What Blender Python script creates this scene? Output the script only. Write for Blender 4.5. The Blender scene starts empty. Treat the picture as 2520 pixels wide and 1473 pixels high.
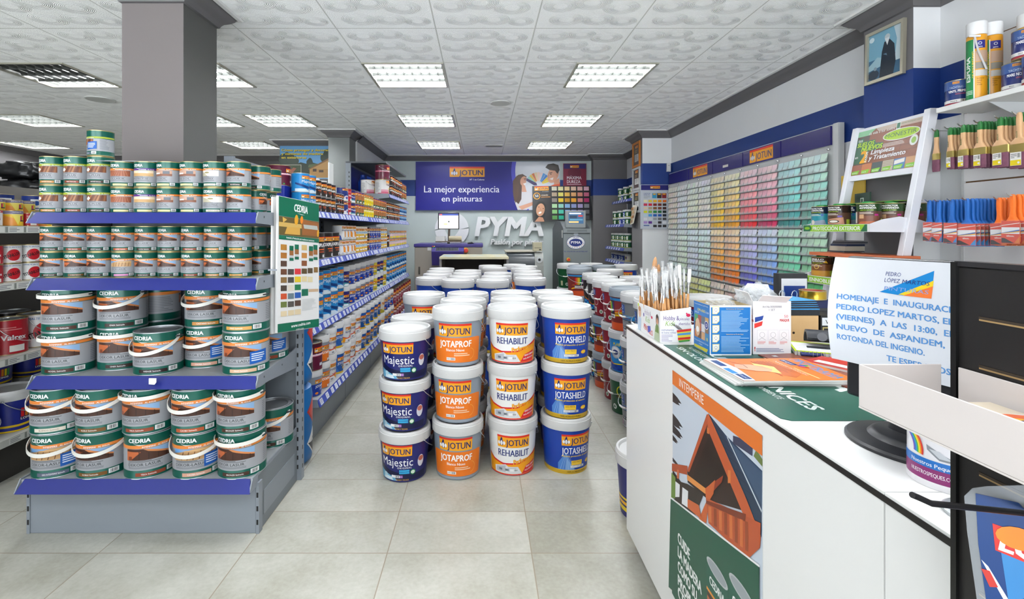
import bpy, bmesh, math, random
from mathutils import Vector, Matrix
random.seed(7)
SC = bpy.context.scene
COL = SC.collection
# ------------------------------------------------------------------ camera, world, exposure
CAMZ, FPX, VX, VY = 1.34, 1200.0, 1185.0, 567.0        # eye height, focal length and vanishing point in the 2520x1473 frame
cam = bpy.data.cameras.new('camera'); cam.sensor_width = 36; cam.sensor_fit = 'HORIZONTAL'
cam.lens = 36 * FPX / 2520
cam.shift_x = (1260 - VX) / 2520; cam.shift_y = -(736.5 - VY) / 2520
cam.clip_start = 0.02
co = bpy.data.objects.new('camera', cam); COL.objects.link(co)
co.location = (0, 0, CAMZ); co.rotation_euler = (math.pi / 2, 0, 0)
SC.camera = co
SC.view_settings.view_transform = 'Standard'; SC.view_settings.look = 'None'
SC.view_settings.exposure = 0.72; SC.view_settings.gamma = 1.0
SC.cycles.max_bounces = 7; SC.cycles.diffuse_bounces = 5; SC.cycles.glossy_bounces = 3
SC.cycles.transmission_bounces = 4; SC.cycles.transparent_max_bounces = 8
SC.cycles.caustics_reflective = False; SC.cycles.caustics_refractive = False
SC.cycles.sample_clamp_indirect = 6
SC.cycles.use_denoising = True
w = bpy.data.worlds.new('daylight'); SC.world = w; w.use_nodes = True
_nt = w.node_tree; _bg = _nt.nodes['Background']; _tc = _nt.nodes.new('ShaderNodeTexCoord'); _sp = _nt.nodes.new('ShaderNodeSeparateXYZ'); _rm = _nt.nodes.new('ShaderNodeMapRange')
_nt.links.new(_tc.outputs['Generated'], _sp.inputs[0]); _nt.links.new(_sp.outputs[2], _rm.inputs[0]); _rm.inputs[1].default_value = -.04; _rm.inputs[2].default_value = .04
_rm.inputs[3].default_value = 7.0; _rm.inputs[4].default_value = 1.8     # extra glow added below the horizon to brighten the ceiling, softer sky above, seen through the open shop front
_nt.links.new(_rm.outputs[0], _bg.inputs[1]); _bg.inputs[0].default_value = (0.90, 0.95, 1.0, 1)
LAMP = 66.0                                                        # strength of the fluorescent tubes
H = 2.676                                                          # ceiling
WX, WY, LX = 2.55, 8.71, -7.5                                      # right wall, back wall, far left wall
# ------------------------------------------------------------------ geometry from the photograph
def P(u, v, y): return Vector(((u - VX) * y / FPX, y, CAMZ - (v - VY) * y / FPX))
def X_(u, y): return (u - VX) * y / FPX
def Z_(v, y): return CAMZ - (v - VY) * y / FPX
def YX(u, X): return X * FPX / (u - VX)
# ------------------------------------------------------------------ materials
def lin(c): return c / 12.92 if c <= .04045 else ((c + .055) / 1.055) ** 2.4
def hexlin(h):
    h = h.lstrip('#'); return tuple(lin(int(h[i:i+2], 16) / 255) for i in (0, 2, 4)) + (1,)
_M = {}
INK = .74                                                          # paints and papers are a little darker than they look under the shop lights
def M(hx, rough=.45, metal=0.0, spec=.4, alpha=1.0, emit=0.0, coat=0.0):
    k = (hx, rough, metal, spec, alpha, emit, coat)
    if k in _M: return _M[k]
    m = bpy.data.materials.new('paint_' + hx.strip('#')); m.use_nodes = True
    b = m.node_tree.nodes['Principled BSDF']
    b.inputs['Base Color'].default_value = tuple(c*(1 if emit or metal > .5 else INK) for c in hexlin(hx)[:3]) + (1,); b.inputs['Roughness'].default_value = rough
    b.inputs['Metallic'].default_value = metal; b.inputs['Specular IOR Level'].default_value = spec
    b.inputs['Alpha'].default_value = alpha
    if coat: b.inputs['Coat Weight'].default_value = coat; b.inputs['Coat Roughness'].default_value = .12
    if emit:
        b.inputs['Emission Color'].default_value = hexlin(hx); b.inputs['Emission Strength'].default_value = emit
    _M[k] = m; return m
def ink(hx): return M(hx, .36, 0, .35)                               # printed colour on a label
def noise_mat(name, c1, c2, scale, rough=.6, bump=0.0, bscale=200):
    m = bpy.data.materials.new(name); m.use_nodes = True; nt = m.node_tree; N = nt.nodes; L = nt.links
    b = N['Principled BSDF']; b.inputs['Roughness'].default_value = rough
    tc = N.new('ShaderNodeTexCoord'); no = N.new('ShaderNodeTexNoise'); no.inputs['Scale'].default_value = scale; no.inputs['Detail'].default_value = 5
    mx = N.new('ShaderNodeMix'); mx.data_type = 'RGBA'; mx.inputs[6].default_value = hexlin(c1); mx.inputs[7].default_value = hexlin(c2)
    L.new(tc.outputs['Object'], no.inputs['Vector']); L.new(no.outputs['Fac'], mx.inputs[0]); L.new(mx.outputs[2], b.inputs['Base Color'])
    if bump:
        n2 = N.new('ShaderNodeTexNoise'); n2.inputs['Scale'].default_value = bscale; L.new(tc.outputs['Object'], n2.inputs['Vector'])
        bp = N.new('ShaderNodeBump'); bp.inputs['Strength'].default_value = bump; bp.inputs['Distance'].default_value = .003
        L.new(n2.outputs['Fac'], bp.inputs['Height']); L.new(bp.outputs['Normal'], b.inputs['Normal'])
    return m
def math_node(nt, op, a, b=None, c=None):
    n = nt.nodes.new('ShaderNodeMath'); n.operation = op
    for i, x in enumerate((a, b, c)):
        if x is None: continue
        if isinstance(x, (int, float)): n.inputs[i].default_value = x
        else: nt.links.new(x, n.inputs[i])
    return n.outputs[0]
def floor_mat():
    m = bpy.data.materials.new('floor_tiles'); m.use_nodes = True; nt = m.node_tree; N = nt.nodes; L = nt.links
    b = N['Principled BSDF']; tc = N.new('ShaderNodeTexCoord'); sp = N.new('ShaderNodeSeparateXYZ'); L.new(tc.outputs['Object'], sp.inputs[0])
    gx = math_node(nt, 'DIVIDE', math_node(nt, 'ADD', sp.outputs[0], 60.392), .6)
    gy = math_node(nt, 'DIVIDE', math_node(nt, 'ADD', sp.outputs[1], 30 - 2.027), .3)
    fx = math_node(nt, 'FRACT', gx); fy = math_node(nt, 'FRACT', gy)
    ex = math_node(nt, 'MULTIPLY', math_node(nt, 'MINIMUM', fx, math_node(nt, 'SUBTRACT', 1.0, fx)), .6)
    ey = math_node(nt, 'MULTIPLY', math_node(nt, 'MINIMUM', fy, math_node(nt, 'SUBTRACT', 1.0, fy)), .3)
    g = math_node(nt, 'LESS_THAN', math_node(nt, 'MINIMUM', ex, ey), .0022)
    cb = N.new('ShaderNodeCombineXYZ'); L.new(math_node(nt, 'FLOOR', gx), cb.inputs[0]); L.new(math_node(nt, 'FLOOR', gy), cb.inputs[1])
    wn = N.new('ShaderNodeTexWhiteNoise'); L.new(cb.outputs[0], wn.inputs['Vector'])
    # shift the clouds per tile so each tile has its own marbling
    va = N.new('ShaderNodeVectorMath'); va.operation = 'MULTIPLY_ADD'; L.new(wn.outputs['Color'], va.inputs[0]); va.inputs[1].default_value = (9, 9, 9); L.new(tc.outputs['Object'], va.inputs[2])
    n1 = N.new('ShaderNodeTexNoise'); n1.inputs['Scale'].default_value = 3.2; n1.inputs['Detail'].default_value = 8; n1.inputs['Roughness'].default_value = .62; L.new(va.outputs[0], n1.inputs['Vector'])
    n2 = N.new('ShaderNodeTexNoise'); n2.inputs['Scale'].default_value = 60; n2.inputs['Detail'].default_value = 4; L.new(va.outputs[0], n2.inputs['Vector'])
    f = math_node(nt, 'ADD', math_node(nt, 'MULTIPLY', n1.outputs['Fac'], .75), math_node(nt, 'MULTIPLY', n2.outputs['Fac'], .25))
    f = math_node(nt, 'ADD', f, math_node(nt, 'MULTIPLY', math_node(nt, 'SUBTRACT', wn.outputs['Value'], .5), .16))
    cr = N.new('ShaderNodeValToRGB'); L.new(f, cr.inputs[0])
    cr.color_ramp.elements[0].position = .30; cr.color_ramp.elements[0].color = hexlin('8e8c7f')
    cr.color_ramp.elements[1].position = .70; cr.color_ramp.elements[1].color = hexlin('b3b3aa')
    mx = N.new('ShaderNodeMix'); mx.data_type = 'RGBA'; L.new(g, mx.inputs[0]); L.new(cr.outputs[0], mx.inputs[6]); mx.inputs[7].default_value = hexlin('857b6a')
    L.new(mx.outputs[2], b.inputs['Base Color']); b.inputs['Roughness'].default_value = .33
    bp = N.new('ShaderNodeBump'); bp.inputs['Strength'].default_value = .25; bp.inputs['Distance'].default_value = .002
    L.new(math_node(nt, 'SUBTRACT', n2.outputs['Fac'], g), bp.inputs['Height']); L.new(bp.outputs['Normal'], b.inputs['Normal'])
    return m
TILE = .657
def ceiling_mat():
    # embossed panels: clusters of overlapping stepped ovals on every square panel
    m = bpy.data.materials.new('embossed_ceiling_panels'); m.use_nodes = True; nt = m.node_tree; N = nt.nodes; L = nt.links
    b = N['Principled BSDF']; tc = N.new('ShaderNodeTexCoord'); sp = N.new('ShaderNodeSeparateXYZ'); L.new(tc.outputs['Object'], sp.inputs[0])
    gx = math_node(nt, 'DIVIDE', math_node(nt, 'ADD', sp.outputs[0], 66 * TILE / 1.0 + .96), TILE)
    gy = math_node(nt, 'DIVIDE', math_node(nt, 'ADD', sp.outputs[1], 66 * TILE - 3.88), TILE)
    fx = math_node(nt, 'FRACT', gx); fy = math_node(nt, 'FRACT', gy)
    e = math_node(nt, 'MINIMUM', math_node(nt, 'MINIMUM', fx, math_node(nt, 'SUBTRACT', 1.0, fx)), math_node(nt, 'MINIMUM', fy, math_node(nt, 'SUBTRACT', 1.0, fy)))
    joint = math_node(nt, 'LESS_THAN', e, .006)
    height = None
    ovals = [(.22, .20, .17), (.50, .16, .15), (.78, .24, .17), (.18, .52, .16), (.45, .45, .18), (.74, .55, .17), (.28, .80, .17), (.58, .80, .16), (.84, .84, .13)]
    for cx, cy, r in ovals:
        dx = math_node(nt, 'SUBTRACT', fx, cx); dy = math_node(nt, 'MULTIPLY', math_node(nt, 'SUBTRACT', fy, cy), 1.25)
        d = math_node(nt, 'SQRT', math_node(nt, 'ADD', math_node(nt, 'MULTIPLY', dx, dx), math_node(nt, 'MULTIPLY', dy, dy)))
        q = math_node(nt, 'DIVIDE', d, r)                                   # 0 centre .. 1 rim
        ins = math_node(nt, 'SUBTRACT', 1.0, q)
        cl = math_node(nt, 'MINIMUM', math_node(nt, 'MAXIMUM', ins, 0.0), .60)
        rid = math_node(nt, 'ADD', math_node(nt, 'MULTIPLY', cl, .75), math_node(nt, 'MULTIPLY', math_node(nt, 'SINE', math_node(nt, 'MULTIPLY', cl, 73.3)), .035))
        height = rid if height is None else math_node(nt, 'MAXIMUM', height, rid)
    n2 = N.new('ShaderNodeTexNoise'); n2.inputs['Scale'].default_value = 130; L.new(tc.outputs['Object'], n2.inputs['Vector'])
    h = math_node(nt, 'ADD', math_node(nt, 'MULTIPLY', height, 1.0), math_node(nt, 'MULTIPLY', n2.outputs['Fac'], .06))
    h = math_node(nt, 'SUBTRACT', h, math_node(nt, 'MULTIPLY', joint, .4))
    bp = N.new('ShaderNodeBump'); bp.inputs['Strength'].default_value = 1.0; bp.inputs['Distance'].default_value = .05
    L.new(h, bp.inputs['Height']); L.new(bp.outputs['Normal'], b.inputs['Normal'])
    mx = N.new('ShaderNodeMix'); mx.data_type = 'RGBA'; L.new(joint, mx.inputs[0]); mx.inputs[6].default_value = hexlin('fafbfa'); mx.inputs[7].default_value = hexlin('c9cac6')
    L.new(mx.outputs[2], b.inputs['Base Color']); b.inputs['Roughness'].default_value = .75
    return m
WHITE = M('f4f4f2', .35); WPLAST = M('f3f3f1', .32); STEELP = M('8f969f', .4); STEELD = M('7c838a', .45)
BLUELIP = M('1b2780', .4); GALV = M('b9bcbd', .32, .75); TINLID = M('9ea3a6', .28, .8); GOLD = M('a8986c', .35, .7)
BLACK = M('1b1b1c', .45); CHROME = M('d8d8d8', .18, 1.0); WOOD = noise_mat('pale_wood', 'd9a468', 'c98f52', 25, .4)
# ------------------------------------------------------------------ mesh builder
class MB:
    def __init__(s): s.v = []; s.f = []; s.m = []; s.mats = []; s.T = None
    def mi(s, mat):
        if mat not in s.mats: s.mats.append(mat)
        return s.mats.index(mat)
    def add(s, vs, fs, mat):
        o = len(s.v); i = s.mi(mat)
        for p in vs:
            p = Vector(p); s.v.append(s.T @ p if s.T is not None else p)
        for f in fs: s.f.append([o + k for k in f]); s.m.append(i)
        return s
    def box(s, x0, x1, y0, y1, z0, z1, mat, mats=None):
        vs = [(x0,y0,z0),(x1,y0,z0),(x1,y1,z0),(x0,y1,z0),(x0,y0,z1),(x1,y0,z1),(x1,y1,z1),(x0,y1,z1)]
        fs = [(0,3,7,4),(1,5,6,2),(0,4,5,1),(3,2,6,7),(0,1,2,3),(4,7,6,5)]
        fs = [f[::-1] for f in fs]
        fs = [(4,7,3,0),(2,6,5,1),(1,5,4,0),(7,6,2,3),(3,2,1,0),(5,6,7,4)]
        if mats:
            o = len(s.v)
            s.add(vs, [], mat)
            for f, mm in zip(fs, mats): s.f.append([o + k for k in f]); s.m.append(s.mi(mm))
        else: s.add(vs, fs, mat)
        return s
    def lathe(s, prof, mat, n=24, c=(0,0,0), mats=None, cap0=True, cap1=True):
        vs = []; o = len(s.v)
        for r, z in prof:
            for k in range(n):
                a = 2 * math.pi * k / n; vs.append((c[0] + r * math.cos(a), c[1] + r * math.sin(a), c[2] + z))
        s.add(vs, [], mat)
        for i in range(len(prof) - 1):
            mm = s.mi(mats[i]) if mats else s.mi(mat)
            for k in range(n):
                k2 = (k + 1) % n; s.f.append([o+i*n+k, o+i*n+k2, o+(i+1)*n+k2, o+(i+1)*n+k]); s.m.append(mm)
        if cap0: s.f.append([o + k for k in range(n)][::-1]); s.m.append(s.mi(mats[0]) if mats else s.mi(mat))
        if cap1:
            q = o + (len(prof)-1) * n; s.f.append([q + k for k in range(n)]); s.m.append(s.mi(mats[-1]) if mats else s.mi(mat))
        return s
    def tube(s, path, r, mat, n=8):
        path = [Vector(p) for p in path]; vs = []; o = len(s.v); up = None
        for i, p in enumerate(path):
            t = (path[min(i+1, len(path)-1)] - path[max(i-1, 0)]).normalized()
            if up is None: up = Vector((0,0,1)) if abs(t.z) < .9 else Vector((1,0,0))
            a = t.cross(up).normalized(); b = a.cross(t).normalized(); up = b
            rr = r[i] if isinstance(r, (list, tuple)) else r
            for k in range(n):
                q = 2 * math.pi * k / n; vs.append(p + a * (rr * math.cos(q)) + b * (rr * math.sin(q)))
        s.add(vs, [], mat); im = s.mi(mat)
        for i in range(len(path) - 1):
            for k in range(n):
                k2 = (k+1) % n; s.f.append([o+i*n+k2, o+i*n+k, o+(i+1)*n+k, o+(i+1)*n+k2]); s.m.append(im)
        s.f.append([o+k for k in range(n)]); s.m.append(im)
        q = o + (len(path)-1)*n; s.f.append([q+k for k in range(n)][::-1]); s.m.append(im)
        return s
    def loft(s, secs, mat, n=12, cap=True, mats=None):
        # secs: (centre, half width vector, half depth vector), elliptical sections
        vs = []; o = len(s.v)
        for c, a, b in secs:
            c, a, b = Vector(c), Vector(a), Vector(b)
            for k in range(n):
                q = 2*math.pi*k/n; ca, sa = math.cos(q), math.sin(q)
                e = .72                                                # slightly squared ellipse
                vs.append(c + a*math.copysign(abs(ca)**e, ca) + b*math.copysign(abs(sa)**e, sa))
        s.add(vs, [], mat)
        for i in range(len(secs)-1):
            im = s.mi(mats[i]) if mats else s.mi(mat)
            for k in range(n):
                k2 = (k+1) % n; s.f.append([o+i*n+k, o+i*n+k2, o+(i+1)*n+k2, o+(i+1)*n+k]); s.m.append(im)
        if cap:
            s.f.append([o+k for k in range(n)][::-1]); s.m.append(s.mi(mats[0] if mats else mat))
            q = o+(len(secs)-1)*n; s.f.append([q+k for k in range(n)]); s.m.append(s.mi(mats[-1] if mats else mat))
        return s
    def prism(s, pts, off, mat, side=None):
        # closed polygon pts (3D) pushed along off
        n = len(pts); off = Vector(off); pts = [Vector(p) for p in pts]
        s.add(pts + [p + off for p in pts], [list(range(n))[::-1], list(range(n, 2*n))], mat)
        o = len(s.v) - 2*n; im = s.mi(side or mat)
        for k in range(n):
            k2 = (k+1) % n; s.f.append([o+k, o+k2, o+n+k2, o+n+k]); s.m.append(im)
        return s
    def mesh(s, name, angle=35):
        me = bpy.data.meshes.new(name); me.from_pydata([tuple(v) for v in s.v], [], s.f)
        for m in s.mats: me.materials.append(m)
        me.polygons.foreach_set('material_index', s.m)
        me.polygons.foreach_set('use_smooth', [True] * len(s.f)); me.update()
        bm = bmesh.new(); bm.from_mesh(me); bmesh.ops.recalc_face_normals(bm, faces=bm.faces[:]) if s.fixn else None
        if s.fixn: bm.to_mesh(me)
        bm.free()
        me.set_sharp_from_angle(angle=math.radians(angle)); return me
    fixn = False
    def build(s, name, parent=None, loc=None, rz=0, bevel=0.0, angle=35, label=None):
        o = bpy.data.objects.new(name, s.mesh(name, angle)); COL.objects.link(o)
        if parent: o.parent = parent
        if loc is not None: o.location = loc
        if rz: o.rotation_euler = (0, 0, rz)
        if bevel:
            b = o.modifiers.new('bevel', 'BEVEL'); b.width = bevel; b.segments = 2; b.limit_method = 'ANGLE'; b.angle_limit = math.radians(40)
        if label: o['label'] = label
        return o
def tag(o, label, cat, group=None):
    o['label'] = label; o['category'] = cat
    if group: o['group'] = group
    return o
def struct(o): o['kind'] = 'structure'; return o
def empty(name, loc=(0,0,0), rz=0, label=None, cat=None, group=None):
    o = bpy.data.objects.new(name, None); COL.objects.link(o); o.location = loc; o.rotation_euler = (0,0,rz); o.empty_display_size = .05
    if label: tag(o, label, cat, group)
    return o
# ------------------------------------------------------------------ printed art: flat layered shapes, bent or laid on a surface
_TX = {}
def text_mesh(s, bold=0.0, shear=0.0, space=1.0, extrude=0.0):
    k = (s, bold, shear, space, extrude)
    if k in _TX: return _TX[k]
    cu = bpy.data.curves.new('txt', 'FONT'); cu.body = s; cu.size = 1; cu.resolution_u = 2; cu.shear = shear
    cu.space_character = space; cu.extrude = extrude
    o = bpy.data.objects.new('txt', cu); COL.objects.link(o)
    me = o.to_mesh()
    vs = [(v.co.x, v.co.y, v.co.z) for v in me.vertices]; fs = [tuple(p.vertices) for p in me.polygons]
    if bold > 0:                                                   # heavier strokes: shifted copies of the glyphs
        n = len(vs); b = bold*.9; v0, f0 = vs, fs; vs = []; fs = []
        for q, (dx, dy) in enumerate(((-b, 0), (b, 0)) if bold < .025 else ((-b, -b*.5), (b, -b*.5), (-b, b*.5), (b, b*.5))):
            vs += [(p[0]+dx, p[1]+dy, p[2] + q*(.0004 if extrude else .3)) for p in v0]; fs += [tuple(i+q*n for i in f) for f in f0]
    o.to_mesh_clear(); bpy.data.objects.remove(o); bpy.data.curves.remove(cu)
    xs = [v[0] for v in vs] or [0]
    r = (vs, fs, min(xs), max(xs)); _TX[k] = r; return r
CAP = .70                                                          # cap height of the built-in font at size 1
class Art:
    def __init__(s): s.sh = []
    def _put(s, vs, fs, col):
        x0 = min(v[0] for v in vs); x1 = max(v[0] for v in vs); y0 = min(v[1] for v in vs); y1 = max(v[1] for v in vs)
        l = 0
        for q in s.sh:
            b = q[3]
            if b[0] < x1 and b[1] > x0 and b[2] < y1 and b[3] > y0: l = max(l, q[4] + 1)
        s.sh.append((vs, fs, col, (x0, x1, y0, y1), l)); return s
    def poly(s, pts, col): return s._put([tuple(p) for p in pts], [tuple(range(len(pts)))], col)
    def rect(s, x0, y0, x1, y1, col): return s.poly([(x0,y0),(x1,y0),(x1,y1),(x0,y1)], col)
    def ell(s, cx, cy, rx, ry, col, n=20, rot=0):
        c, q = math.cos(rot), math.sin(rot); pts = []
        for k in range(n):
            a = 2*math.pi*k/n; x, y = rx*math.cos(a), ry*math.sin(a); pts.append((cx+x*c-y*q, cy+x*q+y*c))
        return s.poly(pts, col)
    def ring(s, cx, cy, r0, r1, col, n=24, a0=0, a1=2*math.pi):
        vs = []; fs = []
        for k in range(n+1):
            a = a0+(a1-a0)*k/n
            vs += [(cx+r0*math.cos(a), cy+r0*math.sin(a)), (cx+r1*math.cos(a), cy+r1*math.sin(a))]
        for k in range(n): fs.append((2*k, 2*k+1, 2*k+3, 2*k+2))
        return s._put(vs, fs, col)
    def line(s, pts, wd, col):
        vs = []; fs = []
        for i, p in enumerate(pts):
            a = Vector(pts[max(i-1,0)]); b = Vector(pts[min(i+1,len(pts)-1)]); t = (b-a).normalized(); nx, ny = -t.y*wd/2, t.x*wd/2
            vs += [(p[0]+nx, p[1]+ny), (p[0]-nx, p[1]-ny)]
        for i in range(len(pts)-1): fs.append((2*i+1, 2*i+3, 2*i+2, 2*i))
        return s._put(vs, fs, col)
    def text(s, t, x, y, h, col, align='l', bold=0.0, shear=0.0, w=None, maxw=None, rot=0, space=1.0):
        vs, fs, a, b = text_mesh(t, bold, shear, space)
        if not vs: return s
        k = h / CAP; kx = k
        if w: kx = w / (b - a)
        elif maxw and (b-a)*k > maxw: kx = maxw / (b-a)
        ox = {'l': a, 'c': (a+b)/2, 'r': b}[align]; c, q = math.cos(rot), math.sin(rot); out = []
        for vx, vy, vz in vs:
            px, py = (vx-ox)*kx, vy*k; out.append((x+px*c-py*q, y+px*q+py*c, vz))
        return s._put(out, fs, col)
    def bars(s, x0, y0, x1, y1, col='202020', n=9):
        for k in range(n):
            a = x0+(x1-x0)*k/n; s.rect(a, y0, a+(x1-x0)/n*(.35+.3*((k*7)%3)/2), y1, col)
        return s
    def lines(s, x0, y0, x1, y1, col, n=4, seed=0):
        r = random.Random(seed); d = (y1-y0)/n
        for k in range(n): s.rect(x0, y1-d*(k+.7), x0+(x1-x0)*r.uniform(.6,1), y1-d*(k+.25), col)
        return s
    def into(s, mb, fn, step=None, mat=ink, eps=.00018, base=.00035):
        bm = bmesh.new(); cols = []
        for vs, fs, col, bb, l in s.sh:
            if col not in cols: cols.append(col)
            i = cols.index(col); bv = [bm.verts.new((v[0], v[1], l + (v[2] if len(v) > 2 else 0))) for v in vs]
            for f in fs:
                try: fc = bm.faces.new([bv[k] for k in f]); fc.material_index = i
                except ValueError: pass
        for f in bm.faces:
            if f.normal.z == 0: f.normal_update()
        for f in bm.faces:
            if f.normal.z < 0: f.normal_flip()
        if step:
            xs = [v.co.x for v in bm.verts]; a = math.ceil(min(xs)/step)*step
            while a < max(xs):
                bmesh.ops.bisect_plane(bm, geom=bm.verts[:]+bm.edges[:]+bm.faces[:], plane_co=(a,0,0), plane_no=(1,0,0)); a += step
        bm.verts.index_update(); o = len(mb.v)
        for v in bm.verts:
            p = fn(v.co.x, v.co.y, base + eps*v.co.z); mb.v.append(Vector(p) if mb.T is None else mb.T @ Vector(p))
        for f in bm.faces: mb.f.append([o+v.index for v in f.verts]); mb.m.append(mb.mi(mat(cols[f.material_index])))
        bm.free(); return mb
def wrap(rb, rt, h, rot=0.0):
    rm = (rb + rt) / 2
    def fn(x, y, d):
        r = rb + (rt-rb)*min(max(y/h, 0), 1) + d; a = -math.pi/2 + x/rm + rot; return (r*math.cos(a), r*math.sin(a), y)
    return fn
class Plane:
    def __init__(s, O, ex, ey):
        s.O = Vector(O); s.ex = Vector(ex).normalized(); s.n = s.ex.cross(Vector(ey)).normalized(); s.ey = s.n.cross(s.ex)
    def fn(s, x, y, d): return s.O + s.ex*x + s.ey*y + s.n*d
    def q(s, u, v):
        c = Vector((0,0,CAMZ)); d = Vector(((u-VX)/FPX, 1, -(v-VY)/FPX)); t = (s.O-c).dot(s.n)/d.dot(s.n); p = c+d*t-s.O
        return (p.dot(s.ex), p.dot(s.ey))
    def qs(s, pts): return [s.q(*p) for p in pts]
ORD = 'zeroth first second third fourth fifth sixth seventh eighth ninth tenth eleventh twelfth thirteenth fourteenth fifteenth sixteenth seventeenth eighteenth nineteenth twentieth'.split()
def nth(n):
    if n <= 20: return ORD[n]
    t = {2: 'twenty', 3: 'thirty', 4: 'forty', 5: 'fifty'}
    return t[n//10] + '-' + ORD[n % 10] if n % 10 else t[n//10].rstrip('y') + 'ieth'
# a kind of thing: parts built once, then placed many times with shared meshes
class Kind:
    def __init__(s, name, cat, mesh): s.name = name; s.cat = cat; s.mesh = mesh; s.parts = []
    def part(s, name, mesh, parent=-1, loc=(0,0,0), label=None): s.parts.append((name, mesh, parent, loc, label)); return len(s.parts)-1
    def place(s, loc, label, group=None, rz=0.0, rot=None, skip=()):
        o = bpy.data.objects.new(s.name, s.mesh); COL.objects.link(o); o.location = loc
        o.rotation_euler = rot if rot else (0, 0, rz); tag(o, label, s.cat, group)
        kids = []
        for nm, me, par, lc, lb in s.parts:
            if nm in skip: kids.append(None); continue
            c = bpy.data.objects.new(nm, me); COL.objects.link(c); c.parent = o if par < 0 else kids[par]; c.location = lc; kids.append(c)
            if lb: c['label'] = lb
        return o
# ------------------------------------------------------------------ the shop: floor, ceiling, walls, pillars, cornices
mb = MB().box(LX-.2, WX+.2, -2.7, WY+.2, -.12, 0, floor_mat()); struct(mb.build('floor'))
WALLC = noise_mat('wall_light_grey', 'd2d3d4', 'cccdce', 3, .7, .06, 300)
BACKC = noise_mat('wall_back_grey', 'b4bebc', 'aeb8b6', 3, .7, .06, 300)
DARKC = noise_mat('wall_dark_grey', '6c6a6b', '666465', 3, .7, .06, 300)
COLA = noise_mat('pillar_grey', '67615f', '625c5c', 3, .7, .05, 300)
NAVYC = noise_mat('wall_navy_band', '0b2f72', '0a2b6a', 3, .6, .05, 300)
CORN = M('6a6869', .55); TRIMW = M('eeeeec', .5)
S0, S1 = 1.957, 2.243                                              # navy band heights
def bands(c): return [(0, S0, c), (S0, S1, NAVYC), (S1, H, c)]
mb = MB()
for z0, z1, c in bands(BACKC): mb.box(-1.74, WX, WY, WY+.15, z0, z1, c)
struct(mb.build('wall_back'))
struct(MB().box(LX, -1.74, WY, WY+.15, 0, H, DARKC).build('wall_north'))
mb = MB()
for z0, z1, c in bands(WALLC): mb.box(WX, WX+.15, -2.5, WY, z0, z1, c)
struct(mb.build('wall_right'))
struct(MB().box(LX-.15, LX, -2.5, WY+.15, 0, H, DARKC).build('wall_left'))
mb = MB()
for z0, z1, c in bands(WALLC): mb.box(-1.86, -1.74, 6.82, WY, z0, z1, c)
struct(mb.build('wall_partition'))
mb = MB().box(LX, WX+.15, -2.65, -2.5, 2.45, H, WALLC).box(LX, -6.2, -2.65, -2.5, 0, 2.45, WALLC).box(2.1, WX+.15, -2.65, -2.5, 0, 2.45, WALLC).box(-6.2, 2.1, -2.65, -2.5, 0, .15, WALLC).box(-2.2, -1.9, -2.65, -2.5, .15, 2.45, WALLC)
struct(mb.build('wall_front'))
# pillars: (x0, x1, y0, y1, aisle colour, front colour, banded)
def pillar(x0, x1, y0, y1, cx, cy, band):
    mb = MB(); bx = bands(cx) if band else [(0, H, cx)]; by = bands(cy) if band else [(0, H, cy)]
    for (z0, z1, a), (_, _, b) in zip(bx, by): mb.box(x0, x1, y0, y1, z0, z1, a, [a, a, b, b, a, a])
    struct(mb.build('pillar'))
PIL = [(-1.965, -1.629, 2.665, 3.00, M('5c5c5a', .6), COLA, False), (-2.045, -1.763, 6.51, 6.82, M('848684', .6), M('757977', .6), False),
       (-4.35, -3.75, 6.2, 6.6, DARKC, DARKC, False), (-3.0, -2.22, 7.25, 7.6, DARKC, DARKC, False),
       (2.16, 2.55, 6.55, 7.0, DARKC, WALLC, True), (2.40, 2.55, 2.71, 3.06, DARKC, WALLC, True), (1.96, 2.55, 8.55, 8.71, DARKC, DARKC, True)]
for p in PIL: pillar(*p)
PROF = [(0, -.095), (.012, -.09), (.018, -.075), (.03, -.06), (.055, -.045), (.074, -.028), (.08, -.016), (.092, -.012), (.092, -.008)]
def ring_corn(mb, x0, x1, y0, y1, prof, mat):
    vs = []; n = len(prof)
    for o, z in prof: vs += [(x0-o, y0-o, H+z), (x1+o, y0-o, H+z), (x1+o, y1+o, H+z), (x0-o, y1+o, H+z)]
    mb.add(vs, [(4*i+k, 4*i+(k+1) % 4, 4*i+4+(k+1) % 4, 4*i+4+k) for i in range(n-1) for k in range(4)], mat)
def line_corn(mb, a, b, nrm, prof, mat):
    a, b, nrm = Vector(a), Vector(b), Vector(nrm); vs = []
    for o, z in prof:
        for p in (a, b): vs.append((p.x+nrm.x*o, p.y+nrm.y*o, H+z))
    n = len(prof); fs = [(2*i, 2*i+1, 2*i+3, 2*i+2) for i in range(n-1)]; mb.fixn = True
    fs += [tuple(2*i for i in range(n)), tuple(2*i+1 for i in range(n))]; mb.add(vs, fs, mat)
WP = [(.085, -.014), (.108, -.012), (.112, 0)]
k = 1
for p in PIL:
    mb = MB(); mb.fixn = True; x0, x1, y0, y1 = p[:4]
    if x1 > 2.5: x1 = 2.6
    if y1 > 8.7: y1 = 8.75
    ring_corn(mb, x0, x1, y0, y1, PROF, CORN); ring_corn(mb, x0, x1, y0, y1, WP, TRIMW); struct(mb.build('trim_%d' % k)); k += 1
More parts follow.
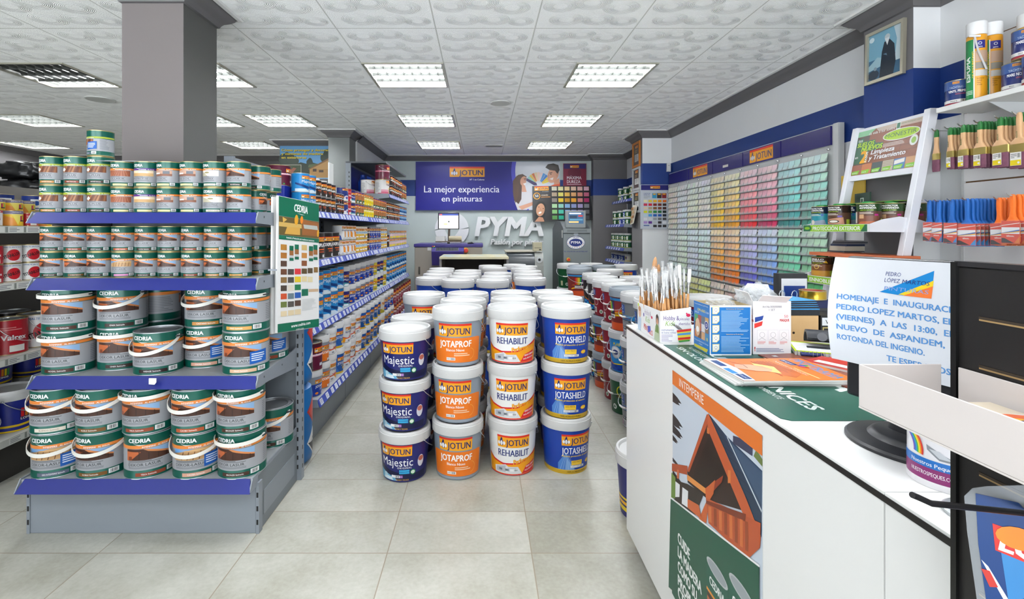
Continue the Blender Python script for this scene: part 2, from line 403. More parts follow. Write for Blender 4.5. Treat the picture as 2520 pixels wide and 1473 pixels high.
for a, b, nr in [((-1.74, WY), (WX, WY), (0,-1)), ((LX, WY), (-1.86, WY), (0,-1)), ((WX, -2.5), (WX, WY), (-1,0)), ((-1.74, 6.82), (-1.74, WY), (1,0)), ((LX, -2.5), (LX, WY), (1,0)), ((-1.86, 6.82), (-1.86, WY), (-1,0))]:
    mb = MB(); line_corn(mb, (*a, 0), (*b, 0), (*nr, 0), PROF, CORN); line_corn(mb, (*a, 0), (*b, 0), (*nr, 0), WP, TRIMW); struct(mb.build('trim_%d' % k)); k += 1
# ceiling with an opening at each recessed light
def HC(v): return (H-CAMZ)*FPX/(VY-v)
LW = .60
LIGHTS = []
for v, us in ((154, [(887, 1091), (-14, 153, -3.32), (0, 538, -2.11), (1420, 1623)]), (281, [(976, 1115), (1345, 1487), (594, 736, -2.43), (0, 95, -5.06), (0, 0, -3.37)]), (347, [(1024, 1131), (1312, 1413), (536, 649, -3.36), (0, 89, -6.6), (0, 0, -5.06)])):
    y0 = HC(v)
    for t in us:
        xr = X_(t[1], y0) if t[1] else t[2] + .33
        LIGHTS.append((xr-.657, xr, y0, y0+.66))
LIGHTS += [(-.95, -.3, 1.9, 2.56), (.75, 1.4, 1.9, 2.56), (-4.0, -3.3, 1.9, 2.56), (-.95, -.3, -.4, .26), (.75, 1.4, -.4, .26)]
cm = ceiling_mat()
xs = sorted({LX-.1, WX+.1} | {round(q, 4) for l in LIGHTS for q in l[:2]}); ys = sorted({-2.65, WY+.1} | {round(q, 4) for l in LIGHTS for q in l[2:]})
mb = MB(); idx = {}
def cv(x, y):
    if (x, y) not in idx: idx[(x, y)] = len(mb.v); mb.v.append(Vector((x, y, H)))
    return idx[(x, y)]
ci = mb.mi(cm)
for i in range(len(xs)-1):
    for j in range(len(ys)-1):
        cx, cy = (xs[i]+xs[i+1])/2, (ys[j]+ys[j+1])/2
        if any(a < cx < b and c < cy < d for a, b, c, d in LIGHTS): continue
        mb.f.append([cv(xs[i], ys[j]), cv(xs[i], ys[j+1]), cv(xs[i+1], ys[j+1]), cv(xs[i+1], ys[j])]); mb.m.append(ci)
struct(mb.build('ceiling'))
# recessed louvre lights
TUBE = M('f8fbff', .5, emit=LAMP); DEAD = M('d9d4d0', .5); REFL = M('f2f2ee', .25, .35); FRAME = M('b9b7a8', .3, .6); LOUV = M('4c4e4b', .35)
def light(x0, x1, y0, y1, label, lit):
    e = empty('ceiling_light', ((x0+x1)/2, (y0+y1)/2, H), 0, label, 'ceiling light', 'recessed louvre lights in the ceiling')
    w, d = (x1-x0)/2, (y1-y0)/2
    mb = MB()
    for a, b, c, f in ((-w, -w+.022, -d, d), (w-.022, w, -d, d), (-w+.022, w-.022, -d, -d+.022), (-w+.022, w-.022, d-.022, d)): mb.box(a, b, c, f, -.008, .004, FRAME)
    mb.build('frame', e)
    mb = MB().box(-w+.002, w-.002, -d+.002, d-.002, .07, .08, REFL)
    for a, b, c, f in ((-w+.002, -w+.012, -d, d), (w-.012, w-.002, -d, d), (-w+.012, w-.012, -d+.002, -d+.012), (-w+.012, w-.012, d-.012, d-.002)): mb.box(a, b, c, f, .0, .07, REFL)
    mb.build('reflector', e)
    for i in range(4):
        yy = -d + (i+.5)*2*d/4
        MB().tube([(-w+.03, yy, .042), (w-.03, yy, .042)], .016, TUBE if lit[i] else DEAD, 10).build('tube', e)
    mb = MB()
    for i in range(1, 4):
        yy = -d + i*2*d/4
        mb.prism([(-w+.02, yy-.010, .024), (-w+.02, yy+.010, .024), (-w+.02, yy, .0)], (2*w-.04, 0, 0), LOUV)
    for i in range(1, 9):
        xx = -w + i*2*w/9
        mb.prism([(xx-.006, -d+.02, .024), (xx+.006, -d+.02, .024), (xx, -d+.02, .003)], (0, 2*d-.04, 0), LOUV)
    mb.fixn = True; mb.build('louvre', e)
LL = ['recessed louvre light above the front of the bucket stacks, bright', 'mostly unlit recessed light near the far left shelving, one tube glowing', 'recessed light half hidden behind the grey pillar with the poster', 'recessed louvre light nearest the right wall cornice',
      'smaller looking recessed light, second along the centre aisle', 'second recessed light along the row by the right wall', 'recessed light just right of the poster pillar', 'recessed light at far left, second row', 'recessed light hidden behind the poster pillar, second row',
      'recessed light nearest the back banner, fully bright', 'last recessed light of the right row, near the back wall', 'recessed light above the poster of the timber house', 'far left recessed light in the last row', 'recessed light behind the poster pillar, last row',
      'recessed light overhead, left of the camera', 'recessed light overhead, right of the camera', 'recessed light overhead above the far left aisle', 'recessed light behind the camera, left row', 'recessed light behind the camera, right row']
for i, (l, t) in enumerate(zip(LIGHTS, LL)): light(*l, t, (False, False, False, True) if i == 1 else (True,)*4)
# round ceiling speakers, small vent
for u, v, r, t in ((1232, 253, .11, 'round flat white speaker in the ceiling above the bucket stacks'), (247, 244, .13, 'round flat white speaker in the ceiling left of the poster pillar')):
    y = HC(v); e = empty('ceiling_speaker', (X_(u, y), y, H), 0, t, 'ceiling speaker')
    MB().lathe([(r, 0), (r, -.006), (r*.93, -.010), (r*.9, -.008)], M('d9dad6', .5), 32).build('rim', e); MB().lathe([(r*.9, -.0081), (r*.5, -.0085), (0.001, -.0086)], M('cfd0cc', .8), 32).build('grille', e)
y = HC(358); mb = MB().box(-.14, .14, -.08, .08, -.01, 0, M('dddedb', .5))
for i in range(5): mb.box(-.12, .12, -.06+i*.028, -.045+i*.028, -.0115, -.0095, M('8b8c8b', .6))
tag(mb.build('air_vent', loc=(X_(1215, y), y, H)), 'small white slotted air vent in the ceiling before the banner', 'air vent')
# ------------------------------------------------------------------ print motifs
GREEN = '0b5a4c'; ORANGE = 'e98a3e'
def logo_j(A, x, y, w, h=None):
    h = h or w*.345; A.rect(x, y, x+w, y+h, 'f6a81c'); A.rect(x, y+h*.84, x+w, y+h, 'e03020')
    cx = x+w*.135; cy = y+h*.42
    A.poly([(cx-.10*h, y+h*.14), (cx+.10*h, y+h*.14), (cx+.17*h, cy), (cx+.07*h, y+h*.66), (cx+.10*h, y+h*.72), (cx, y+h*.86), (cx-.07*h, y+h*.72), (cx-.17*h, cy)], '1d2467')
    A.ell(cx, y+h*.36, .10*h, .21*h, 'f4f4f4', 12)
    for s in (-1, 1):
        A.ell(cx+s*.22*h, y+h*.36, .10*h, .15*h, 'f4f4f4', 10)
    A.text('JOTUN', x+w*.27, y+h*.16, h*.52, '1d2467', bold=.022, w=w*.68)
def logo_c(A, x, y, h, col='ffffff', w=None):
    w = w or h*4.6; A.text('CEDRIA', x, y, h, col, bold=.035, w=w)
    A.poly([(x+w*.25, y-h*.25), (x+w*.5, y-h*.55), (x+w*.8, y-h*.62), (x+w*.52, y-h*.75)], col)
def house(A, x0, y0, x1, y1, kind):
    X = lambda t: x0+(x1-x0)*t; Y = lambda t: y0+(y1-y0)*t
    if kind == 'roof':                                             # timber gable against the sky
        A.rect(x0, y0, x1, y1, '8fb4dc'); A.poly([(x0,y1), (X(.45),y1), (X(1),Y(.35)), (X(1),y0), (x0,y0)], '4a2c20')
        A.poly([(x0,Y(.8)), (X(.35),Y(.75)), (X(.12),Y(.05)), (x0,y0)], 'c4683a'); A.poly([(X(.4),Y(.98)), (X(.5),Y(.98)), (X(1),Y(.42)), (X(1),Y(.28)), (X(.5),Y(.78))], 'd98a52')
        for t in (.3, .5, .7, .88): A.rect(X(t), Y(.05), X(t+.018), Y(.95-t*.6), '33201a')
        A.rect(X(.05), y0, X(.14), Y(.35), '7d3d22')
    elif kind == 'deck':
        A.rect(x0, y0, x1, y1, '7a4a30')
        for i in range(7): A.poly([(X(i/7), y0), (X(i/7+.09), y0), (X(.25+i/9+.05), y1), (X(.25+i/9), y1)], ('9c6542', 'b07a50', '6a3a26')[i % 3])
        A.poly([(X(.05),Y(.35)), (X(.2),Y(.8)), (X(.32),Y(.45)), (X(.2),Y(.1))], 'f0ece6')
    elif kind == 'floor':
        A.rect(x0, y0, x1, y1, '9c5a40')
        for i in range(8): A.poly([(X(i/8), y0), (X(i/8+.02), y0), (X(.3+i/14), y1), (X(.3+i/14-.012), y1)], 'c98a68')
    elif kind == 'pale':
        A.rect(x0, y0, x1, y1, 'd8b27c'); A.rect(x0, Y(.55), x1, y1, 'e8d4b4'); A.poly([(X(.35),Y(.55)), (X(.8),Y(.55)), (X(.7),Y(.8)), (X(.4),Y(.8))], 'efe9e0'); A.lines(x0, y0, x1, Y(.5), 'c0935c', 5, 3)
    elif kind == 'room':
        A.rect(x0, y0, x1, y1, 'c9a08a'); A.rect(x0, y0, x1, Y(.4), '8a5a46'); A.rect(X(.1), Y(.35), X(.45), Y(.6), 'f2efec'); A.rect(X(.6), Y(.4), X(.9), Y(.9), '6a6f78')
    elif kind == 'white':
        A.rect(x0, y0, x1, y1, 'e9e6de'); A.poly([(x0,y0), (X(.5),y0), (X(.3),Y(.6)), (x0,Y(.9))], 'bfb79e'); A.ell(X(.45), Y(.62), (x1-x0)*.14, (y1-y0)*.16, 'a09468', 10)
    elif kind == 'sky':
        A.rect(x0, y0, x1, y1, 'c9a070'); A.poly([(x0,Y(.6)), (X(.5),y1), (x0,y1)], '6aa3dc'); A.poly([(X(.1),Y(.9)), (x1,Y(.7)), (x1,Y(.9))], 'e2ba84')
        for i in range(6): A.poly([(X(.2+i*.13),Y(.05)), (X(.22+i*.13),Y(.05)), (X(.26+i*.13),Y(.75)), (X(.24+i*.13),Y(.75))], '7d5434')
def cedria_art(r, h, name, pic, strip, scol='ffffff', band=ORANGE, sticker=False, sub='INTEMPERIE   AL AGUA'):
    A = Art(); e = math.pi*r*.995
    big = r > .08; g0, g1 = (.20, .70) if big else (.19, .66)
    A.rect(-e, g0*h, e, g1*h, 'a3a5aa')
    A.poly([(-e, (g1-.02)*h), (-.9*r, (g1-.01)*h), (e, (g1+.04)*h), (e, (g1+.10)*h), (-.9*r, (g1+.065)*h), (-e, (g1+.065)*h)], band)
    A.text(sub, -.35*r, (g1+.008)*h, .035*h, 'ffffff', bold=.01, maxw=1.3*r)
    logo_c(A, -.95*r, (g1+.13)*h, (.088 if big else .10)*h, w=.92*r)
    house(A, -1.02*r, .43*h, .78*r, (g1-.015)*h, pic)
    A.lines(-.95*r, .375*h, .5*r, .425*h, '55585c', 2, 1)
    A.text(name, -.95*r, .30*h, .062*h, '2a2d30', bold=.004, w=1.3*r)
    A.lines(-.95*r, .235*h, .45*r, .285*h, '707378', 2, 2)
    A.rect(-.62*r, .065*h, .55*r, .145*h, strip)
    A.text(NAMES.get(strip, ' '), -.4*r, .088*h, .035*h, scol, maxw=.8*r)
    A.rect(.6*r, .07*h, 1.0*r, .175*h, 'f0f0f0'); A.bars(.66*r, .085*h, .95*r, .16*h, n=8)
    A.lines(1.25*r, .25*h, 2.0*r, .64*h, '7d8086', 9, 4); A.lines(-2.6*r, .25*h, -1.4*r, .64*h, '7d8086', 9, 5)
    if sticker:
        A.poly([(.25*r, .24*h), (1.05*r, .27*h), (1.05*r, .56*h), (.25*r, .53*h)], '1f5fb4'); A.lines(.32*r, .30*h, .98*r, .5*h, 'dfe8f6', 4, 6)
    return A
NAMES = {'4a2a20': 'NOGAL Satinado', '3b2a26': 'ONIX Satinado', '2c1c1c': 'WENGE Satinado', 'c4873e': 'CASTANO Satinado', 'd6a250': 'PINO Satinado', '7a5222': 'ROBLE Satinado', '94442a': 'TEKA Satinado',
         'b5562e': 'CAOBA Satinado', '4a3024': 'BRONZE Satinado', '5d6478': 'GRIS INTEMPERIE Satinado', 'e6ddce': 'BLANCO Satinado', 'd8a48c': 'CAOBA Satinado ', 'e0b894': 'PINO Satinado '}
BODYG = M('0c5b4d', .28, .15)
def tin_kind(name, r, h, art, body, rot=0.0, n=32, lid=TINLID, strap=None, rim=GOLD, bail=False, lidpart=True, cat='paint can'):
    mb = MB()
    mb.lathe([(r*.985, 0), (r*1.008, .001), (r*1.008, .0025), (r, .004), (r, h-.004), (r*1.010, h-.0028), (r*1.010, h-.0008), (r*.97, h), (r*.96, h-.006)],
             body, n, mats=[rim, rim, rim, body, rim, rim, rim, rim], cap1=False)
    top = MB() if lidpart else mb
    top.lathe([(r*.96, h-.0055), (r*.80, h-.0055), (r*.78, h-.002), (r*.74, h-.002), (r*.72, h-.007), (.0005, h-.007)], lid, n, cap0=False, cap1=False)
    if art: art.into(mb, wrap(r, r, h, rot), step=r*.12)
    k = Kind(name, cat, mb.mesh(name))
    if lidpart: k.part('lid', top.mesh('lid'))
    if strap is not None:
        drop, a0 = strap; s = MB(); pts = []; N = 26; zp = h*.86
        vs = []
        for i in range(N+1):
            t = i/N; a = a0 - math.pi*t; R = r+.006+.010*math.sin(math.pi*t); z = zp - drop*math.sin(math.pi*t)**.8
            for dr, dz in ((0, -.008), (.0028, -.008), (.0028, .008), (0, .008)): vs.append(((R+dr)*math.cos(a), (R+dr)*math.sin(a), z+dz))
        fs = [(4*i+j, 4*i+(j+1) % 4, 4*i+4+(j+1) % 4, 4*i+4+j) for i in range(N) for j in range(4)] + [(0,3,2,1), (4*N, 4*N+1, 4*N+2, 4*N+3)]
        s.fixn = True; s.add(vs, fs, M('f1efe8', .4))
        hp = k.part('handle', s.mesh('handle'), label='white plastic carrying strap')
        s = MB()
        for a in (a0-.02, a0-math.pi+.02):
            s.T = Matrix.Translation((0, 0, zp)) @ Matrix.Rotation(a, 4, 'Z'); s.box(r+.004, r+.0125, -.018, .018, -.003, .003, M('3a3d40', .4)); s.box(r-.002, r+.007, -.006, .006, -.006, .006, GALV)
        k.part('pivot', s.mesh('pivot'), hp)
    if bail: k.part('handle', bail_mesh(r, h, *bail))
    return k
def bail_mesh(r, h, a0, drop, zf=.86, grip=False, wire=.0018):
    s = MB(); pts = []
    for i in range(25):
        t = i/24; a = a0-math.pi*t; R = r+.006+.012*math.sin(math.pi*t); pts.append((R*math.cos(a), R*math.sin(a), h*zf-drop*math.sin(math.pi*t)**.8))
    s.tube(pts, wire, GALV, 6)
    for q in (pts[0], pts[-1]): s.lathe([(.006, -.004), (.006, .004)], GALV, 8, c=q)
    if grip: s.tube(pts[10:15], .009, M('eeece6', .4), 10)
    return s.mesh('handle')
# ------------------------------------------------------------------ blue-edged shelving unit with the wood varnish
def lip(mb, x0, x1, y, zt, col=BLUELIP, d=.035, hh=.046):
    vs = [(x0+.014, y, zt+.003), (x1-.014, y, zt+.003), (x1, y-d, zt-hh), (x0, y-d, zt-hh), (x0+.014, y+.006, zt+.001), (x1-.014, y+.006, zt+.001), (x1, y-d+.006, zt-hh), (x0, y-d+.006, zt-hh)]
    mb.add(vs, [(0,3,2,1), (0,1,5,4), (3,7,6,2), (4,5,6,7), (0,4,7,3), (1,2,6,5)], col); mb.fixn = True
ga = empty('shelving_unit', (0, 0, 0), 0, 'grey shelving unit with deep blue shelf edges holding green-topped varnish cans', 'shelving unit')
MB().box(-2.0, -1.0, 2.16, 2.165, .0, .215, STEELP).build('kick_panel', ga, bevel=.002)
for sx in (-2.012, -.998):
    mb = MB().box(sx, sx+.014, 2.156, 2.19, 0, .225, STEELP)
    for i in range(3): mb.box(sx+.003, sx+.011, 2.1552, 2.1562, .04+i*.06, .062+i*.06, BLACK)
    mb.build('slotted_post', ga)
MB().box(-.998, -.992, 2.17, 2.62, .0, .25, STEELD).box(-.9925, -.990, 2.22, 2.58, .05, .16, STEELP).build('side_panel', ga)
MB().box(-2.01, -2.004, 2.17, 2.62, 0, .25, STEELD).build('side_panel', ga)
SHELF = M('a9adaf', .45)
def shelf_a(nm, zt, yl, yb):
    o = MB().box(-2.0, -1.0, yl, yb, zt-.03, zt, SHELF).build(nm, ga)
    mb = MB(); lip(mb, -2.0, -.992, yl, zt); mb.build('price_rail', o, label='deep blue sloping shelf edge')
    for x in (-2.005, -.998):
        mb = MB(); mb.fixn = True; mb.prism([(x, yl-.032, zt-.045), (x, yl-.002, zt+.006), (x, yb-.12, zt+.01), (x, yb, zt+.03), (x, yb, zt-.085), (x, yl+.1, zt-.05)], (.005, 0, 0), STEELP)
        for y in (yl+.05, yl+.25): mb.box(x-.0005, x+.0055, y, y+.006, zt-.02, zt-.012, BLACK)
        mb.build('bracket', o)
ZA = (1.418, 1.124, .689, .258)
for z, yl in zip(ZA, (2.175, 2.175, 2.175, 2.12)): shelf_a('shelf', z, yl, 2.63)
MB().box(-2.0, -1.0, 2.648, 2.654, .25, 1.44, STEELP).build('back_panel', ga)
for sx in (-2.03, -.998):
    mb = MB().box(sx, sx+.03, 2.62, 2.66, 0, 1.47, STEELP)
    for i in range(29): mb.box(sx+.006, sx+.014, 2.6192, 2.6202, .06+i*.05, .082+i*.05, BLACK).box(sx+.03, sx+.0305, 2.632, 2.642, .06+i*.05, .082+i*.05, BLACK)
    mb.build('upright', ga)
MB().prism([P(366, 931, 2.138), P(384, 931, 2.138), P(384, 941, 2.133), P(380, 946, 2.131), P(366, 945, 2.131)], (0, .003, .001), M('ecebe6', .6)).build('paper_scrap', ga)
# the cans: kinds by colour strip and picture
GRP = 'green topped wood varnish cans'
DK = {}
def dekor(r, h, strip, name='DEKOR-LASUR', pic='roof', band=ORANGE, sticker=False, strap=None, scol='ffffff', n=40):
    k = (r, strip, name, pic, sticker, strap)
    if k not in DK:
        DK[k] = tin_kind('varnish_can', r, h, cedria_art(r, h, name, pic, strip, scol, band, sticker), BODYG, n=n, strap=strap, cat='varnish can', lid=TINLID if r < .08 else M('8f9296', .35, .5), rim=GOLD if r < .08 else M('b8bcc0', .3, .7))
    return DK[k]
RS, HS = .0515, .118
SN = {'4a2a20': 'walnut', '3b2a26': 'onyx brown', '2c1c1c': 'blackish brown', 'c4873e': 'chestnut orange', 'd6a250': 'pine yellow', '7a5222': 'oak brown', '94442a': 'teak red', 'b5562e': 'mahogany orange', '4a3024': 'bronze brown', '5d6478': 'slate grey', 'e6ddce': 'off-white', 'd8a48c': 'pale pink', 'e0b894': 'peach', 'd98fbc': 'pink', 'e8d6a0': 'cream'}
def small_row(z, cols, us, y, shelf, row, rots, h=HS):
    for i, (u, c) in enumerate(zip(us, cols)):
        st, nm, pic, bd = (c + ('DEKOR-LASUR', 'roof', ORANGE)[len(c)-1:])[:4]
        k = dekor(RS, h[i] if isinstance(h, list) else h, st, nm, pic, bd, scol='3a2a20' if st in ('e6ddce', 'd6a250', 'e8d6a0') else 'ffffff')
        zz = z[i] if isinstance(z, list) else z
        k.place((X_(u, y), y, zz), 'small varnish can with %s strip, %s from left, %s row, %s shelf' % (SN[st], nth(i+1), row, shelf), GRP, math.atan2(-X_(u, y), y) + math.radians(rots[i % len(rots)]*.8))
SP = ('7a5222', 'SOL-PLUS', 'deck', 'a9b83c'); SP2 = ('94442a', 'SOL-PLUS', 'deck', 'a9b83c'); SP3 = ('4a3024', 'SOL-PLUS', 'deck', 'a9b83c')
US1 = [133, 192, 249, 305.6, 362, 418, 474, 530, 588]
S1L = [('c4873e', 'SOL-PLUS', 'deck', 'a9b83c'), SP2, SP3, ('e8d6a0', 'SOL-LASUR', 'floor'), ('e8d6a0', 'PROTECT-10', 'pale', '5a2d82'), ('e8d6a0', 'UNI-SOL', 'room'), ('e8d6a0', 'UNI-SOL', 'room'), ('e6ddce', 'BLANCO AUSTRALIA', 'white'), ('4a3024',)]
H1 = [.130]*3+[HS]*6
ROT = [-38, -30, -28, -22, -18, -36, -34, -20, -30]
small_row(ZA[0], S1L, US1, 2.262, 'top', 'lower', [-36, -30, -28, -18, -14, -38, -36, -14, -34], H1)
small_row([ZA[0]+.1305]*3+[ZA[0]+.1185]*6, S1L, [133, 192, 249, 305.6, 363, 418, 474, 531, 588], 2.262, 'top', 'upper', [-40, -36, -30, -24, -24, -44, -40, -40, -24], H1)
kt = dekor(RS, .118, '5d6478', 'TARIMAS', 'deck', 'a9b83c', True); kt.place((X_(248, 2.262), 2.262, ZA[0]+.2615), 'single varnish can with blue sticker topping the stack on the top shelf', GRP, math.radians(-38))
for u, y, z, q in ((629, 2.41, 0, 'lower'), (655, 2.53, 0, 'lower'), (638, 2.41, 1, 'upper'), (666, 2.53, 1, 'upper')):
    dekor(RS, HS, '4a3024').place((X_(u, y), y, ZA[0]+z*.1185), 'varnish can behind right end of top shelf, %s tier, %s one' % (q, 'front' if y < 2.5 else 'rear'), GRP, math.radians(-20 if z else 100))
US2 = [134, 191, 248, 307.4, 364, 420, 476.6, 532.4, 590]
S2L = [('4a3024',), ('7a5222',), ('2c1c1c',), ('d98fbc', 'DEKOR-LASUR', 'sky'), ('4a2a20',), ('3b2a26',), ('94442a',), ('c4873e',), ('d6a250',)]
S2U = [('4a2a20',), ('94442a',), ('2c1c1c',), ('b5562e',), ('4a2a20',), ('4a2a20',), ('94442a',), ('c4873e',), ('d6a250',)]
small_row(ZA[1], S2L, US2, 2.282, 'second', 'lower', [-30, -8, -32, -22, -30, -28, -20, -26, -26])
small_row(ZA[1]+.1185, S2U, US2, 2.282, 'second', 'upper', [-26, -22, -30, -26, -24, -22, -26, -28, -28])
for u, y, z, q in ((640, 2.44, 0, 'lower'), (664, 2.56, 0, 'lower'), (629, 2.44, 1, 'upper'), (652, 2.56, 1, 'upper')):
    dekor(RS, HS, 'd6a250').place((X_(u, y), y, ZA[1]+z*.1185), 'varnish can behind right end of second shelf, %s tier, %s one' % (q, 'front' if y < 2.5 else 'rear'), GRP, math.radians(-15))
RB, HB = .100, .192
LG = 'large varnish cans with white straps'
def big(x, y, z, strip, label, drop=None, rot=-14, sticker=False, pic='roof', name='DEKOR LASUR', a0=-38):
    k = dekor(RB, HB, strip, name, pic, ORANGE, sticker, None if drop is None else (drop, math.radians(a0-4-rot*.8)), 'ffffff' if strip != 'e6ddce' else '6a6055', 48)
    return k.place((x, y, z), label, LG, math.atan2(-x, y) + math.radians(rot*.8))
z3 = ZA[2]
P3 = [(-1.930, 2.285), (-1.734, 2.36), (-1.510, 2.283), (-1.345, 2.40), (-1.103, 2.287)]
for (x, y), st, dr, rt, sk, lb in zip(P3, ('4a2a20', '3b2a26', '2c1c1c', 'd8a48c', 'e0b894'), (.005, .006, .065, .06, None), (-30, -8, -16, -12, -8), (0, 0, 0, 1, 1),
        ('walnut strip, leftmost in the lower row of the third shelf', 'onyx strip, second in the lower row of the third shelf', 'blackish strip and open top, standing single on the third shelf', 'pink strip and blue sticker, fourth in the third shelf lower row', 'peach strip and blue sticker, lower right of the third shelf')):
    big(x, y, z3, st, 'green varnish can, ' + lb, dr, rt, bool(sk))
for i, st, dr, rt, lb in ((0, '4a2a20', .004, -22, 'walnut strip, leftmost upper on the third shelf, strap held level'), (1, '3b2a26', .06, -10, 'onyx strip, second upper on the third shelf, strap drooping'), (3, 'c4873e', .06, -8, 'chestnut strip, third upper on the third shelf, strap drooping'), (4, 'd6a250', .003, -24, 'pine strip, upper right on the third shelf, strap level')):
    big(P3[i][0]+.003, P3[i][1]-.004, z3+HB+.0005, st, 'green varnish can, ' + lb, dr, rt)
big(-1.688, 2.549, z3, '4a3024', 'large green varnish can at the back of the third shelf, lower of two', None, 160); big(-1.688, 2.549, z3+HB+.0005, '4a3024', 'large green varnish can turned backwards at the back of the third shelf', None, 150)
big(-1.102, 2.515, z3, '94442a', 'large varnish can with sticker behind right end of third shelf', None, -5, True); big(-1.102, 2.515, z3+HB+.0005, '94442a', 'large varnish can behind right end of third shelf, upper one', .05, -5)
z4 = ZA[3]; y4 = 2.218
for i, (u, st, dr, rt, sk, pic, nm, lb) in enumerate(((148.6, '5d6478', .055, -18, True, 'sky', 'DEKOR-LASUR', 'slate strip and blue sticker, bottom left'), (256.7, '7a5222', .055, -32, False, 'roof', 'DEKOR LASUR', 'oak strip, second in the bottom row'), (371.4, '94442a', None, 2, False, 'roof', 'DEKOR LASUR', 'teak strip, centre of the bottom row'), (488, 'd8a48c', .06, -2, True, 'sky', 'DEKOR-LASUR', 'pink strip and pale timber picture, bottom row'), (597, '4a3024', .01, -20, False, 'roof', 'DEKOR LASUR', 'bronze strip, bottom right corner'))):
    big(X_(u, y4), y4, z4, st, 'green varnish can, %s of bottom shelf' % lb, dr, rt, sk, pic, nm, -30 if i != 3 else -20)
for i, (u, st, dr, rt, lb) in enumerate(((146, 'e6ddce', .055, -24, 'off-white strip, upper left'), (255, '7a5222', .055, -34, 'oak strip, second in the upper row'), (367.5, '94442a', .004, -28, 'teak strip and level strap, third in the upper row'), (485, 'b5562e', .06, -20, 'mahogany strip, fourth in the upper row'), (594, '4a3024', .008, -18, 'bronze strip, upper right'))):
    big(X_(u, y4), y4, z4+HB+.0005, st, 'green varnish can, %s, bottom shelf' % lb, dr, rt, a0=-32)
big(X_(671, 2.515), 2.515, z4, '4a3024', 'large green varnish can standing alone at the rear right of the bottom shelf', .05, -30)
# loose sheets lying on top of the upper row
o = MB().box(-.16, .16, -.1, .1, 0, .003, M('8d9296', .3)).box(-.13, .15, -.09, .09, .003, .005, M('c9ccce', .3)).build('brochure_stack', loc=(-1.60, 2.33, ZA[0]+.2372), rz=.12); tag(o, 'thin grey leaflets lying on the upper cans of the top shelf', 'leaflets')
# ------------------------------------------------------------------ white-lidded fifteen litre buckets
LIDW = M('d6d6d5', .36); LIDG = M('9ea6ad', .36)
def bucket_kind(name, h, rb, rt, art, body, lid=LIDW, bail=(0.0, .10), grip=False, n=40, clips=True, rot=0.0, cat='paint bucket', lidh=.062, rl=None, step=.12):
    rl = rl or rt*1.05; zl = h-lidh; mb = MB()
    mb.lathe([(rb*.96, 0), (rb, .004), (rt, zl+.012), (rt*.97, zl+.012)], body, n, cap1=False)
    if art: art.into(mb, wrap(rb, rt, zl+.012, rot), step=rt*step)
    k = Kind(name, cat, mb.mesh(name))
    l = MB(); l.lathe([(rt*1.0, zl+.002), (rl*.992, zl), (rl, zl+.004), (rl, h-.016), (rl*.985, h-.014), (rl*.985, h-.006), (rl*.965, h), (rl*.90, h), (rl*.885, h-.003), (rl*.86, h-.012), (rl*.5, h-.0125), (.0005, h-.0125)], lid, n, cap0=False, cap1=False)
    if clips:
        for a in (-.35, .22):
            A = Art(); q = lidh
            A.ring(a*rl, q*.32, .010, .0118, 'd9d9d6', 12, 0, math.pi); A.rect(a*rl-.02, q*.30, a*rl+.02, q*.315, 'd9d9d6')
            A.into(l, lambda x, y, d, z=zl: tuple(Vector(wrap(rl, rl, 1, rot)(x, y, d)) + Vector((0, 0, z))), mat=lambda c: LIDG if lid is LIDG else M('dcdcd9', .4))
    k.part('lid', l.mesh('lid'))
    if bail:
        h_ = bail_mesh(rt, zl+.004, bail[0], bail[1], 1.0, False, .0022); hp = k.part('handle', h_, label='steel wire bail')
        if grip:
            s = MB(); a = bail[0]-math.pi/2; R = rt+.018; z = zl+.004-bail[1]
            s.tube([(R*math.cos(a+t), R*math.sin(a+t), z+abs(t)*.02) for t in (-.2, -.1, 0, .1, .2)], .0065, M('eeece6', .4), 10); k.part('grip', s.mesh('grip'), hp)
    return k
def art_jotaprof(h, r):
    A = Art(); e = 3.1*r
    A.poly([(-1.2*r, .022), (1.2*r, .022), (1.2*r, .15), (1.0*r, .156), (-1.0*r, .156), (-1.2*r, .15)], 'ee7b22'); A.rect(-e, .022, -2.0*r, .15, 'ee7b22'); A.rect(2.0*r, .022, e, .15, 'ee7b22')
    A.line([(-e, .014), (e, .014)], .004, 'aab2bb')
    logo_j(A, -.80*r, .163, 1.45*r, .068); A.text('JOTAPROF', -.78*r, .106, .034, 'ffffff', bold=.03, w=1.45*r)
    A.text('Blanco Nieve', -.45*r, .083, .014, 'ffffff', bold=.015, maxw=.8*r)
    A.lines(-.1*r, .055, .75*r, .075, 'fbd8b8', 2, 3); A.ring(.6*r, .068, .028, .031, 'f6a84a', 20, -1.5, 1.4)
    A.rect(-.45*r, .034, -.05*r, .049, 'f2f2f2'); A.bars(-.25*r, .036, -.08*r, .047, n=6); A.text('BLANCO', -.43*r, .038, .007, '303030', maxw=.16*r)
    return A
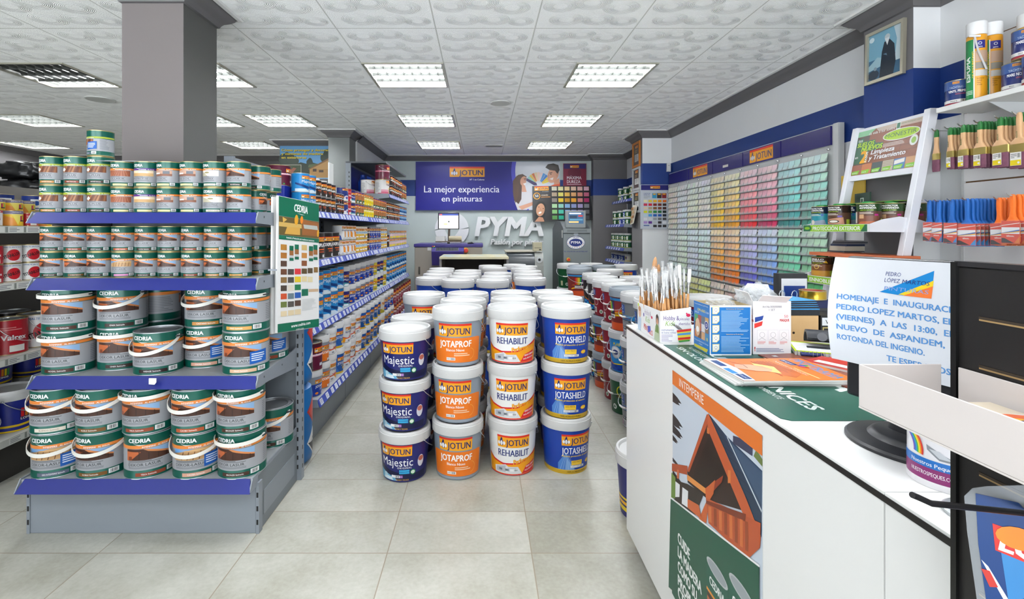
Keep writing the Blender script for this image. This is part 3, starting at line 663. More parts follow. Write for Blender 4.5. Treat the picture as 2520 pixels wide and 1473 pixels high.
def art_rehabilit(h, r):
    A = Art()
    A.poly([(-1.35*r, .11), (-1.0*r, .085), (-.5*r, .07), (.2*r, .075), (1.3*r, .13), (1.3*r, .004), (-1.35*r, .004)], 'd9202b')
    A.poly([(-1.35*r, .102), (-1.0*r, .076), (-.5*r, .061), (.2*r, .067), (.75*r, .09), (1.25*r, .118), (1.25*r, .010), (-1.35*r, .010)], 'f7a416')
    A.poly([(-.95*r, .012), (-.95*r, .046), (-.4*r, .064), (-.28*r, .052), (.15*r, .052), (.35*r, .012)], 'dfe1e4')
    A.poly([(-.85*r, .020), (-.85*r, .044), (-.4*r, .058), (-.4*r, .02)], 'b9bdc4'); A.rect(-.3*r, .024, .08*r, .048, 'c9ccd2')
    for i in range(3): A.rect((-.72+i*.3)*r, .028, (-.56+i*.3)*r, .040, '6f757e')
    A.poly([(.35*r, .012), (.55*r, .052), (1.1*r, .070), (1.1*r, .012)], 'd9202b'); A.text('GRAN CUBRIENTE', .55*r, .040, .010, 'ffffff', bold=.02, maxw=.62*r, rot=.12); A.text('FACIL APLICACION', .5*r, .022, .008, 'ffffff', bold=.02, maxw=.6*r, rot=.12)
    A.text('PROTECCION DE FACHADAS', -.5*r, .004, .008, 'e85a60', bold=.01, maxw=.95*r)
    logo_j(A, -.75*r, .158, 1.42*r, .066); A.text('REHABILIT', -.73*r, .110, .036, '1f2f74', bold=.02, w=1.4*r)
    A.text('Performance', -.05*r, .066, .024, 'd9202b', bold=.06, shear=.2, maxw=1.05*r, rot=.17); A.text('Performance', -.05*r, .066, .024, 'ffd21f', bold=.012, shear=.2, maxw=1.05*r, rot=.17)
    A.rect(-.2*r, .026, .16*r, .040, 'f4f4f4'); A.bars(-.02*r, .028, .14*r, .038, n=6)
    return A
def art_jotashield(h, r):
    A = Art(); e = 3.1*r
    A.rect(-e, 0, e, .024, 'c9a227'); A.rect(-1.0*r, .0195, 1.0*r, .022, 'e2c050')
    A.poly([(-.9*r, .024), (-.9*r, .06), (-.55*r, .12), (-.1*r, .024)], '4f86cf'); A.poly([(-.55*r, .024), (-.5*r, .09), (-.15*r, .024)], '7ba8e0')
    for i in range(6): A.poly([((-.8+i*.12)*r, .026), ((-.79+i*.12)*r, .026), ((-.56+i*.03)*r, .112), ((-.565+i*.03)*r, .112)], 'bcd2f0')
    for i in range(5): A.poly([((.5+i*.12)*r, .026), ((.53+i*.12)*r, .026), ((.62+i*.10)*r, .16), ((.61+i*.10)*r, .16)], '2a55b8')
    logo_j(A, -.72*r, .160, 1.42*r, .062); A.text('JOTASHIELD', -.72*r, .113, .036, 'ffffff', bold=.02, w=1.44*r)
    A.text('Máxima protección al exterior', -.72*r, .097, .010, 'f6d23a', bold=.02, w=1.42*r)
    A.rect(-.3*r, .050, .22*r, .076, 'f6c93a'); A.text('LISO MATE', -.04*r, .064, .009, '604a10', 'c', maxw=.42*r); A.rect(-.33*r, .036, .34*r, .048, 'f0f0f0'); A.bars(.12*r, .038, .3*r, .046, n=5); A.text('BLANCO / WHITE', -.1*r, .039, .006, '303030', 'c', maxw=.38*r)
    A.ell(.62*r, .058, .16*r, .011, 'f08a20'); A.ell(.62*r, .058, .14*r, .008, 'f6d23a'); A.text('100% ACRÍLICO PURO', 0, .008, .009, '4a3a08', 'c', bold=.01, maxw=1.0*r)
    return A
def art_majestic(h, r, low=True):
    A = Art(); k = h/.270
    A.poly([(-1.1*r, .012*k), (1.25*r, .012*k), (1.25*r, .05*k), (.4*r, .045*k), (-.5*r, .065*k), (-1.1*r, .095*k)], '12163f')
    A.poly([(-1.1*r, .010*k), (-.1*r, .010*k), (-.25*r, .028*k), (-.6*r, .042*k), (-1.1*r, .06*k)], '6cb4d8'); A.poly([(-.85*r, .012*k), (-.3*r, .012*k), (-.38*r, .028*k), (-.8*r, .035*k)], 'dcebf2'); A.ell(-.72*r, .036*k, .12*r, .012, 'b7d7e6', 10)
    logo_j(A, -.88*r, .145*k, 1.4*r, .058*k); A.text('Majestic', -.85*r, .090*k, .044*k, 'ffffff', w=1.42*r, bold=-.008); A.text('ORIGINAL', -.1*r, .076*k, .010*k, 'ffffff', bold=.02, w=.62*r, space=1.3)
    for i in range(2): A.rect(-.02*r, (.048+i*.012)*k, .42*r, (.058+i*.012)*k, '35a8dc')
    A.ell(.58*r, .055*k, .12*r, .015*k, '1d7a45'); A.ell(.58*r, .055*k, .09*r, .010*k, 'd8e8d8', 12)
    A.rect(-.38*r, .026*k, .0, .040*k, 'f2f2f2'); A.bars(-.2*r, .028*k, -.02*r, .038*k, n=6); A.rect(.0, .026*k, .13*r, .040*k, 'a87cc0'); A.text('SEDOSO Y TECHOS', -.2*r, .011*k, .008*k, 'e0b050', bold=.02, maxw=.6*r)
    A.ell(.95*r, .105*k, .16*r, .032*k, 'd9dbe6'); A.ell(.95*r, .118*k, .13*r, .014*k, 'c06a58')
    return A
R_ = .137
K_PROF = bucket_kind('paint_bucket', .305, .120, R_, art_jotaprof(.3, .128), M('8b95a1', .35), bail=(2.6, .11))
K_REH = bucket_kind('paint_bucket', .305, .120, R_, art_rehabilit(.3, .128), M('f2f2f0', .32), bail=(2.7, .11))
K_SHI = bucket_kind('paint_bucket', .305, .120, R_, art_jotashield(.3, .128), M('1440a4', .3), bail=(2.6, .11), clips=False)
K_MAJ = bucket_kind('paint_bucket', .270, .118, R_, art_majestic(.27, .127), M('20246c', .3), bail=(2.6, .10), clips=False, lidh=.060)
GB = 'white-lidded buckets stacked in the middle of the aisle'
CT = {id(K_PROF): 'orange and grey', id(K_REH): 'white and yellow', id(K_SHI): 'blue', id(K_MAJ): 'navy'}
def stack(kinds, x, y, where, rots, grp=GB, names=None):
    z = 0.0; tiers = ('bottom', 'middle', 'top') if len(kinds) == 3 else ('lower', 'upper') if len(kinds) == 2 else ('',)
    for i, k in enumerate(kinds):
        c = (names[i] if names else CT[id(k)])
        k.place((x+random.uniform(-.003, .003), y+random.uniform(-.003, .003), z), '%s bucket%s of %s' % (c, ', ' + tiers[i] if tiers[i] else '', where), grp, math.radians(rots[i % len(rots)]))
        z += max(v.co.z for v in k.parts[0][1].vertices) + .0004
stack([K_MAJ]*3, -.425, 2.712, 'front stack, first column from left', [-4, -8, -2])
stack([K_PROF]*3, -.130, 2.735, 'front stack, second column from left', [1, -2, -1])
stack([K_REH]*3, .176, 2.780, 'front stack, third column from left', [2, -1, -3])
stack([K_SHI]*3, .483, 2.805, 'front stack, fourth column from left', [22, 3, 5])
stack([K_MAJ]*3, -.415, 3.015, 'second row stack, first column', [12, 14, 18])
stack([K_PROF]*3, -.110, 3.035, 'second row stack, second column', [38, 34, 30])
stack([K_REH]*3, .200, 3.080, 'second row stack, third column', [20, 25, 15])
stack([K_SHI]*3, .500, 3.105, 'second row stack, fourth column', [10, 20, 30])
stack([K_PROF]*3, -.390, 3.32, 'third row stack, first column', [18, 14, 16])
stack([K_REH]*3, -.095, 3.34, 'third row stack, second column', [60, 50, 40])
stack([K_SHI]*3, .205, 3.39, 'third row stack, third column', [60, 50, 40])
stack([K_SHI]*3, .500, 3.41, 'third row stack, fourth column', [60, 50, 40])
K_SHB = bucket_kind('paint_bucket', .305, .120, R_, art_jotashield(.3, .128), M('1440a4', .3), bail=(-.25, .10), clips=False); CT[id(K_SHB)] = 'blue'
far = {1: [(-.454, 4.43), (-.43, 4.80), (-.435, 5.15), (-.445, 5.50)], 2: [(-.203, 4.24), (-.160, 4.56), (-.145, 4.90), (-.146, 5.22)], 3: [(.100, 4.24), (.142, 4.57), (.165, 4.92), (.150, 5.62), (.110, 5.95)], 4: [(.440, 4.40), (.455, 4.80), (.490, 5.15), (.470, 5.50), (.53, 5.85), (.415, 6.14)]}
for c, lst in far.items():
    for i, (x, y) in enumerate(lst):
        kk = K_SHB if i == 0 else (K_SHI, K_PROF, K_REH)[(c+i) % 3]
        stack([kk]*3, x, y, 'far block, row %s, column %s' % (('one', 'two', 'three', 'four', 'five', 'six')[i], ('one', 'two', 'three', 'four')[c-1]), [80+7*c, 95, 110] if i == 0 else [140, 200, 250])
# ------------------------------------------------------------------ coloured buckets in the right aisle, behind the counter
def art_lomar(r):
    A = Art(); e = 3.1*r
    A.rect(-e, 0, e, .055, 'd8542a'); A.rect(-e, .215, e, .235, '2f7fb8')
    A.poly([(-1.3*r, .07), (-.4*r, .10), (.3*r, .105), (1.3*r, .085), (1.3*r, .095), (.3*r, .118), (-.5*r, .112), (-1.3*r, .082)], 'f2c21e'); A.poly([(-1.3*r, .12), (.2*r, .16), (1.3*r, .20), (1.3*r, .155), (.2*r, .13)], 'd8542a'); A.poly([(-1.3*r, .112), (.2*r, .135), (1.3*r, .165), (1.3*r, .156), (.2*r, .124)], 'f2c21e')
    A.rect(-.95*r, .115, -.2*r, .215, '3c2b33')
    for i, c in enumerate(('d8242a', 'ee8a22', 'f4e023', '2fa04a', '5a2d82')): A.rect((-.92+i*.145)*r, .125, (-.81+i*.145)*r, .205, c)
    A.rect(-.95*r, .085, -.2*r, .112, 'f0f0f0'); A.text('LOMAR', -.92*r, .092, .014, '202020', bold=.03, w=.66*r)
    for i, ch in enumerate('LOMAR'): A.text(ch, .42*r, .190-i*.040, .026, 'ffffff', 'c', bold=.02)
    return A
def art_pyma(r, body):
    A = Art()
    if body == 'red':
        A.rect(-1.1*r, .175, -.75*r, .225, '2450a0'); A.ring(-.93*r, .205, .009, .012, 'ffffff', 14); A.text('pyma', -.93*r, .18, .010, 'ffffff', 'c', bold=.02)
        for cx, cy, q in ((-.75, .12, .03), (.45, .16, .042), (.35, .05, .024)): A.ring(cx*r, cy, q*.86, q, 'e9e2d6', 24)
        A.rect(-1.05*r, .03, -.7*r, .075, 'ece8e2'); A.bars(-1.0*r, .04, -.75*r, .065); A.rect(.05*r, .11, .7*r, .13, '3a2424'); A.lines(.08*r, .112, .68*r, .128, 'c9b8a8', 2, 2); A.ell(-.3*r, .04, .018, .018, 'e8ece4', 14); A.poly([(-.3*r-.010, .032), (-.3*r+.010, .032), (-.3*r, .055)], '2a7a3c')
    elif body == 'green':
        for cx, cy, q in ((.25, .17, .045), (.5, .05, .03)): A.ring(cx*r, cy, q*.84, q, 'e9e023', 24)
        A.rect(.78*r, .015, 1.0*r, .23, 'f0e02a'); A.rect(-.15*r, .12, .45*r, .14, '3a3420'); A.text('acrílica', .15*r, .125, .010, 'e9e023', 'c', bold=.02); A.ell(-.3*r, .05, .02, .02, 'e8ece4', 14); A.poly([(-.3*r-.011, .042), (-.3*r+.011, .042), (-.3*r, .066)], '1d5a34'); A.rect(-1.0*r, .03, -.75*r, .09, 'c9c4a0')
    elif body == 'grey':
        A.rect(-1.0*r, .165, -.55*r, .225, '2450a0'); A.ring(-.78*r, .205, .010, .013, 'ffffff', 14); A.text('pyma', -.78*r, .172, .011, 'ffffff', 'c', bold=.02)
        A.rect(-1.0*r, .125, .1*r, .155, '2b86c8'); A.lines(-.95*r, .128, .05*r, .152, '8a4a40', 2, 3); A.rect(-1.0*r, .06, .1*r, .12, '55585c'); A.lines(-.95*r, .08, 0, .118, 'c8cacd', 4, 8)
        for i in range(4): A.ell((-.85+i*.22)*r, .070, .009, .007, 'b8bcc0', 10)
        A.rect(-1.05*r, .008, -.5*r, .055, 'ececec'); A.rect(-1.0*r, .012, -.85*r, .05, 'b02a80'); A.bars(-.8*r, .015, -.55*r, .048, n=6)
    else:                                                          # black or blue, round emblem and chequered foot
        yl = 'f0d62a'; A.text('PLASTICA', 0, .195, .020, 'ffffff' if body == 'black' else yl, 'c', bold=.03, maxw=1.5*r)
        A.ell(-.35*r, .145, .046, .046, 'c9ccd0', 24); A.ell(-.35*r, .145, .038, .038, 'f0f0f0', 24); A.ell(-.35*r, .145, .026, .018, '243a80', 20); A.text('PYMA', -.35*r, .140, .010, 'ffffff', 'c', bold=.03)
        A.text('15 litros', .3*r, .095, .014, yl, 'c', bold=.03, maxw=.9*r)
        A.rect(-1.4*r, .012, 1.4*r, .055, '1a3f9c' if body == 'black' else '1a4ab0')
        for i in range(12): A.rect((-1.4+i*.235)*r, (.012 if i % 2 else .034), (-1.4+(i+.9)*.235)*r, (.030 if i % 2 else .054), '2fb4d8' if body == 'black' else '123a98')
        A.line([(-1.0*r, .085), (-.6*r, .055), (0, .062), (.8*r, .09)], .008, yl); A.line([(-1.1*r, .10), (-.8*r, .062), (-.5*r, .055)], .007, 'd8302a')
    return A
K_LOM = bucket_kind('paint_bucket', .305, .120, R_, art_lomar(.128), M('7d2a26', .35), LIDG, (-.3, .10), True, clips=False)
K_RED = bucket_kind('paint_bucket', .305, .120, R_, art_pyma(.128, 'red'), M('8c1f2c', .35), LIDW, (-.4, .10), True, clips=False)
K_GRN = bucket_kind('paint_bucket', .305, .120, R_, art_pyma(.128, 'green'), M('14502f', .35), LIDW, (-.4, .10), True, clips=False)
K_GRY = bucket_kind('paint_bucket', .305, .120, R_, art_pyma(.128, 'grey'), M('74777b', .35), LIDW, (-.5, .10), True, clips=False)
K_BLK = bucket_kind('paint_bucket', .305, .120, R_, art_pyma(.128, 'black'), M('2a2426', .35), LIDW, (-.4, .10), True, clips=False)
K_BLU = bucket_kind('paint_bucket', .305, .120, R_, art_pyma(.128, 'blue'), M('1f86cc', .35), LIDW, (-.4, .10), True, clips=False)
K_GRG = bucket_kind('paint_bucket', .305, .120, R_, art_pyma(.128, 'green'), M('14502f', .35), LIDG, (-.4, .10), True, clips=False)
for k, c in ((K_LOM, 'rust and orange'), (K_RED, 'dark red'), (K_GRN, 'dark green'), (K_GRY, 'grey-labelled'), (K_BLK, 'black-labelled'), (K_BLU, 'sky blue'), (K_GRG, 'green grey-lidded')): CT[id(k)] = c
GR = 'buckets stacked along the right aisle behind the counter'
def row(n): return 'right aisle inner row, %s stack past the counter' % nth(n)
stack([K_GRY]*3, 1.10, 3.055, row(1), [-50], GR); stack([K_GRY]*3, 1.098, 3.345, row(2), [-42, -46, -44], GR)
stack([K_GRN, K_BLU, K_LOM], 1.095, 3.635, row(3), [-50, -40, -55], GR); stack([K_RED]*3, 1.115, 3.935, row(4), [-50, -42, -35], GR)
stack([K_LOM, K_LOM, K_RED], 1.105, 4.23, row(5), [-55, -55, -30], GR); stack([K_BLK]*3, 1.125, 4.53, row(6), [-30, -25, -28], GR)
stack([K_BLK]*3, 1.15, 4.86, row(7), [-25], GR); stack([K_LOM]*3, 1.115, 5.56, row(8), [20], GR); stack([K_GRG]*3, 1.20, 5.95, row(9), [10], GR); stack([K_GRN]*3, 1.12, 6.30, row(10), [0], GR)
def row2(n): return 'right aisle outer row by the wall, %s stack' % nth(n)
for n, (x, y, k) in enumerate(((1.475, 3.17, K_RED), (1.42, 4.10, K_BLK), (1.415, 4.48, K_RED), (1.41, 5.35, K_BLK), (1.495, 5.98, K_GRG), (1.43, 6.33, K_RED), (1.80, 6.10, K_SHI))): stack([k]*3, x, y, row2(n+1), [-20], GR)
def art_yel(r):
    A = Art(); e = 3.1*r; A.rect(-e, .06, e, .075, 'f0b020'); A.rect(-e, .03, e, .05, 'f0d020'); A.rect(-e, .085, e, .095, 'f0d020'); return A
K_YEL = bucket_kind('paint_bucket', .305, .120, R_, art_yel(.128), M('20246c', .35), LIDW, None, clips=False)
K_YEL.place((.785, 2.32, 0), 'white-lidded navy bucket with yellow stripes on the floor at the end of the white counter', GR, 0)
# ------------------------------------------------------------------ long shelving along the left of the aisle
def art_small(kind, r, h):
    A = Art(); e = 3.1*r
    def lg(y0, w=1.25, hh=.17): logo_j(A, -.62*r, y0*h, w*r, hh*h)
    def tick(x=.1, c='f2f2f2'): A.rect(x*r, .06*h, (x+.5)*r, .17*h, c); A.bars((x+.2)*r, .08*h, (x+.45)*r, .15*h, n=5)
    if kind == 'oxi':
        lg(.66); A.text('OXIPLAST', -.6*r, .46*h, .13*h, 'ffffff', bold=.04, w=1.35*r); A.rect(-.2*r, .34*h, .6*r, .38*h, 'e0662a'); A.rect(-.1*r, .25*h, .6*r, .29*h, 'b04a2a'); tick(.25); A.rect(-1.75*r, .15*h, -1.2*r, .8*h, 'b9bcc2')
    elif kind == 'majb':
        A.poly([(-1.4*r, .40*h), (-.3*r, .22*h), (1.4*r, .06*h), (1.4*r, .22*h), (-.2*r, .34*h), (-1.4*r, .50*h)], '103a78'); A.poly([(-1.4*r, 0), (-1.4*r, .16*h), (-.2*r, .17*h), (.6*r, .02*h), (.6*r, 0)], 'dcebf4'); lg(.68); A.text('Majestic', -.62*r, .48*h, .15*h, 'ffffff', w=1.4*r); tick(.3)
    elif kind == 'majn':
        A.poly([(-1.4*r, .30*h), (-.3*r, .26*h), (1.4*r, .08*h), (1.4*r, 0), (-1.4*r, 0)], '2f8f98'); A.poly([(-.6*r, .02*h), (.5*r, .02*h), (.3*r, .16*h), (-.5*r, .18*h)], 'e6eef2'); lg(.60); A.text('Majestic', -.62*r, .38*h, .14*h, 'ffffff', w=1.35*r)
    elif kind == 'reh':
        A.poly([(-1.4*r, .42*h), (-.4*r, .26*h), (1.3*r, .40*h), (1.3*r, .36*h), (-.4*r, .22*h), (-1.4*r, .36*h)], 'd9302a'); A.poly([(-1.4*r, .36*h), (-.4*r, .22*h), (1.3*r, .36*h), (1.3*r, .05*h), (-1.4*r, .02*h)], 'f2a01e'); A.poly([(-.7*r, .02*h), (-.6*r, .20*h), (.1*r, .24*h), (.6*r, .02*h)], 'e6e6e8'); A.rect(-.3*r, .06*h, 0, .14*h, '8a8f98'); lg(.68); A.text('REHABILIT', -.62*r, .52*h, .12*h, '1f2f74', bold=.02, w=1.35*r); A.text('Performance', -.1*r, .3*h, .07*h, 'd9302a', bold=.03, maxw=1.1*r, rot=.1)
    elif kind == 'rehw':
        A.poly([(-.1*r, .62*h), (1.2*r, .30*h), (.9*r, .12*h), (-.05*r, .22*h)], 'f2951e'); A.line([(-.1*r, .63*h), (1.2*r, .31*h)], .02*h, 'd9302a'); A.poly([(-1.4*r, .02*h), (-1.4*r, .5*h), (-.8*r, .3*h), (-.6*r, .02*h)], '2a50a8'); A.poly([(-.6*r, .02*h), (-.2*r, .22*h), (.5*r, .05*h)], 'c9ccd2'); lg(.76, 1.25, .16); A.text('REHABILIT', -.62*r, .62*h, .08*h, '1f2f74', bold=.02, w=1.2*r)
    elif kind == 'prof':
        A.rect(-e, .03*h, e, .62*h, '1a3a9c'); lg(.66, 1.25, .18); A.text('JOTAPROF', -.6*r, .44*h, .12*h, 'ffffff', bold=.03, w=1.3*r); A.lines(-.1*r, .28*h, .7*r, .4*h, 'c9d2ee', 3, 2); A.ell(-.45*r, .16*h, .18*r, .06*h, 'f08a20', 12); tick(.2)
    elif kind == 'profo':
        A.rect(-e, .05*h, e, .58*h, 'e8792a'); lg(.64, 1.25, .2); A.text('JOTAPROF', -.6*r, .42*h, .12*h, 'ffffff', bold=.03, w=1.3*r); tick(.1)
    elif kind == 'shield':
        A.rect(-e, 0, e, .1*h, 'd6ae2c'); A.poly([(-1.2*r, .1*h), (-.9*r, .5*h), (-.4*r, .1*h)], '3d78c8'); lg(.66); A.text('JOTASHIELD', -.62*r, .46*h, .13*h, 'ffffff', bold=.02, w=1.35*r); A.lines(-.2*r, .36*h, .7*r, .42*h, 'f0c840', 1, 2); A.rect(0, .2*h, .45*r, .32*h, 'f0b838'); tick(.2)
    elif kind == 'gold':
        A.rect(-e, 0, e, .10*h, 'e6b92e'); A.rect(-e, .10*h, e, .3*h, '2f62b0'); A.rect(-e, .45*h, e, .58*h, '3b9ad0'); A.rect(-.5*r, .12*h, .6*r, .40*h, 'f0bc38'); A.rect(-.3*r, .16*h, .4*r, .26*h, 'f2f2ee'); lg(.64, 1.25, .18); A.text('PREMIUM', -.6*r, .47*h, .08*h, 'ffffff', bold=.02, w=1.2*r)
    elif kind == 'wood':
        A.rect(-e, .03*h, e, .68*h, '9a5f33'); A.lines(-1.3*r, .08*h, 1.3*r, .64*h, 'b8793f', 7, 4); A.poly([(-.4*r, .05*h), (.7*r, .05*h), (.7*r, .34*h), (-.4*r, .3*h)], '1d5a42'); A.rect(-.2*r, .08*h, .5*r, .2*h, 'e9e6de'); lg(.70, 1.25, .17)
    elif kind == 'impr':
        A.rect(-e, .06*h, e, .66*h, 'e6cf1e'); lg(.72, 1.25, .17); A.text('IMPRIMACION', -.6*r, .5*h, .10*h, 'ffffff', bold=.03, w=1.3*r); tick(.1); A.rect(-.5*r, .3*h, .5*r, .34*h, 'b89a10')
    elif kind == 'impt':
        A.rect(-e, .03*h, e, .5*h, 'e2c81e'); lg(.58, 1.25, .18); A.text('IPPLUS', -.6*r, .34*h, .13*h, 'ffffff', bold=.03, w=1.3*r); A.rect(-.5*r, .1*h, .4*r, .2*h, '8a8a70'); tick(.3)
    elif kind == 'tor':
        A.rect(-e, .52*h, e, .60*h, 'd8708c'); A.poly([(-1.4*r, .60*h), (1.4*r, .60*h), (1.4*r, .55*h), (-.3*r, .54*h)], 'f2d0d8'); logo_j(A, .0, .66*h, 1.2*r, .18*h); A.text('Torlan', .1*r, .545*h, .07*h, 'ffffff', maxw=.9*r); A.rect(.5*r, .16*h, .9*r, .26*h, 'dfe6ee'); A.ell(-.2*r, .1*h, .08*r, .03*h, '3aa04a', 10)
    elif kind == 'torw':
        A.poly([(-1.5*r, 0), (1.5*r, 0), (1.5*r, .16*h), (-1.5*r, .2*h)], 'c9627a'); A.poly([(-1.5*r, .2*h), (1.5*r, .16*h), (1.5*r, .3*h), (-1.5*r, .34*h)], 'e0a0ae'); A.rect(-2.0*r, .1*h, -1.0*r, .85*h, 'e6e4e2'); A.lines(-1.9*r, .15*h, -1.1*r, .8*h, 'b0b0b0', 10, 3); logo_j(A, -.3*r, .76*h, 1.2*r, .16*h); A.text('TORLAN', -.3*r, .60*h, .10*h, '8a2a3c', bold=.03, w=1.1*r); A.rect(.2*r, .1*h, .7*r, .45*h, 'e8d24a'); A.rect(.35*r, .14*h, .6*r, .36*h, '2a4a9c')
    elif kind == 'mar':
        lg(.64, 1.2, .18); A.text('IPRIMA', -.6*r, .42*h, .14*h, 'f0e6e6', bold=.03, w=1.3*r); A.lines(-.5*r, .22*h, .6*r, .36*h, 'c9909a', 3, 3); tick(.1)
    elif kind == 'mix':
        lg(.70, 1.3, .2); A.ell(0, .42*h, .6*r, .16*h, 'e8c8d0', 12); A.rect(-.4*r, .05*h, .2*r, .3*h, 'f0d030'); tick(.3); A.rect(-1.3*r, 0, -.6*r, .5*h, '3a5ab0')
    elif kind == 'val':
        A.text('Valrex', -.6*r, .42*h, .14*h, 'ffffff', bold=.03, w=1.3*r); A.rect(-.2*r, .08*h, .6*r, .26*h, 'f2efe8'); A.lines(-.6*r, .68*h, .5*r, .8*h, 'e89090', 2, 1)
    elif kind == 'rehn':
        A.poly([(-1.4*r, h*.98), (-.2*r, h*.98), (1.0*r, .3*h), (-1.4*r, .3*h)], '26387e'); A.ell(.1*r, .25*h, .5*r, .16*h, 'dfe6f0', 14); A.ell(.1*r, .24*h, .2*r, .10*h, '2a50a8', 10); lg(.76, 1.1, .15); A.line([(-1.4*r, .34*h), (1.2*r, .26*h)], .02*h, 'c8304a')
    elif kind == 'oliv':
        A.rect(-e, .02*h, e, .30*h, 'b8a83a'); logo_j(A, -.5*r, .60*h, 1.1*r, .18*h); A.text('MATE', -.4*r, .2*h, .12*h, 'f2f0e0', maxw=r)
    elif kind == 'titan':
        A.text('ESMALTE SINTETICO', -.9*r, .84*h, .07*h, '3a78b0', bold=.02, shear=.2, w=1.7*r); A.ell(.1*r, .45*h, .6*r, .31*h, 'c8202c', 24); A.text('TITANLUX', -.85*r, .22*h, .17*h, '1a1a1c', bold=.035, shear=-.12, w=1.6*r, rot=.32); A.rect(.2*r, .06*h, .8*r, .10*h, 'd89090')
    elif kind == 'titr':
        A.rect(-e, .82*h, e, h*.96, 'c8202c'); A.text('TITAN', -.2*r, .85*h, .08*h, 'ffffff', bold=.03, shear=.2, w=.9*r); A.ell(.15*r, .42*h, .45*r, .25*h, 'c8202c', 20); A.text('TITANLUX', -.7*r, .2*h, .14*h, '1a1a1c', bold=.035, w=1.4*r, rot=.3)
    elif kind == 'lomy':
        A.rect(-e, .03*h, e, .76*h, 'f2c62e'); A.poly([(-1.4*r, .03*h), (.1*r, .03*h), (-.3*r, .5*h), (-1.4*r, .7*h)], 'f2a04a'); A.poly([(.1*r, .1*h), (.6*r, .76*h), (-.5*r, .76*h)], 'f6e470'); A.rect(-e, .78*h, e, .96*h, '77708c'); A.text('ESMALTE', -.4*r, .86*h, .06*h, 'ffffff', bold=.02, w=.9*r)
        A.rect(.35*r, .3*h, .95*r, .66*h, '3a2a40')
        for i, c in enumerate(('d8246a', 'ee8a22', 'f4e023', '2fa04a')): A.rect((.39+i*.14)*r, .38*h, (.50+i*.14)*r, .64*h, c)
    elif kind == 'lomw':
        A.rect(-.6*r, .5*h, .7*r, .9*h, '3a2a40')
        for i, c in enumerate(('d8242a', 'ee8a22', 'f4e023', '2fa04a', '8a2a9a')): A.rect((-.56+i*.25)*r, .55*h, (-.36+i*.25)*r, .88*h, c)
        A.text('LOMAR', -.6*r, .34*h, .12*h, '1f3a7a', bold=.03, w=1.3*r); A.rect(-e, .05*h, e, .22*h, 'f0d890')
    elif kind == 'lomb':
        A.poly([(-e, .30*h), (0, .22*h), (e, .30*h), (e, .24*h), (0, .15*h), (-e, .24*h)], 'f0c81e'); A.poly([(-e, .14*h), (0, .05*h), (e, .14*h), (e, .08*h), (0, .0*h), (-e, .08*h)], 'f0c81e'); A.rect(.05*r, .34*h, .75*r, .74*h, '3a2a60')
        for i, c in enumerate(('d8242a', 'ee8a22', 'f4e023', '2fa04a')): A.rect((.09+i*.17)*r, .44*h, (.22+i*.17)*r, .72*h, c)
        A.text('LOMAR', .08*r, .35*h, .07*h, 'ffffff', bold=.03, w=.62*r)
    elif kind == 'green':
        A.rect(-e, .05*h, e, .10*h, 'e6e23a'); A.line([(-1.2*r, .2*h), (0, .5*h), (1.2*r, .7*h)], .06*h, 'e6e23a'); A.rect(.5*r, .15*h, 1.0*r, .8*h, 'e9ece8'); A.rect(-1.3*r, .1*h, -.8*r, .85*h, 'e6e23a')
    elif kind == 'blue2':
        A.rect(-.5*r, .2*h, .5*r, .75*h, 'e6ecf4'); A.rect(-e, .04*h, e, .14*h, 'e8e6ee'); A.ell(0, .5*h, .3*r, .15*h, '2450a0', 12)
    elif kind == 'plain': pass
    return A
BODY = {'oxi': '2a2524', 'majb': '2189cc', 'majn': '2a2a78', 'reh': 'f2f2f0', 'rehw': 'f0f0f0', 'prof': '9098a2', 'profo': '9098a2', 'shield': '1f5aa8', 'gold': 'ece8dc', 'wood': '4a3a8a', 'impr': '80807a', 'impt': 'd8c83a', 'tor': '5e1c34', 'torw': 'eeecea',
        'mar': '7a1f34', 'mix': 'b8bcc8', 'val': 'b81e2c', 'rehn': 'f2f2f0', 'oliv': 'e6e4d8', 'titan': 'f2f0ee', 'titr': 'f2f0ee', 'lomy': 'e9e6e0', 'lomw': 'f4efe0', 'lomb': '26308c', 'green': '1c5a3c', 'blue2': '2a3f8c', 'plain': '8a8a8a'}
CNAME = {'oxi': 'black', 'majb': 'bright blue', 'majn': 'navy', 'reh': 'white and yellow', 'rehw': 'white', 'prof': 'grey and blue', 'profo': 'orange', 'shield': 'blue', 'gold': 'gold-footed', 'wood': 'wood-brown', 'impr': 'yellow', 'impt': 'yellow', 'tor': 'maroon', 'torw': 'white and pink',
         'mar': 'dark red', 'mix': 'multicoloured', 'val': 'red', 'rehn': 'white and navy', 'oliv': 'cream and olive', 'titan': 'white', 'titr': 'white', 'lomy': 'yellow', 'lomw': 'cream', 'lomb': 'navy', 'green': 'green', 'blue2': 'navy'}
_SK = {}
def small_kind(kind, r, h, tub=False, n=24, parts=True, bail=None):
    k = (kind, r, h, tub, n, parts, bail)
    if k in _SK: return _SK[k]
    b = M(BODY[kind], .3)
    if tub:
        lh = h*.24; q = bucket_kind('paint_tub', h, r*.90, r*.955, art_small(kind, r*.92, h-lh), b, LIDW, bail, n=n, clips=False, cat='paint tub', lidh=lh, rl=r, step=.16)
    else:
        q = tin_kind('paint_can', r, h, art_small(kind, r, h), b, n=n, lidpart=parts, bail=bail, lid=TINLID if kind != 'majb' else M('5aa0cc', .3, .5), rim=GALV if kind in ('oxi', 'majb', 'prof') else GOLD)
    _SK[k] = q; return q
units = [(3.03, 3.875), (3.88, 4.745), (4.75, 5.72), (5.725, 7.23)]
UN = ['nearest the camera', 'second from the camera', 'third from the camera', 'tallest, at the far end']
LB, LL_ = -1.0, -1.07                                              # lip plane of the bottom shelf, of the upper shelves
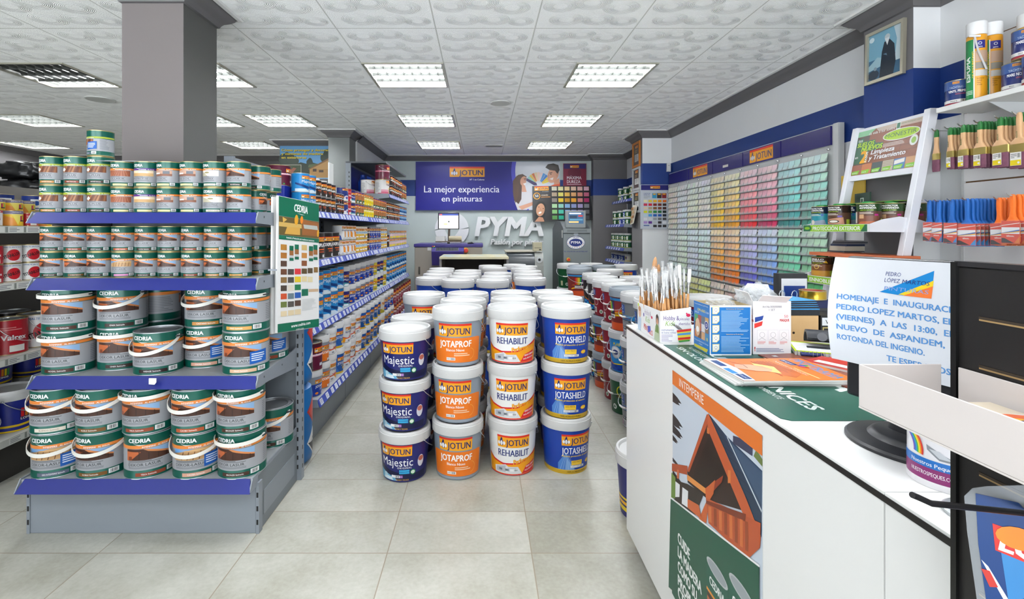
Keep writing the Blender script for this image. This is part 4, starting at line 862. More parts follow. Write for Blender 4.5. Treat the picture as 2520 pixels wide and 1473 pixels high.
ZB = (.283, .712, 1.142, 1.467); ZD = 1.768; BX = -1.56
TAGW = 'eceff6'
def long_lip(par, x, y0, y1, zt, seed):
    rr = random.Random(seed); mb = MB(); d, hh = .018, .042
    mb.add([(x-d, y0, zt+.003), (x-d, y1, zt+.003), (x, y1, zt-hh), (x, y0, zt-hh), (x-d-.006, y0, zt), (x-d-.006, y1, zt), (x-.006, y1, zt-hh), (x-.006, y0, zt-hh)], [(0,1,2,3), (4,7,6,5), (0,4,5,1), (3,2,6,7), (0,3,7,4), (1,5,6,2)], M('3f51ac', .4)); mb.fixn = True
    pl = Plane((x-d, y0, zt+.003), (0, 1, 0), (-d, 0, hh+.003)); L = (hh+.003)*1.08; A = Art(); t = .02
    while t < (y1-y0)-.06:
        A.rect(t, -L+.006, t+.05, -.006, TAGW); A.lines(t+.006, -L+.012, t+.045, -.012, '9aa0b4', 3, int(t*1000)); t += rr.uniform(.058, .125)
    A.into(mb, lambda a, b, e: pl.O + Vector((0, a, 0)) + (Vector((d, 0, -hh-.003)).normalized() * (-b)) + Vector((hh, 0, d)).normalized()*e)
    mb.fixn = False; mb.build('price_rail', par, label='blue price rail with white tags')
for i, (y0, y1) in enumerate(units):
    tall = i == 3; e = empty('shelving_unit', (0, 0, 0), 0, 'grey aisle shelving unit with tagged blue price rails, ' + UN[i], 'shelving unit', 'shelving along the aisle')
    mb = MB().box(BX, -1.083, y0, y1, .0, .24, STEELD); mb.build('kick_panel', e, bevel=.002)
    mb = MB().box(BX-.03, BX, y0, y1, 0, 2.13 if tall else 1.80, STEELP); mb.build('back_panel', e)
    zs = list(zip(ZB, (LB, LL_, LL_, LL_))) + ([(ZD, LL_)] if tall else [])
    for j, (z, lx) in enumerate(zs):
        o = MB().box(BX, lx-.02, y0+.002, y1-.002, z-.03, z, SHELF).build('shelf', e); long_lip(o, lx, y0+.002, y1-.002, z, i*10+j)
        if (i == 0) or (tall and j >= 3):
            mb = MB(); mb.fixn = True; mb.prism([(lx-.012, y0-.003, z-.042), (lx-.02, y0-.003, z+.006), (BX+.1, y0-.003, z+.01), (BX, y0-.003, z+.03), (BX, y0-.003, z-.09)], (0, .004, 0), STEELP); mb.build('bracket', o)
    mb = MB().box(BX-.03, BX+.03, y0-.02, y0, 0, 2.13 if tall else 1.80, STEELP)
    for t in range(40 if tall else 34): mb.box(BX+.005, BX+.015, y0-.0208, y0-.0198, .06+t*.05, .082+t*.05, BLACK)
    mb.build('upright', e)
    if i == 0:
        mb = MB().box(-1.12, -1.083, y0-.004, y0+.03, 0, .24, STEELP)
        for t in range(4): mb.box(-1.112, -1.10, y0-.0048, y0-.0038, .03+t*.05, .052+t*.05, BLACK)
        mb.build('slotted_post', e)
    if tall:
        MB().box(BX+.001, BX+.006, y0+.03, y1, 1.80, 2.10, M('1f2f96', .4)).build('sign_panel', e, label='plain deep blue panel'); MB().box(BX-.03, -1.12, y0-.02, y1, 2.13, 2.15, M('55585c', .5)).build('canopy', e)
# the goods: every run is (kind, y range, count, radius, height, tiers, tub)
GL = 'small paint containers on the aisle shelving'
def run(shelf, z, lx, spec, start=1, setback=.03, rzd=72):
    n = start
    for kind, ya, yb, cnt, r, h, tiers, tub in spec:
        for i in range(cnt):
            y = ya + (i+.5)*(yb-ya)/cnt
            kk = small_kind(kind, r, h, tub, 28 if y < 4.6 else 18, y < 5.3)
            for t in range(tiers):
                ti = '' if tiers == 1 else (('lower', 'upper') if tiers == 2 else ('lowest', 'middle', 'upper'))[t] + ' '
                what = ('white-lidded ' if tub else '') + CNAME[kind] + (' tub' if tub else ' can')
                kk.place((lx-setback-r+random.uniform(-.004, .003), y, z+t*(h+.0006)), '%s, %s%s from near end, %s aisle shelf' % (what, ti, nth(n), shelf), GL, math.radians(rzd+random.uniform(-12, 8)))
            n += 1
run('bottom', ZB[0], LB, [('prof', 3.07, 3.23, 1, .075, .165, 1, True), ('profo', 3.235, 3.385, 1, .073, .175, 2, True), ('reh', 3.39, 3.555, 1, .08, .185, 2, True), ('shield', 3.56, 3.74, 1, .086, .19, 2, True), ('reh', 3.76, 4.08, 2, .079, .185, 2, True), ('reh', 4.09, 4.27, 1, .087, .19, 2, True), ('shield', 4.29, 4.77, 3, .078, .185, 2, True), ('shield', 4.78, 5.10, 2, .078, .185, 2, True), ('oliv', 5.12, 5.29, 1, .08, .185, 2, True), ('prof', 5.31, 5.81, 3, .08, .185, 2, True), ('mar', 5.83, 7.2, 8, .08, .175, 2, False)])
small_kind('tor', .075, .175).place((LB-.03-.077, 3.15, ZB[0]+.1658), 'maroon can with pink band standing on the first tub of the aisle bottom shelf', GL, math.radians(40))
run('second', ZB[1], LL_, [('majb', 3.12, 3.98, 5, .083, .172, 2, False), ('majn', 3.99, 4.16, 1, .08, .165, 2, True), ('prof', 4.17, 5.09, 5, .085, .165, 2, True), ('impt', 5.1, 5.24, 1, .068, .165, 2, True), ('majn', 5.25, 5.56, 2, .076, .165, 2, True), ('impt', 5.57, 5.73, 1, .076, .165, 2, True), ('majb', 5.76, 7.2, 9, .078, .165, 2, False)])
run('third', ZB[2], LL_, [('oxi', 3.12, 3.87, 4, .085, .185, 1, False), ('rehw', 3.88, 4.32, 4, .0535, .12, 2, False), ('gold', 4.33, 4.73, 4, .0495, .118, 2, False), ('oxi', 4.735, 4.845, 1, .052, .118, 2, False), ('prof', 4.85, 5.39, 5, .053, .118, 2, False), ('gold', 5.395, 5.71, 3, .051, .118, 2, False), ('oxi', 5.75, 5.85, 1, .045, .15, 1, False), ('mix', 5.9, 7.2, 14, .045, .10, 2, False)])
run('fourth', ZB[3], LL_, [('majb', 3.06, 3.285, 2, .055, .118, 2, False), ('oxi', 3.29, 3.73, 4, .054, .108, 2, False), ('oxi', 3.735, 3.93, 3, .032, .08, 2, False), ('rehn', 3.94, 4.07, 1, .06, .112, 2, False), ('val', 4.075, 4.165, 1, .042, .112, 2, False), ('majn', 4.17, 4.31, 1, .066, .112, 2, False), ('wood', 4.32, 4.62, 3, .048, .112, 2, False), ('impr', 4.625, 5.01, 4, .047, .112, 2, False), ('wood', 5.015, 5.7, 7, .047, .105, 2, False), ('oxi', 5.76, 6.62, 8, .052, .105, 2, False), ('majb', 6.64, 7.2, 5, .054, .105, 2, False)])
run('highest', ZD, LL_, [('torw', 5.74, 5.92, 1, .085, .175, 1, False), ('oxi', 5.97, 6.78, 7, .054, .125, 2, False), ('wood', 6.79, 7.2, 4, .05, .115, 2, False)])
kt = small_kind('torw', .085, .175, False, 28, True, (.5, .06)); kt.place((-1.36, 5.84, ZD), 'white and pink can beside the blue panel on the highest aisle shelf', GL, math.radians(60))
small_kind('tor', .085, .175, False, 28, True, (.5, .05)).place((LL_-.115, 5.83, ZD+.1756), 'maroon can on top of a white and pink can on the highest aisle shelf', GL, math.radians(50))
# things on top of the near end and behind the front row of the fourth shelf
mb = MB().box(-.075, .075, -.09, .09, 0, .155, M('20309c', .35)); o = mb.build('display_box', loc=(-1.30, 3.12, ZB[3]), bevel=.004); tag(o, 'plain deep blue box behind the green chart board, on the fourth aisle shelf', 'box')
small_kind('tor', .075, .13, False, 28).place((-1.30, 3.12, ZB[3]+.156), 'maroon can on top of the deep blue box, above the green chart board', GL, math.radians(60))
e = empty('label_printer', (-1.43, 3.26, ZB[3]), 0, 'pale grey upright device with a hanging cable behind the deep blue box', 'device')
MB().box(-.075, .075, -.06, .06, 0, .15, M('aeb4b6', .4)).build('body', e, bevel=.006); MB().tube([(.03, -.062, .14), (.06, -.075, .10), (.09, -.08, .04), (.12, -.09, .0)], .004, M('d9d5c8', .5)).build('cable', e)
for i in range(3): small_kind('oxi', .07, .155, True).place((-1.44, 3.92+i*.20, ZB[3]+.1556), 'white-lidded dark tub at the back of the fourth aisle shelf, %s from the near end' % nth(i+1), GL, math.radians(60)); small_kind('oxi', .07, .155, True).place((-1.44, 3.92+i*.20, ZB[3]), 'dark tub under the %s white-lidded tub at the back of the fourth aisle shelf' % nth(i+1), GL, math.radians(60))
o = MB().box(0, .012, -.07, .07, 0, .56, M('ecefee', .5)).build('foam_board', loc=(-1.545, 4.98, ZB[3])); tag(o, 'blank white board standing against the pillar behind the aisle shelving', 'board')
mb = MB(); mb.tube([(-1.40, 4.62, ZB[3]), (-1.40, 4.62, ZB[3]+.26), (-1.38, 4.66, ZB[3]+.28), (-1.32, 4.95, ZB[3]+.28), (-1.30, 5.0, ZB[3]+.25), (-1.30, 5.0, ZB[3])], .008, M('e9ece6', .4)); tag(mb.build('wire_hoop'), 'white wire hoop rising behind the cans near the pillar', 'wire hoop')
for kind, y, z, r, h in (('gold', 3.97, 1.142, .09, .19),): small_kind('wood', r, h).place((-1.40, y-.4, z), 'brown can in the shadow behind the tall black cans of the third aisle shelf', GL, math.radians(80))
mb = MB().lathe([(.06, 0), (.06, .12), (.03, .16), (.03, .18)], M('2a50b8', .35), 16); mb.tube([(.05, 0, .16), (.10, 0, .15), (.11, 0, .08), (.06, 0, .05)], .012, M('2a50b8', .35)); o = mb.build('jerrycan', loc=(-1.475, 6.06, ZD+.0)); o.scale = (1, 1, 1.45); tag(o, 'blue plastic jerrycan with handle behind the white and pink cans', 'jerrycan')
# blue drums in the gap between the two shelving units
def drum(z, label):
    e = empty('plastic_drum', (-1.122, 2.835, z), 0, label, 'drum', 'blue plastic drums in the gap'); B = M('1e6db0', .42); r = .132
    MB().lathe([(r*.8, 0), (r*.97, .02), (r, .06), (r, .18), (r*.985, .20), (r, .22), (r, .38), (r*.95, .43), (r*.7, .448)], B, 40).build('body', e, angle=50)
    MB().lathe([(.03, .446), (.03, .455), (.001, .455)], M('174f86', .4), 16).build('cap', e)
    A = Art(); q = r*.98
    A.poly([(-.07, .30), (0, .22), (.07, .30), (0, .38)], 'b8302c'); A.poly([(-.055, .30), (0, .237), (.055, .30), (0, .363)], 'd04a40'); A.poly([(-.07, .12), (0, .04), (.07, .12), (0, .20)], 'f0efec'); A.line([(-.03, .09), (.0, .14), (.03, .1)], .008, '202020'); A.poly([(-.06, .12), (0, .052), (.06, .12), (0, .115)], '303030')
    mb = MB(); A.into(mb, wrap(r, r, 1, math.radians(100)), step=.012); mb.build('hazard_label', e)
drum(0, 'blue plastic drum standing on the floor between the two shelving units'); drum(.456, 'blue plastic drum stacked on the other drum behind the chart board')
# green double board hinged on the end of the shelving unit
pa = [P(684, 480.5, 2.32), P(785, 501.5, 2.62), P(785, 803.5, 2.62), P(681, 819, 2.32)]
_c = Vector((0, 0, CAMZ)); _n = (pa[1]-pa[0]).cross(pa[3]-pa[0]); _d = pa[2]-_c; pa[2] = _c + _d*((pa[0]-_c).dot(_n)/_d.dot(_n))
ex = (pa[1]-pa[0]).normalized(); nn = ex.cross((pa[3]-pa[0])).normalized()
eb = empty('chart_board', tuple(pa[3]), 0, 'green and white colour chart board hinged to the end of the varnish shelving', 'chart board')
iv = Matrix.Translation(-pa[3])
for q, off in enumerate((Vector((0,0,0)), Vector((-.026, .004, -.006)))):
    mb = MB(); mb.T = iv; mb.fixn = True; mb.prism([p+off for p in pa], nn*.010, M('ecebea', .5)); pb = mb.build('panel', eb)
    if q: continue
    front = Plane(pa[3], ex, (pa[0]-pa[3])); front.O = pa[3] + front.n*.0; S = -1 if nn.dot(front.n) > 0 else 1
    if S == 1: front.O = pa[3] + front.n*.0
    A = Art(); Q = lambda u, v: front.q(u, v)
    def bx(u0, v0, u1, v1, col):                                   # a rectangle given by its corners, following the board's lean
        A.poly([Q(u0, v0), Q(u1, v0 + (u1-u0)*LEAN(u0, v0)), Q(u1, v1 + (u1-u0)*LEAN(u0, v1)), Q(u0, v1)], col)
    def LEAN(u, v):
        t = (v-480.5)/(819-480.5); return ((501.5-480.5)*(1-t)+(803.5-819)*t)/101.0
    bx(686, 482, 784.5, 530, '0b6b50'); bx(686, 530.5, 784.5, 577, '6a5a34')
    A.poly([Q(686, 545), Q(742, 552), Q(742, 562), Q(686, 556)], 'd8b264'); A.poly([Q(695, 533), Q(706, 540), Q(696, 548)], 'e0b45a'); A.poly([Q(700, 575), Q(706, 558), Q(738, 560), Q(738, 578)], 'd8a850'); A.poly([Q(743, 540), Q(784, 548), Q(784, 582), Q(743, 578)], '9c6236'); A.poly([Q(746, 552), Q(780, 556), Q(782, 566), Q(748, 562)], 'b9bdb8')
    A.ell(*Q(729, 541), .014, .026, 'e8a830'); A.ell(*Q(742, 541), .011, .02, 'ee8a2a'); A.ell(*Q(782, 574), .009, .02, 'e8a830')
    bx(686, 577.5, 784.5, 588, '0b6b50'); rt_ = math.atan(-.02)
    x, y = Q(723, 519); A.text('CEDRIA', x, y, .036, 'ffffff', bold=.035, w=Q(757, 519)[0]-x, rot=-.02); A.poly([Q(731, 524), Q(742, 529), Q(750, 529), Q(741, 527)], 'e6efe9')
    x, y = Q(704, 586); A.text('Acabado y Protección para maderas en exteriores', x, y, .010, 'ffffff', bold=.01, w=Q(773, 589)[0]-x, rot=-.02)
    def sw(u, v, c, wd=15, ht=14): A.poly([Q(u, v), Q(u+wd, v+wd*LEAN(u, v)), Q(u+wd, v+ht+wd*LEAN(u, v+ht)), Q(u, v+ht)], c)
    for i, c in enumerate(('b98238', 'b0722f', '5b4034', '6f4530', '8a6a3c', '4a4038', 'd0542e', '6d7a3e')): sw(690.5, 600.5+i*20.3, c)
    for i, c in enumerate(('4c4440', '47433f', 'e6dfcf', '6a7f8a', '55504c')): sw(708, 661.5+i*20, c)
    for i, c in enumerate(('d8333c', 'e6c72a', '1f7a50', '1f5ab0', '5a4238')): sw(725, 660.5+i*19.6, c)
    for i, c in enumerate(('d8b876', 'c98a45', '8a5230', '5c4a2c', 'e2cfa0')): sw(742, 602+i*19.4, c, 13, 13)
    for i, c in enumerate(('5a4a34', 'e4d6ac')): sw(757, 659+i*22, c, 12, 13)
    sw(772, 657, '8c6a3a', 10, 13)
    for u in (690.5, 708.5, 725): sw(u, 766-(u-690)*.14, 'e6d2ac', 15, 13)
    for u, v, c in ((712, 604, '0b6b50'), (725, 601, '0b6b50'), (760, 605, '0b6b50'), (771, 602, '0b6b50')):
        sw(u, v, c, 10, 12); sw(u, v+12, 'a0683a', 10, 12); sw(u, v+24, 'cfd0d0', 10, 6); sw(u, v+30, c, 10, 7)
    sw(742, 711, '0b6b50', 16, 17); sw(759, 711, 'd0b090', 24, 7); x0, y0 = Q(742, 765); x1, y1 = Q(783, 732); A.lines(x0, y0, x1, y1, 'cfd2d2', 9, 3)
    bx(683, 797, 784.5, 818.5, '0b6b50'); x, y = Q(716, 806); A.text('www.cedria.com', x, y, .016, 'ffffff', bold=.02, w=Q(763, 800)[0]-x, rot=.02); x, y = Q(728, 812); A.text('LASURES AL AGUA', x, y, .007, 'ffffff', maxw=.06)
    mb = MB(); mb.T = iv; off = .0106 if S == -1 else .0006
    A.into(mb, lambda a, b, d: front.fn(a, b, d+off)); mb.build('chart', pb)
MB().box(-.02, .02, -.004, .004, -.004, .004, STEELP).build('hinge', eb, loc=(-.02, .0, .3))
# ------------------------------------------------------------------ white shelving at the far left with enamels
SX = -2.5; ZS = (1.364, 1.062, .665, .240); WSH = M('e3e2da', .5)
e = empty('shelving_unit', (0, 0, 0), 0, 'white shelving with grey handwritten price strips at the far left', 'shelving unit')
MB().box(-3.0, -2.56, 2.0, 4.6, 0, .19, M('3a3733', .6)).build('kick_panel', e); MB().box(-3.03, -3.0, 2.0, 4.6, 0, 1.62, M('6d6862', .6)).build('back_panel', e)
for j, z in enumerate(ZS):
    o = MB().box(-3.0, SX-.008, 2.0, 4.6, z-.03, z, WSH).build('shelf', e)
    mb = MB().box(SX-.008, SX, 2.0, 4.6, z-.038, z, M('d5d6ce', .45)); A = Art(); rr = random.Random(j); t = .1
    while t < 2.4:
        A.rect(t, -.034, t+.085, -.004, 'f0f0ea'); A.lines(t+.006, -.032, t+.075, -.007, '8a8d92', 3, int(t*100)); A.rect(t+.09, -.034, t+.10, -.004, '8f938c') if rr.random() < .6 else A.rect(t+.09, -.034, t+.15, -.004, '9a9e98'); t += rr.choice((.105, .105, .16))
    A.into(mb, lambda a, b, d, z=z: Vector((SX+d, 2.0+a, z+b))); mb.build('price_rail', o)
GW = 'enamel cans on the white shelving at far left'
def wr(shelf, z, spec, rz=62):
    n = 1
    for kind, y, r, h, tiers, tub, sb, bail in spec:
        kk = small_kind(kind, r, h, tub, 28, True, bail)
        for t in range(tiers):
            what = ('white-lidded ' if tub else '') + CNAME[kind] + (' tub' if tub else ' can'); ti = '' if tiers == 1 else ('lower ' if t == 0 else 'upper ')
            kk.place((SX-.02-r-sb, y, z+t*(h+.0006)), '%s, %s%s on %s shelf at far left' % (what, ti, nth(n), shelf), GW, math.radians(rz+random.uniform(-6, 6)))
        n += 1
wr('top', ZS[0], [('titr', 2.55, .042, .085, 1, False, 0, None), ('lomy', 2.665, .043, .085, 1, False, 0, None), ('val', 2.755, .04, .075, 1, False, .0, None), ('lomy', 2.90, .045, .09, 1, False, .05, None), ('lomy', 2.565, .047, .082, 2, False, .10, None), ('lomy', 2.675, .045, .075, 2, False, .11, None), ('lomy', 2.79, .045, .075, 2, False, .12, None), ('lomy', 2.90, .045, .075, 2, False, .15, None), ('titan', 2.75, .05, .095, 2, False, .24, None), ('blue2', 2.88, .055, .095, 2, False, .26, None), ('blue2', 3.02, .055, .095, 2, False, .2, None)])
wr('second', ZS[1], [('val', 2.55, .05, .1, 2, False, 0, None), ('titan', 2.665, .051, .1, 2, False, .01, None), ('titan', 2.775, .052, .1, 2, False, 0, None), ('lomy', 2.885, .05, .095, 2, False, .03, None), ('lomy', 2.99, .05, .095, 2, False, .02, None), ('titan', 3.1, .05, .1, 2, False, .0, None)])
wr('third', ZS[2], [('lomw', 2.50, .065, .145, 2, False, 0, (.6, .07)), ('val', 2.70, .088, .19, 1, False, .02, (.8, .10)), ('titan', 2.89, .092, .19, 1, False, .02, (.9, .10)), ('titan', 3.1, .09, .19, 1, False, .02, None), ('oxi', 2.72, .09, .19, 1, False, .24, None), ('oxi', 2.95, .09, .19, 1, False, .24, None)])
wr('bottom', ZS[3], [('lomb', 2.50, .10, .2, 1, True, 0, (.6, .08)), ('lomb', 2.73, .118, .225, 1, True, .0, (1.0, .09)), ('lomb', 2.99, .115, .2, 1, True, .05, None), ('lomb', 2.60, .1, .19, 2, True, .235, None), ('lomb', 2.85, .105, .19, 2, True, .25, None), ('lomb', 3.10, .10, .19, 2, True, .26, None)])
# black bags on a high rack in the dark corner beyond
e = empty('storage_rack', (-4.35, 4.6, 0), 0, 'dark rack in the far left corner carrying black bags', 'rack')
MB().box(-.45, .45, -.25, .25, 1.65, 1.68, M('2b2a29', .6)).build('shelf', e)
for sx in (-.43, .43):
    for sy in (-.23, .23): MB().box(sx-.02, sx+.02, sy-.02, sy+.02, 0, 1.65, M('2b2a29', .6)).build('leg', e)
def bag(x, y, z, sx, sz, seed, label):
    bm = bmesh.new(); bmesh.ops.create_icosphere(bm, subdivisions=4, radius=1); rr = random.Random(seed); ph = [rr.uniform(0, 6) for _ in range(6)]
    for v in bm.verts:
        c = v.co; k = 1 + .10*math.sin(7*c.x+ph[0])*math.sin(6*c.z+ph[1]) + .06*math.sin(15*c.y+11*c.x+ph[2]) + .035*math.sin(25*c.z+18*c.x+ph[3])
        c.x = math.copysign(abs(c.x)**.7, c.x); c.y = math.copysign(abs(c.y)**.7, c.y); c.z = math.copysign(abs(c.z)**.6, c.z); v.co = c*k
        v.co.z = max(v.co.z, -.93)
    me = bpy.data.meshes.new('plastic_bag'); bm.to_mesh(me); bm.free(); me.materials.append(M('1d1d1f', .28)); me.polygons.foreach_set('use_smooth', [True]*len(me.polygons))
    o = bpy.data.objects.new('plastic_bag', me); COL.objects.link(o); o.scale = (sx, .2, sz); o.location = (x, y, z+sz*.93); tag(o, label, 'plastic bag', 'black bags in the dark corner')
bag(-4.22, 4.6, 1.68, .24, .07, 1, 'black plastic bag lying flat on the dark rack, lower of two'); bag(-4.24, 4.6, 1.815, .23, .085, 2, 'black plastic bag on top of another, dark corner at far left')
# ------------------------------------------------------------------ back wall: banner, lettering, machines
def panel(name, x0, x1, z0, z1, y, th, mat, label, cat, art=None, group=None):
    mb = MB().box(x0, x1, y, y+th, z0, z1, mat)
    if art: art.into(mb, lambda a, b, d: Vector((a, y-d, b)))
    return tag(mb.build(name), label, cat, group)
YB = 8.66
def Bk(y): return Plane((0, y, 0), (1, 0, 0), (0, 0, 1))
bp = Bk(YB); Q = lambda u, v: (X_(u, YB), Z_(v, YB))
A = Art()
def R2(u0, v0, u1, v1, c): x0, z0 = Q(u0, v1); x1, z1 = Q(u1, v0); A.rect(x0, z0, x1, z1, c)
def T2(t, u0, v1, v0, c, u1=None, **k):
    x, z = Q(u0, v1); A.text(t, x, z, Z_(v0, YB)-z, c, w=(Q(u1, v0)[0]-x) if u1 else None, **k)
arc = [(1290, 397)]+[(1272-9*math.sin(t*math.pi), 397+t*120) for t in [i/12 for i in range(13)]]
A.poly([Q(1292-34*math.sin(math.pi*(t*.62+.38)), 398+t*118.5) for t in [1-i/14 for i in range(15)]]+[Q(1377, 398), Q(1377, 516.5)], '4a4ac8')
A.poly([Q(1296-34*math.sin(math.pi*(t*.62+.38))+6, 398+t*118.5) for t in [1-i/14 for i in range(15)]]+[Q(1378, 398), Q(1378, 516.5)], 'd6dae2')
# two people laughing over a colour fan, as printed on the banner
A.poly([Q(*p) for p in ((1274,470),(1284,462),(1300,470),(1318,474),(1316,500),(1296,516.3),(1274,516.3),(1266,495))], 'dcd9dc')
A.poly([Q(*p) for p in ((1268,442),(1275,430),(1286,428),(1296,434),(1291,446),(1284,462),(1283,490),(1276,502),(1265,492),(1262,470))], '4a3226')
A.ell(*Q(1288, 445), .055, .085, 'd8a084', 18, -.25); A.poly([Q(1284,455), Q(1292,456), Q(1296,472), Q(1284,472)], 'd8a084'); A.poly([Q(1287,452), Q(1295,449), Q(1292,456)], 'f6f0ee')
A.poly([Q(*p) for p in ((1262,445),(1272,432),(1286,430),(1277,448),(1276,480),(1268,500),(1263,480))], '553a2a')
A.poly([Q(1276,508), Q(1312,496), Q(1318,502), Q(1284,516)], 'd8a084')
for i in range(11):
    a = math.radians(160-i*13); c = ('7fc8d8', '9ad0c8', 'd8b84a', 'c96a2a', 'e8d0a0', 'f0c8b8', 'f0d8d8', '4a90d0', '3a78c0', 'e8c020', 'f0d840')[i]; a2 = a-.2
    x, z = Q(1325, 456); r0, r1 = .08, .235
    A.poly([(x+r0*math.cos(a), z+r0*math.sin(a)), (x+r1*math.cos(a), z+r1*math.sin(a)), (x+r1*math.cos(a2), z+r1*math.sin(a2)), (x+r0*math.cos(a2), z+r0*math.sin(a2))], c)
A.poly([Q(1296,438), Q(1320,450), Q(1322,456), Q(1314,456), Q(1295,444)], '3a3060')
A.poly([Q(1352,458), Q(1378,448), Q(1378,470), Q(1345,470)], 'e0603a'); A.ell(*Q(1361, 430), .095, .15, 'd9a287', 20, -.35); A.poly([Q(1362,446), Q(1376,438), Q(1377,452), Q(1364,454)], 'cf9478')
A.poly([Q(*p) for p in ((1342,412),(1348,404),(1362,402),(1374,406),(1377,418),(1372,428),(1366,420),(1352,418))], '2a1f1a'); A.poly([Q(1352,440), Q(1362,436), Q(1360,443)], 'f6f0ee'); A.line([Q(1352,426), Q(1359,424)], .012, '2a1f1a'); A.ell(*Q(1355.5, 428.5), .016, .008, '2a1f1a', 8); A.ell(*Q(1371, 431), .02, .032, 'cf9478', 10); A.line([Q(1350,430), Q(1348.5,436), Q(1351,437)], .008, 'b87a5e'); A.line([Q(1289,440), Q(1295,439)], .010, '3a241c'); A.ell(*Q(1292, 442), .014, .007, '3a241c', 8)
logo_j(A, *Q(1106.5, 435), Q(1192.5, 0)[0]-Q(1106.5, 0)[0], Z_(410, YB)-Z_(435, YB))
T2('Nº 1 en Colores', 1156, 443.5, 439.5, 'ffffff', 1192, bold=.02); T2('La mejor experiencia', 1043.5, 473, 456.5, 'f4f4fa', 1229, bold=.012); T2('en pinturas', 1086.5, 495.5, 481, 'f4f4fa', 1186.5, bold=.012)
x0, x1 = X_(1023, YB), X_(1377.5, YB); mb = MB().box(x0, x1, YB, YB+.012, Z_(517, YB), Z_(397.5, YB), M('1d1d86', .4, 0, .3)); A.into(mb, lambda a, b, d: Vector((a, YB-d, b)))
mb.build('banner'); tag(bpy.data.objects['banner'], 'wide blue paint banner with two smiling people on the back wall', 'banner')
# raised pale letters PYMA, slogan and ring
def letters(t, u0, u1, v1, v0, y, shear, name, label, bold):
    vs, fs, a, b = text_mesh(t, bold*1.3, shear, 1.0, .012); k = (Z_(v0, y)-Z_(v1, y))/CAP; w = X_(u1, y)-X_(u0, y); kx = w/(b-a); mb = MB(); x0 = X_(u0, y); z0 = Z_(v1, y)
    mb.add([(x0+(p[0]-a)*kx, y-p[2]*2-.02, z0+p[1]*k) for p in vs], fs, M('f6f7f8', .4)); return tag(mb.build(name), label, 'sign')
letters('PYMA', 1168, 1337, 579.5, 533, 8.69, .18, 'raised_lettering', 'large raised pale four-letter sign on the back wall', .03)
letters('Pasión por pintar', 1207, 1336, 601, 588, 8.69, .16, 'raised_lettering', 'small raised slogan under the large pale letters', .03)
e = empty('shutter_emblem', (X_(1112, 8.69), 8.69, Z_(563, 8.69)), 0, 'round pale shutter emblem on the back wall behind the screen', 'emblem'); r0 = .30
for i in range(6):
    a0 = math.radians(i*60+6); a1 = math.radians(i*60+62); pts = []
    for k in range(9): a = a0+(a1-a0)*k/8; pts.append((r0*math.cos(a), 0, r0*math.sin(a)))
    pts += [(r0*.44*math.cos(a1-.12), 0, r0*.44*math.sin(a1-.12)), (r0*.40*math.cos((a0+a1)/2-.25), 0, r0*.40*math.sin((a0+a1)/2-.25)), (r0*.44*math.cos(a0-.2), 0, r0*.44*math.sin(a0-.2))]
    mb = MB(); mb.fixn = True; mb.prism(pts, (0, -.02, 0), M('f6f7f8', .4)); mb.build('blade', e)
# maroon pennant
A = Art(); yp = 8.64; Q = lambda u, v: (X_(u, yp), Z_(v, yp))
A.rect(*Q(1387.5, 415), *Q(1441.5, 403), '2a1f6a'); A.ell(*Q(1414, 425), .12, .09, '6a1a34', 18); logo_j(A, *Q(1403, 412.5), .155, .045); x, z = Q(1395, 441); A.text('MÁXIMA', x, z, .055, 'e9e2e6', bold=.02, w=.26); x, z = Q(1395, 450.5); A.text('DUREZA', x, z, .055, 'e9e2e6', bold=.02, w=.24); A.rect(*Q(1395, 454), *Q(1431, 453), 'e9e2e6')
mb = MB(); x0, z0 = Q(1386, 457); x1, z1 = Q(1443, 402); N = 12
for i in range(N): mb.box(x0+(x1-x0)*i/N, x0+(x1-x0)*(i+1)/N, yp, yp+.003, z0, z1, M('7a1a36', .3))
A.into(mb, lambda a, b, d: Vector((a, yp-d, b))); tag(mb.build('pennant'), 'maroon fabric pennant reading MAXIMA DUREZA beside the blue banner', 'pennant')
# black palette board, tilted, leaning on the wall
cs = [P(1359, 545, 8.58), P(1457, 541, 8.58), P(1452, 457, 8.64), P(1310, 457.5, 8.64)]; cs[0] = P(1312.5, 545.5, 8.58)
pl = Plane(cs[0], cs[1]-cs[0], cs[3]-cs[0]); mb = MB(); mb.fixn = True; mb.prism(cs, (0, .012, 0), M('1c1c1f', .3)); A = Art(); Q = pl.q
logo_j(A, *Q(1315.5, 469), .25, .075); A.text('Nº 1 en Colores', *Q(1335, 472), .012, 'd0d0d0', maxw=.11); A.ring(*Q(1321, 482), .048, .062, 'e8a030'); A.text('50', *Q(1317, 485), .045, 'ffffff'); A.text('creando', *Q(1332, 481.5), .026, 'f0d8c0', bold=.01); A.text('emociones', *Q(1332, 486), .026, 'e89a40', bold=.01)
A.poly([Q(*p) for p in ((1319,545),(1317,525),(1318,505),(1326,494),(1337,496),(1344,505),(1341,530),(1334,545))], '15110f'); A.ell(*Q(1330, 516), .075, .115, 'c99576', 20, -.2); A.poly([Q(1316,545), Q(1326,533), Q(1336,535), Q(1340,545)], 'c08a6c'); A.ell(*Q(1329, 523), .03, .016, 'f6f2ee', 12, .4); A.ell(*Q(1326, 509), .012, .006, '2a1a16', 8); A.ell(*Q(1337, 513), .012, .006, '2a1a16', 8); A.line([Q(1329,511), Q(1331,517)], .008, 'b07f62')
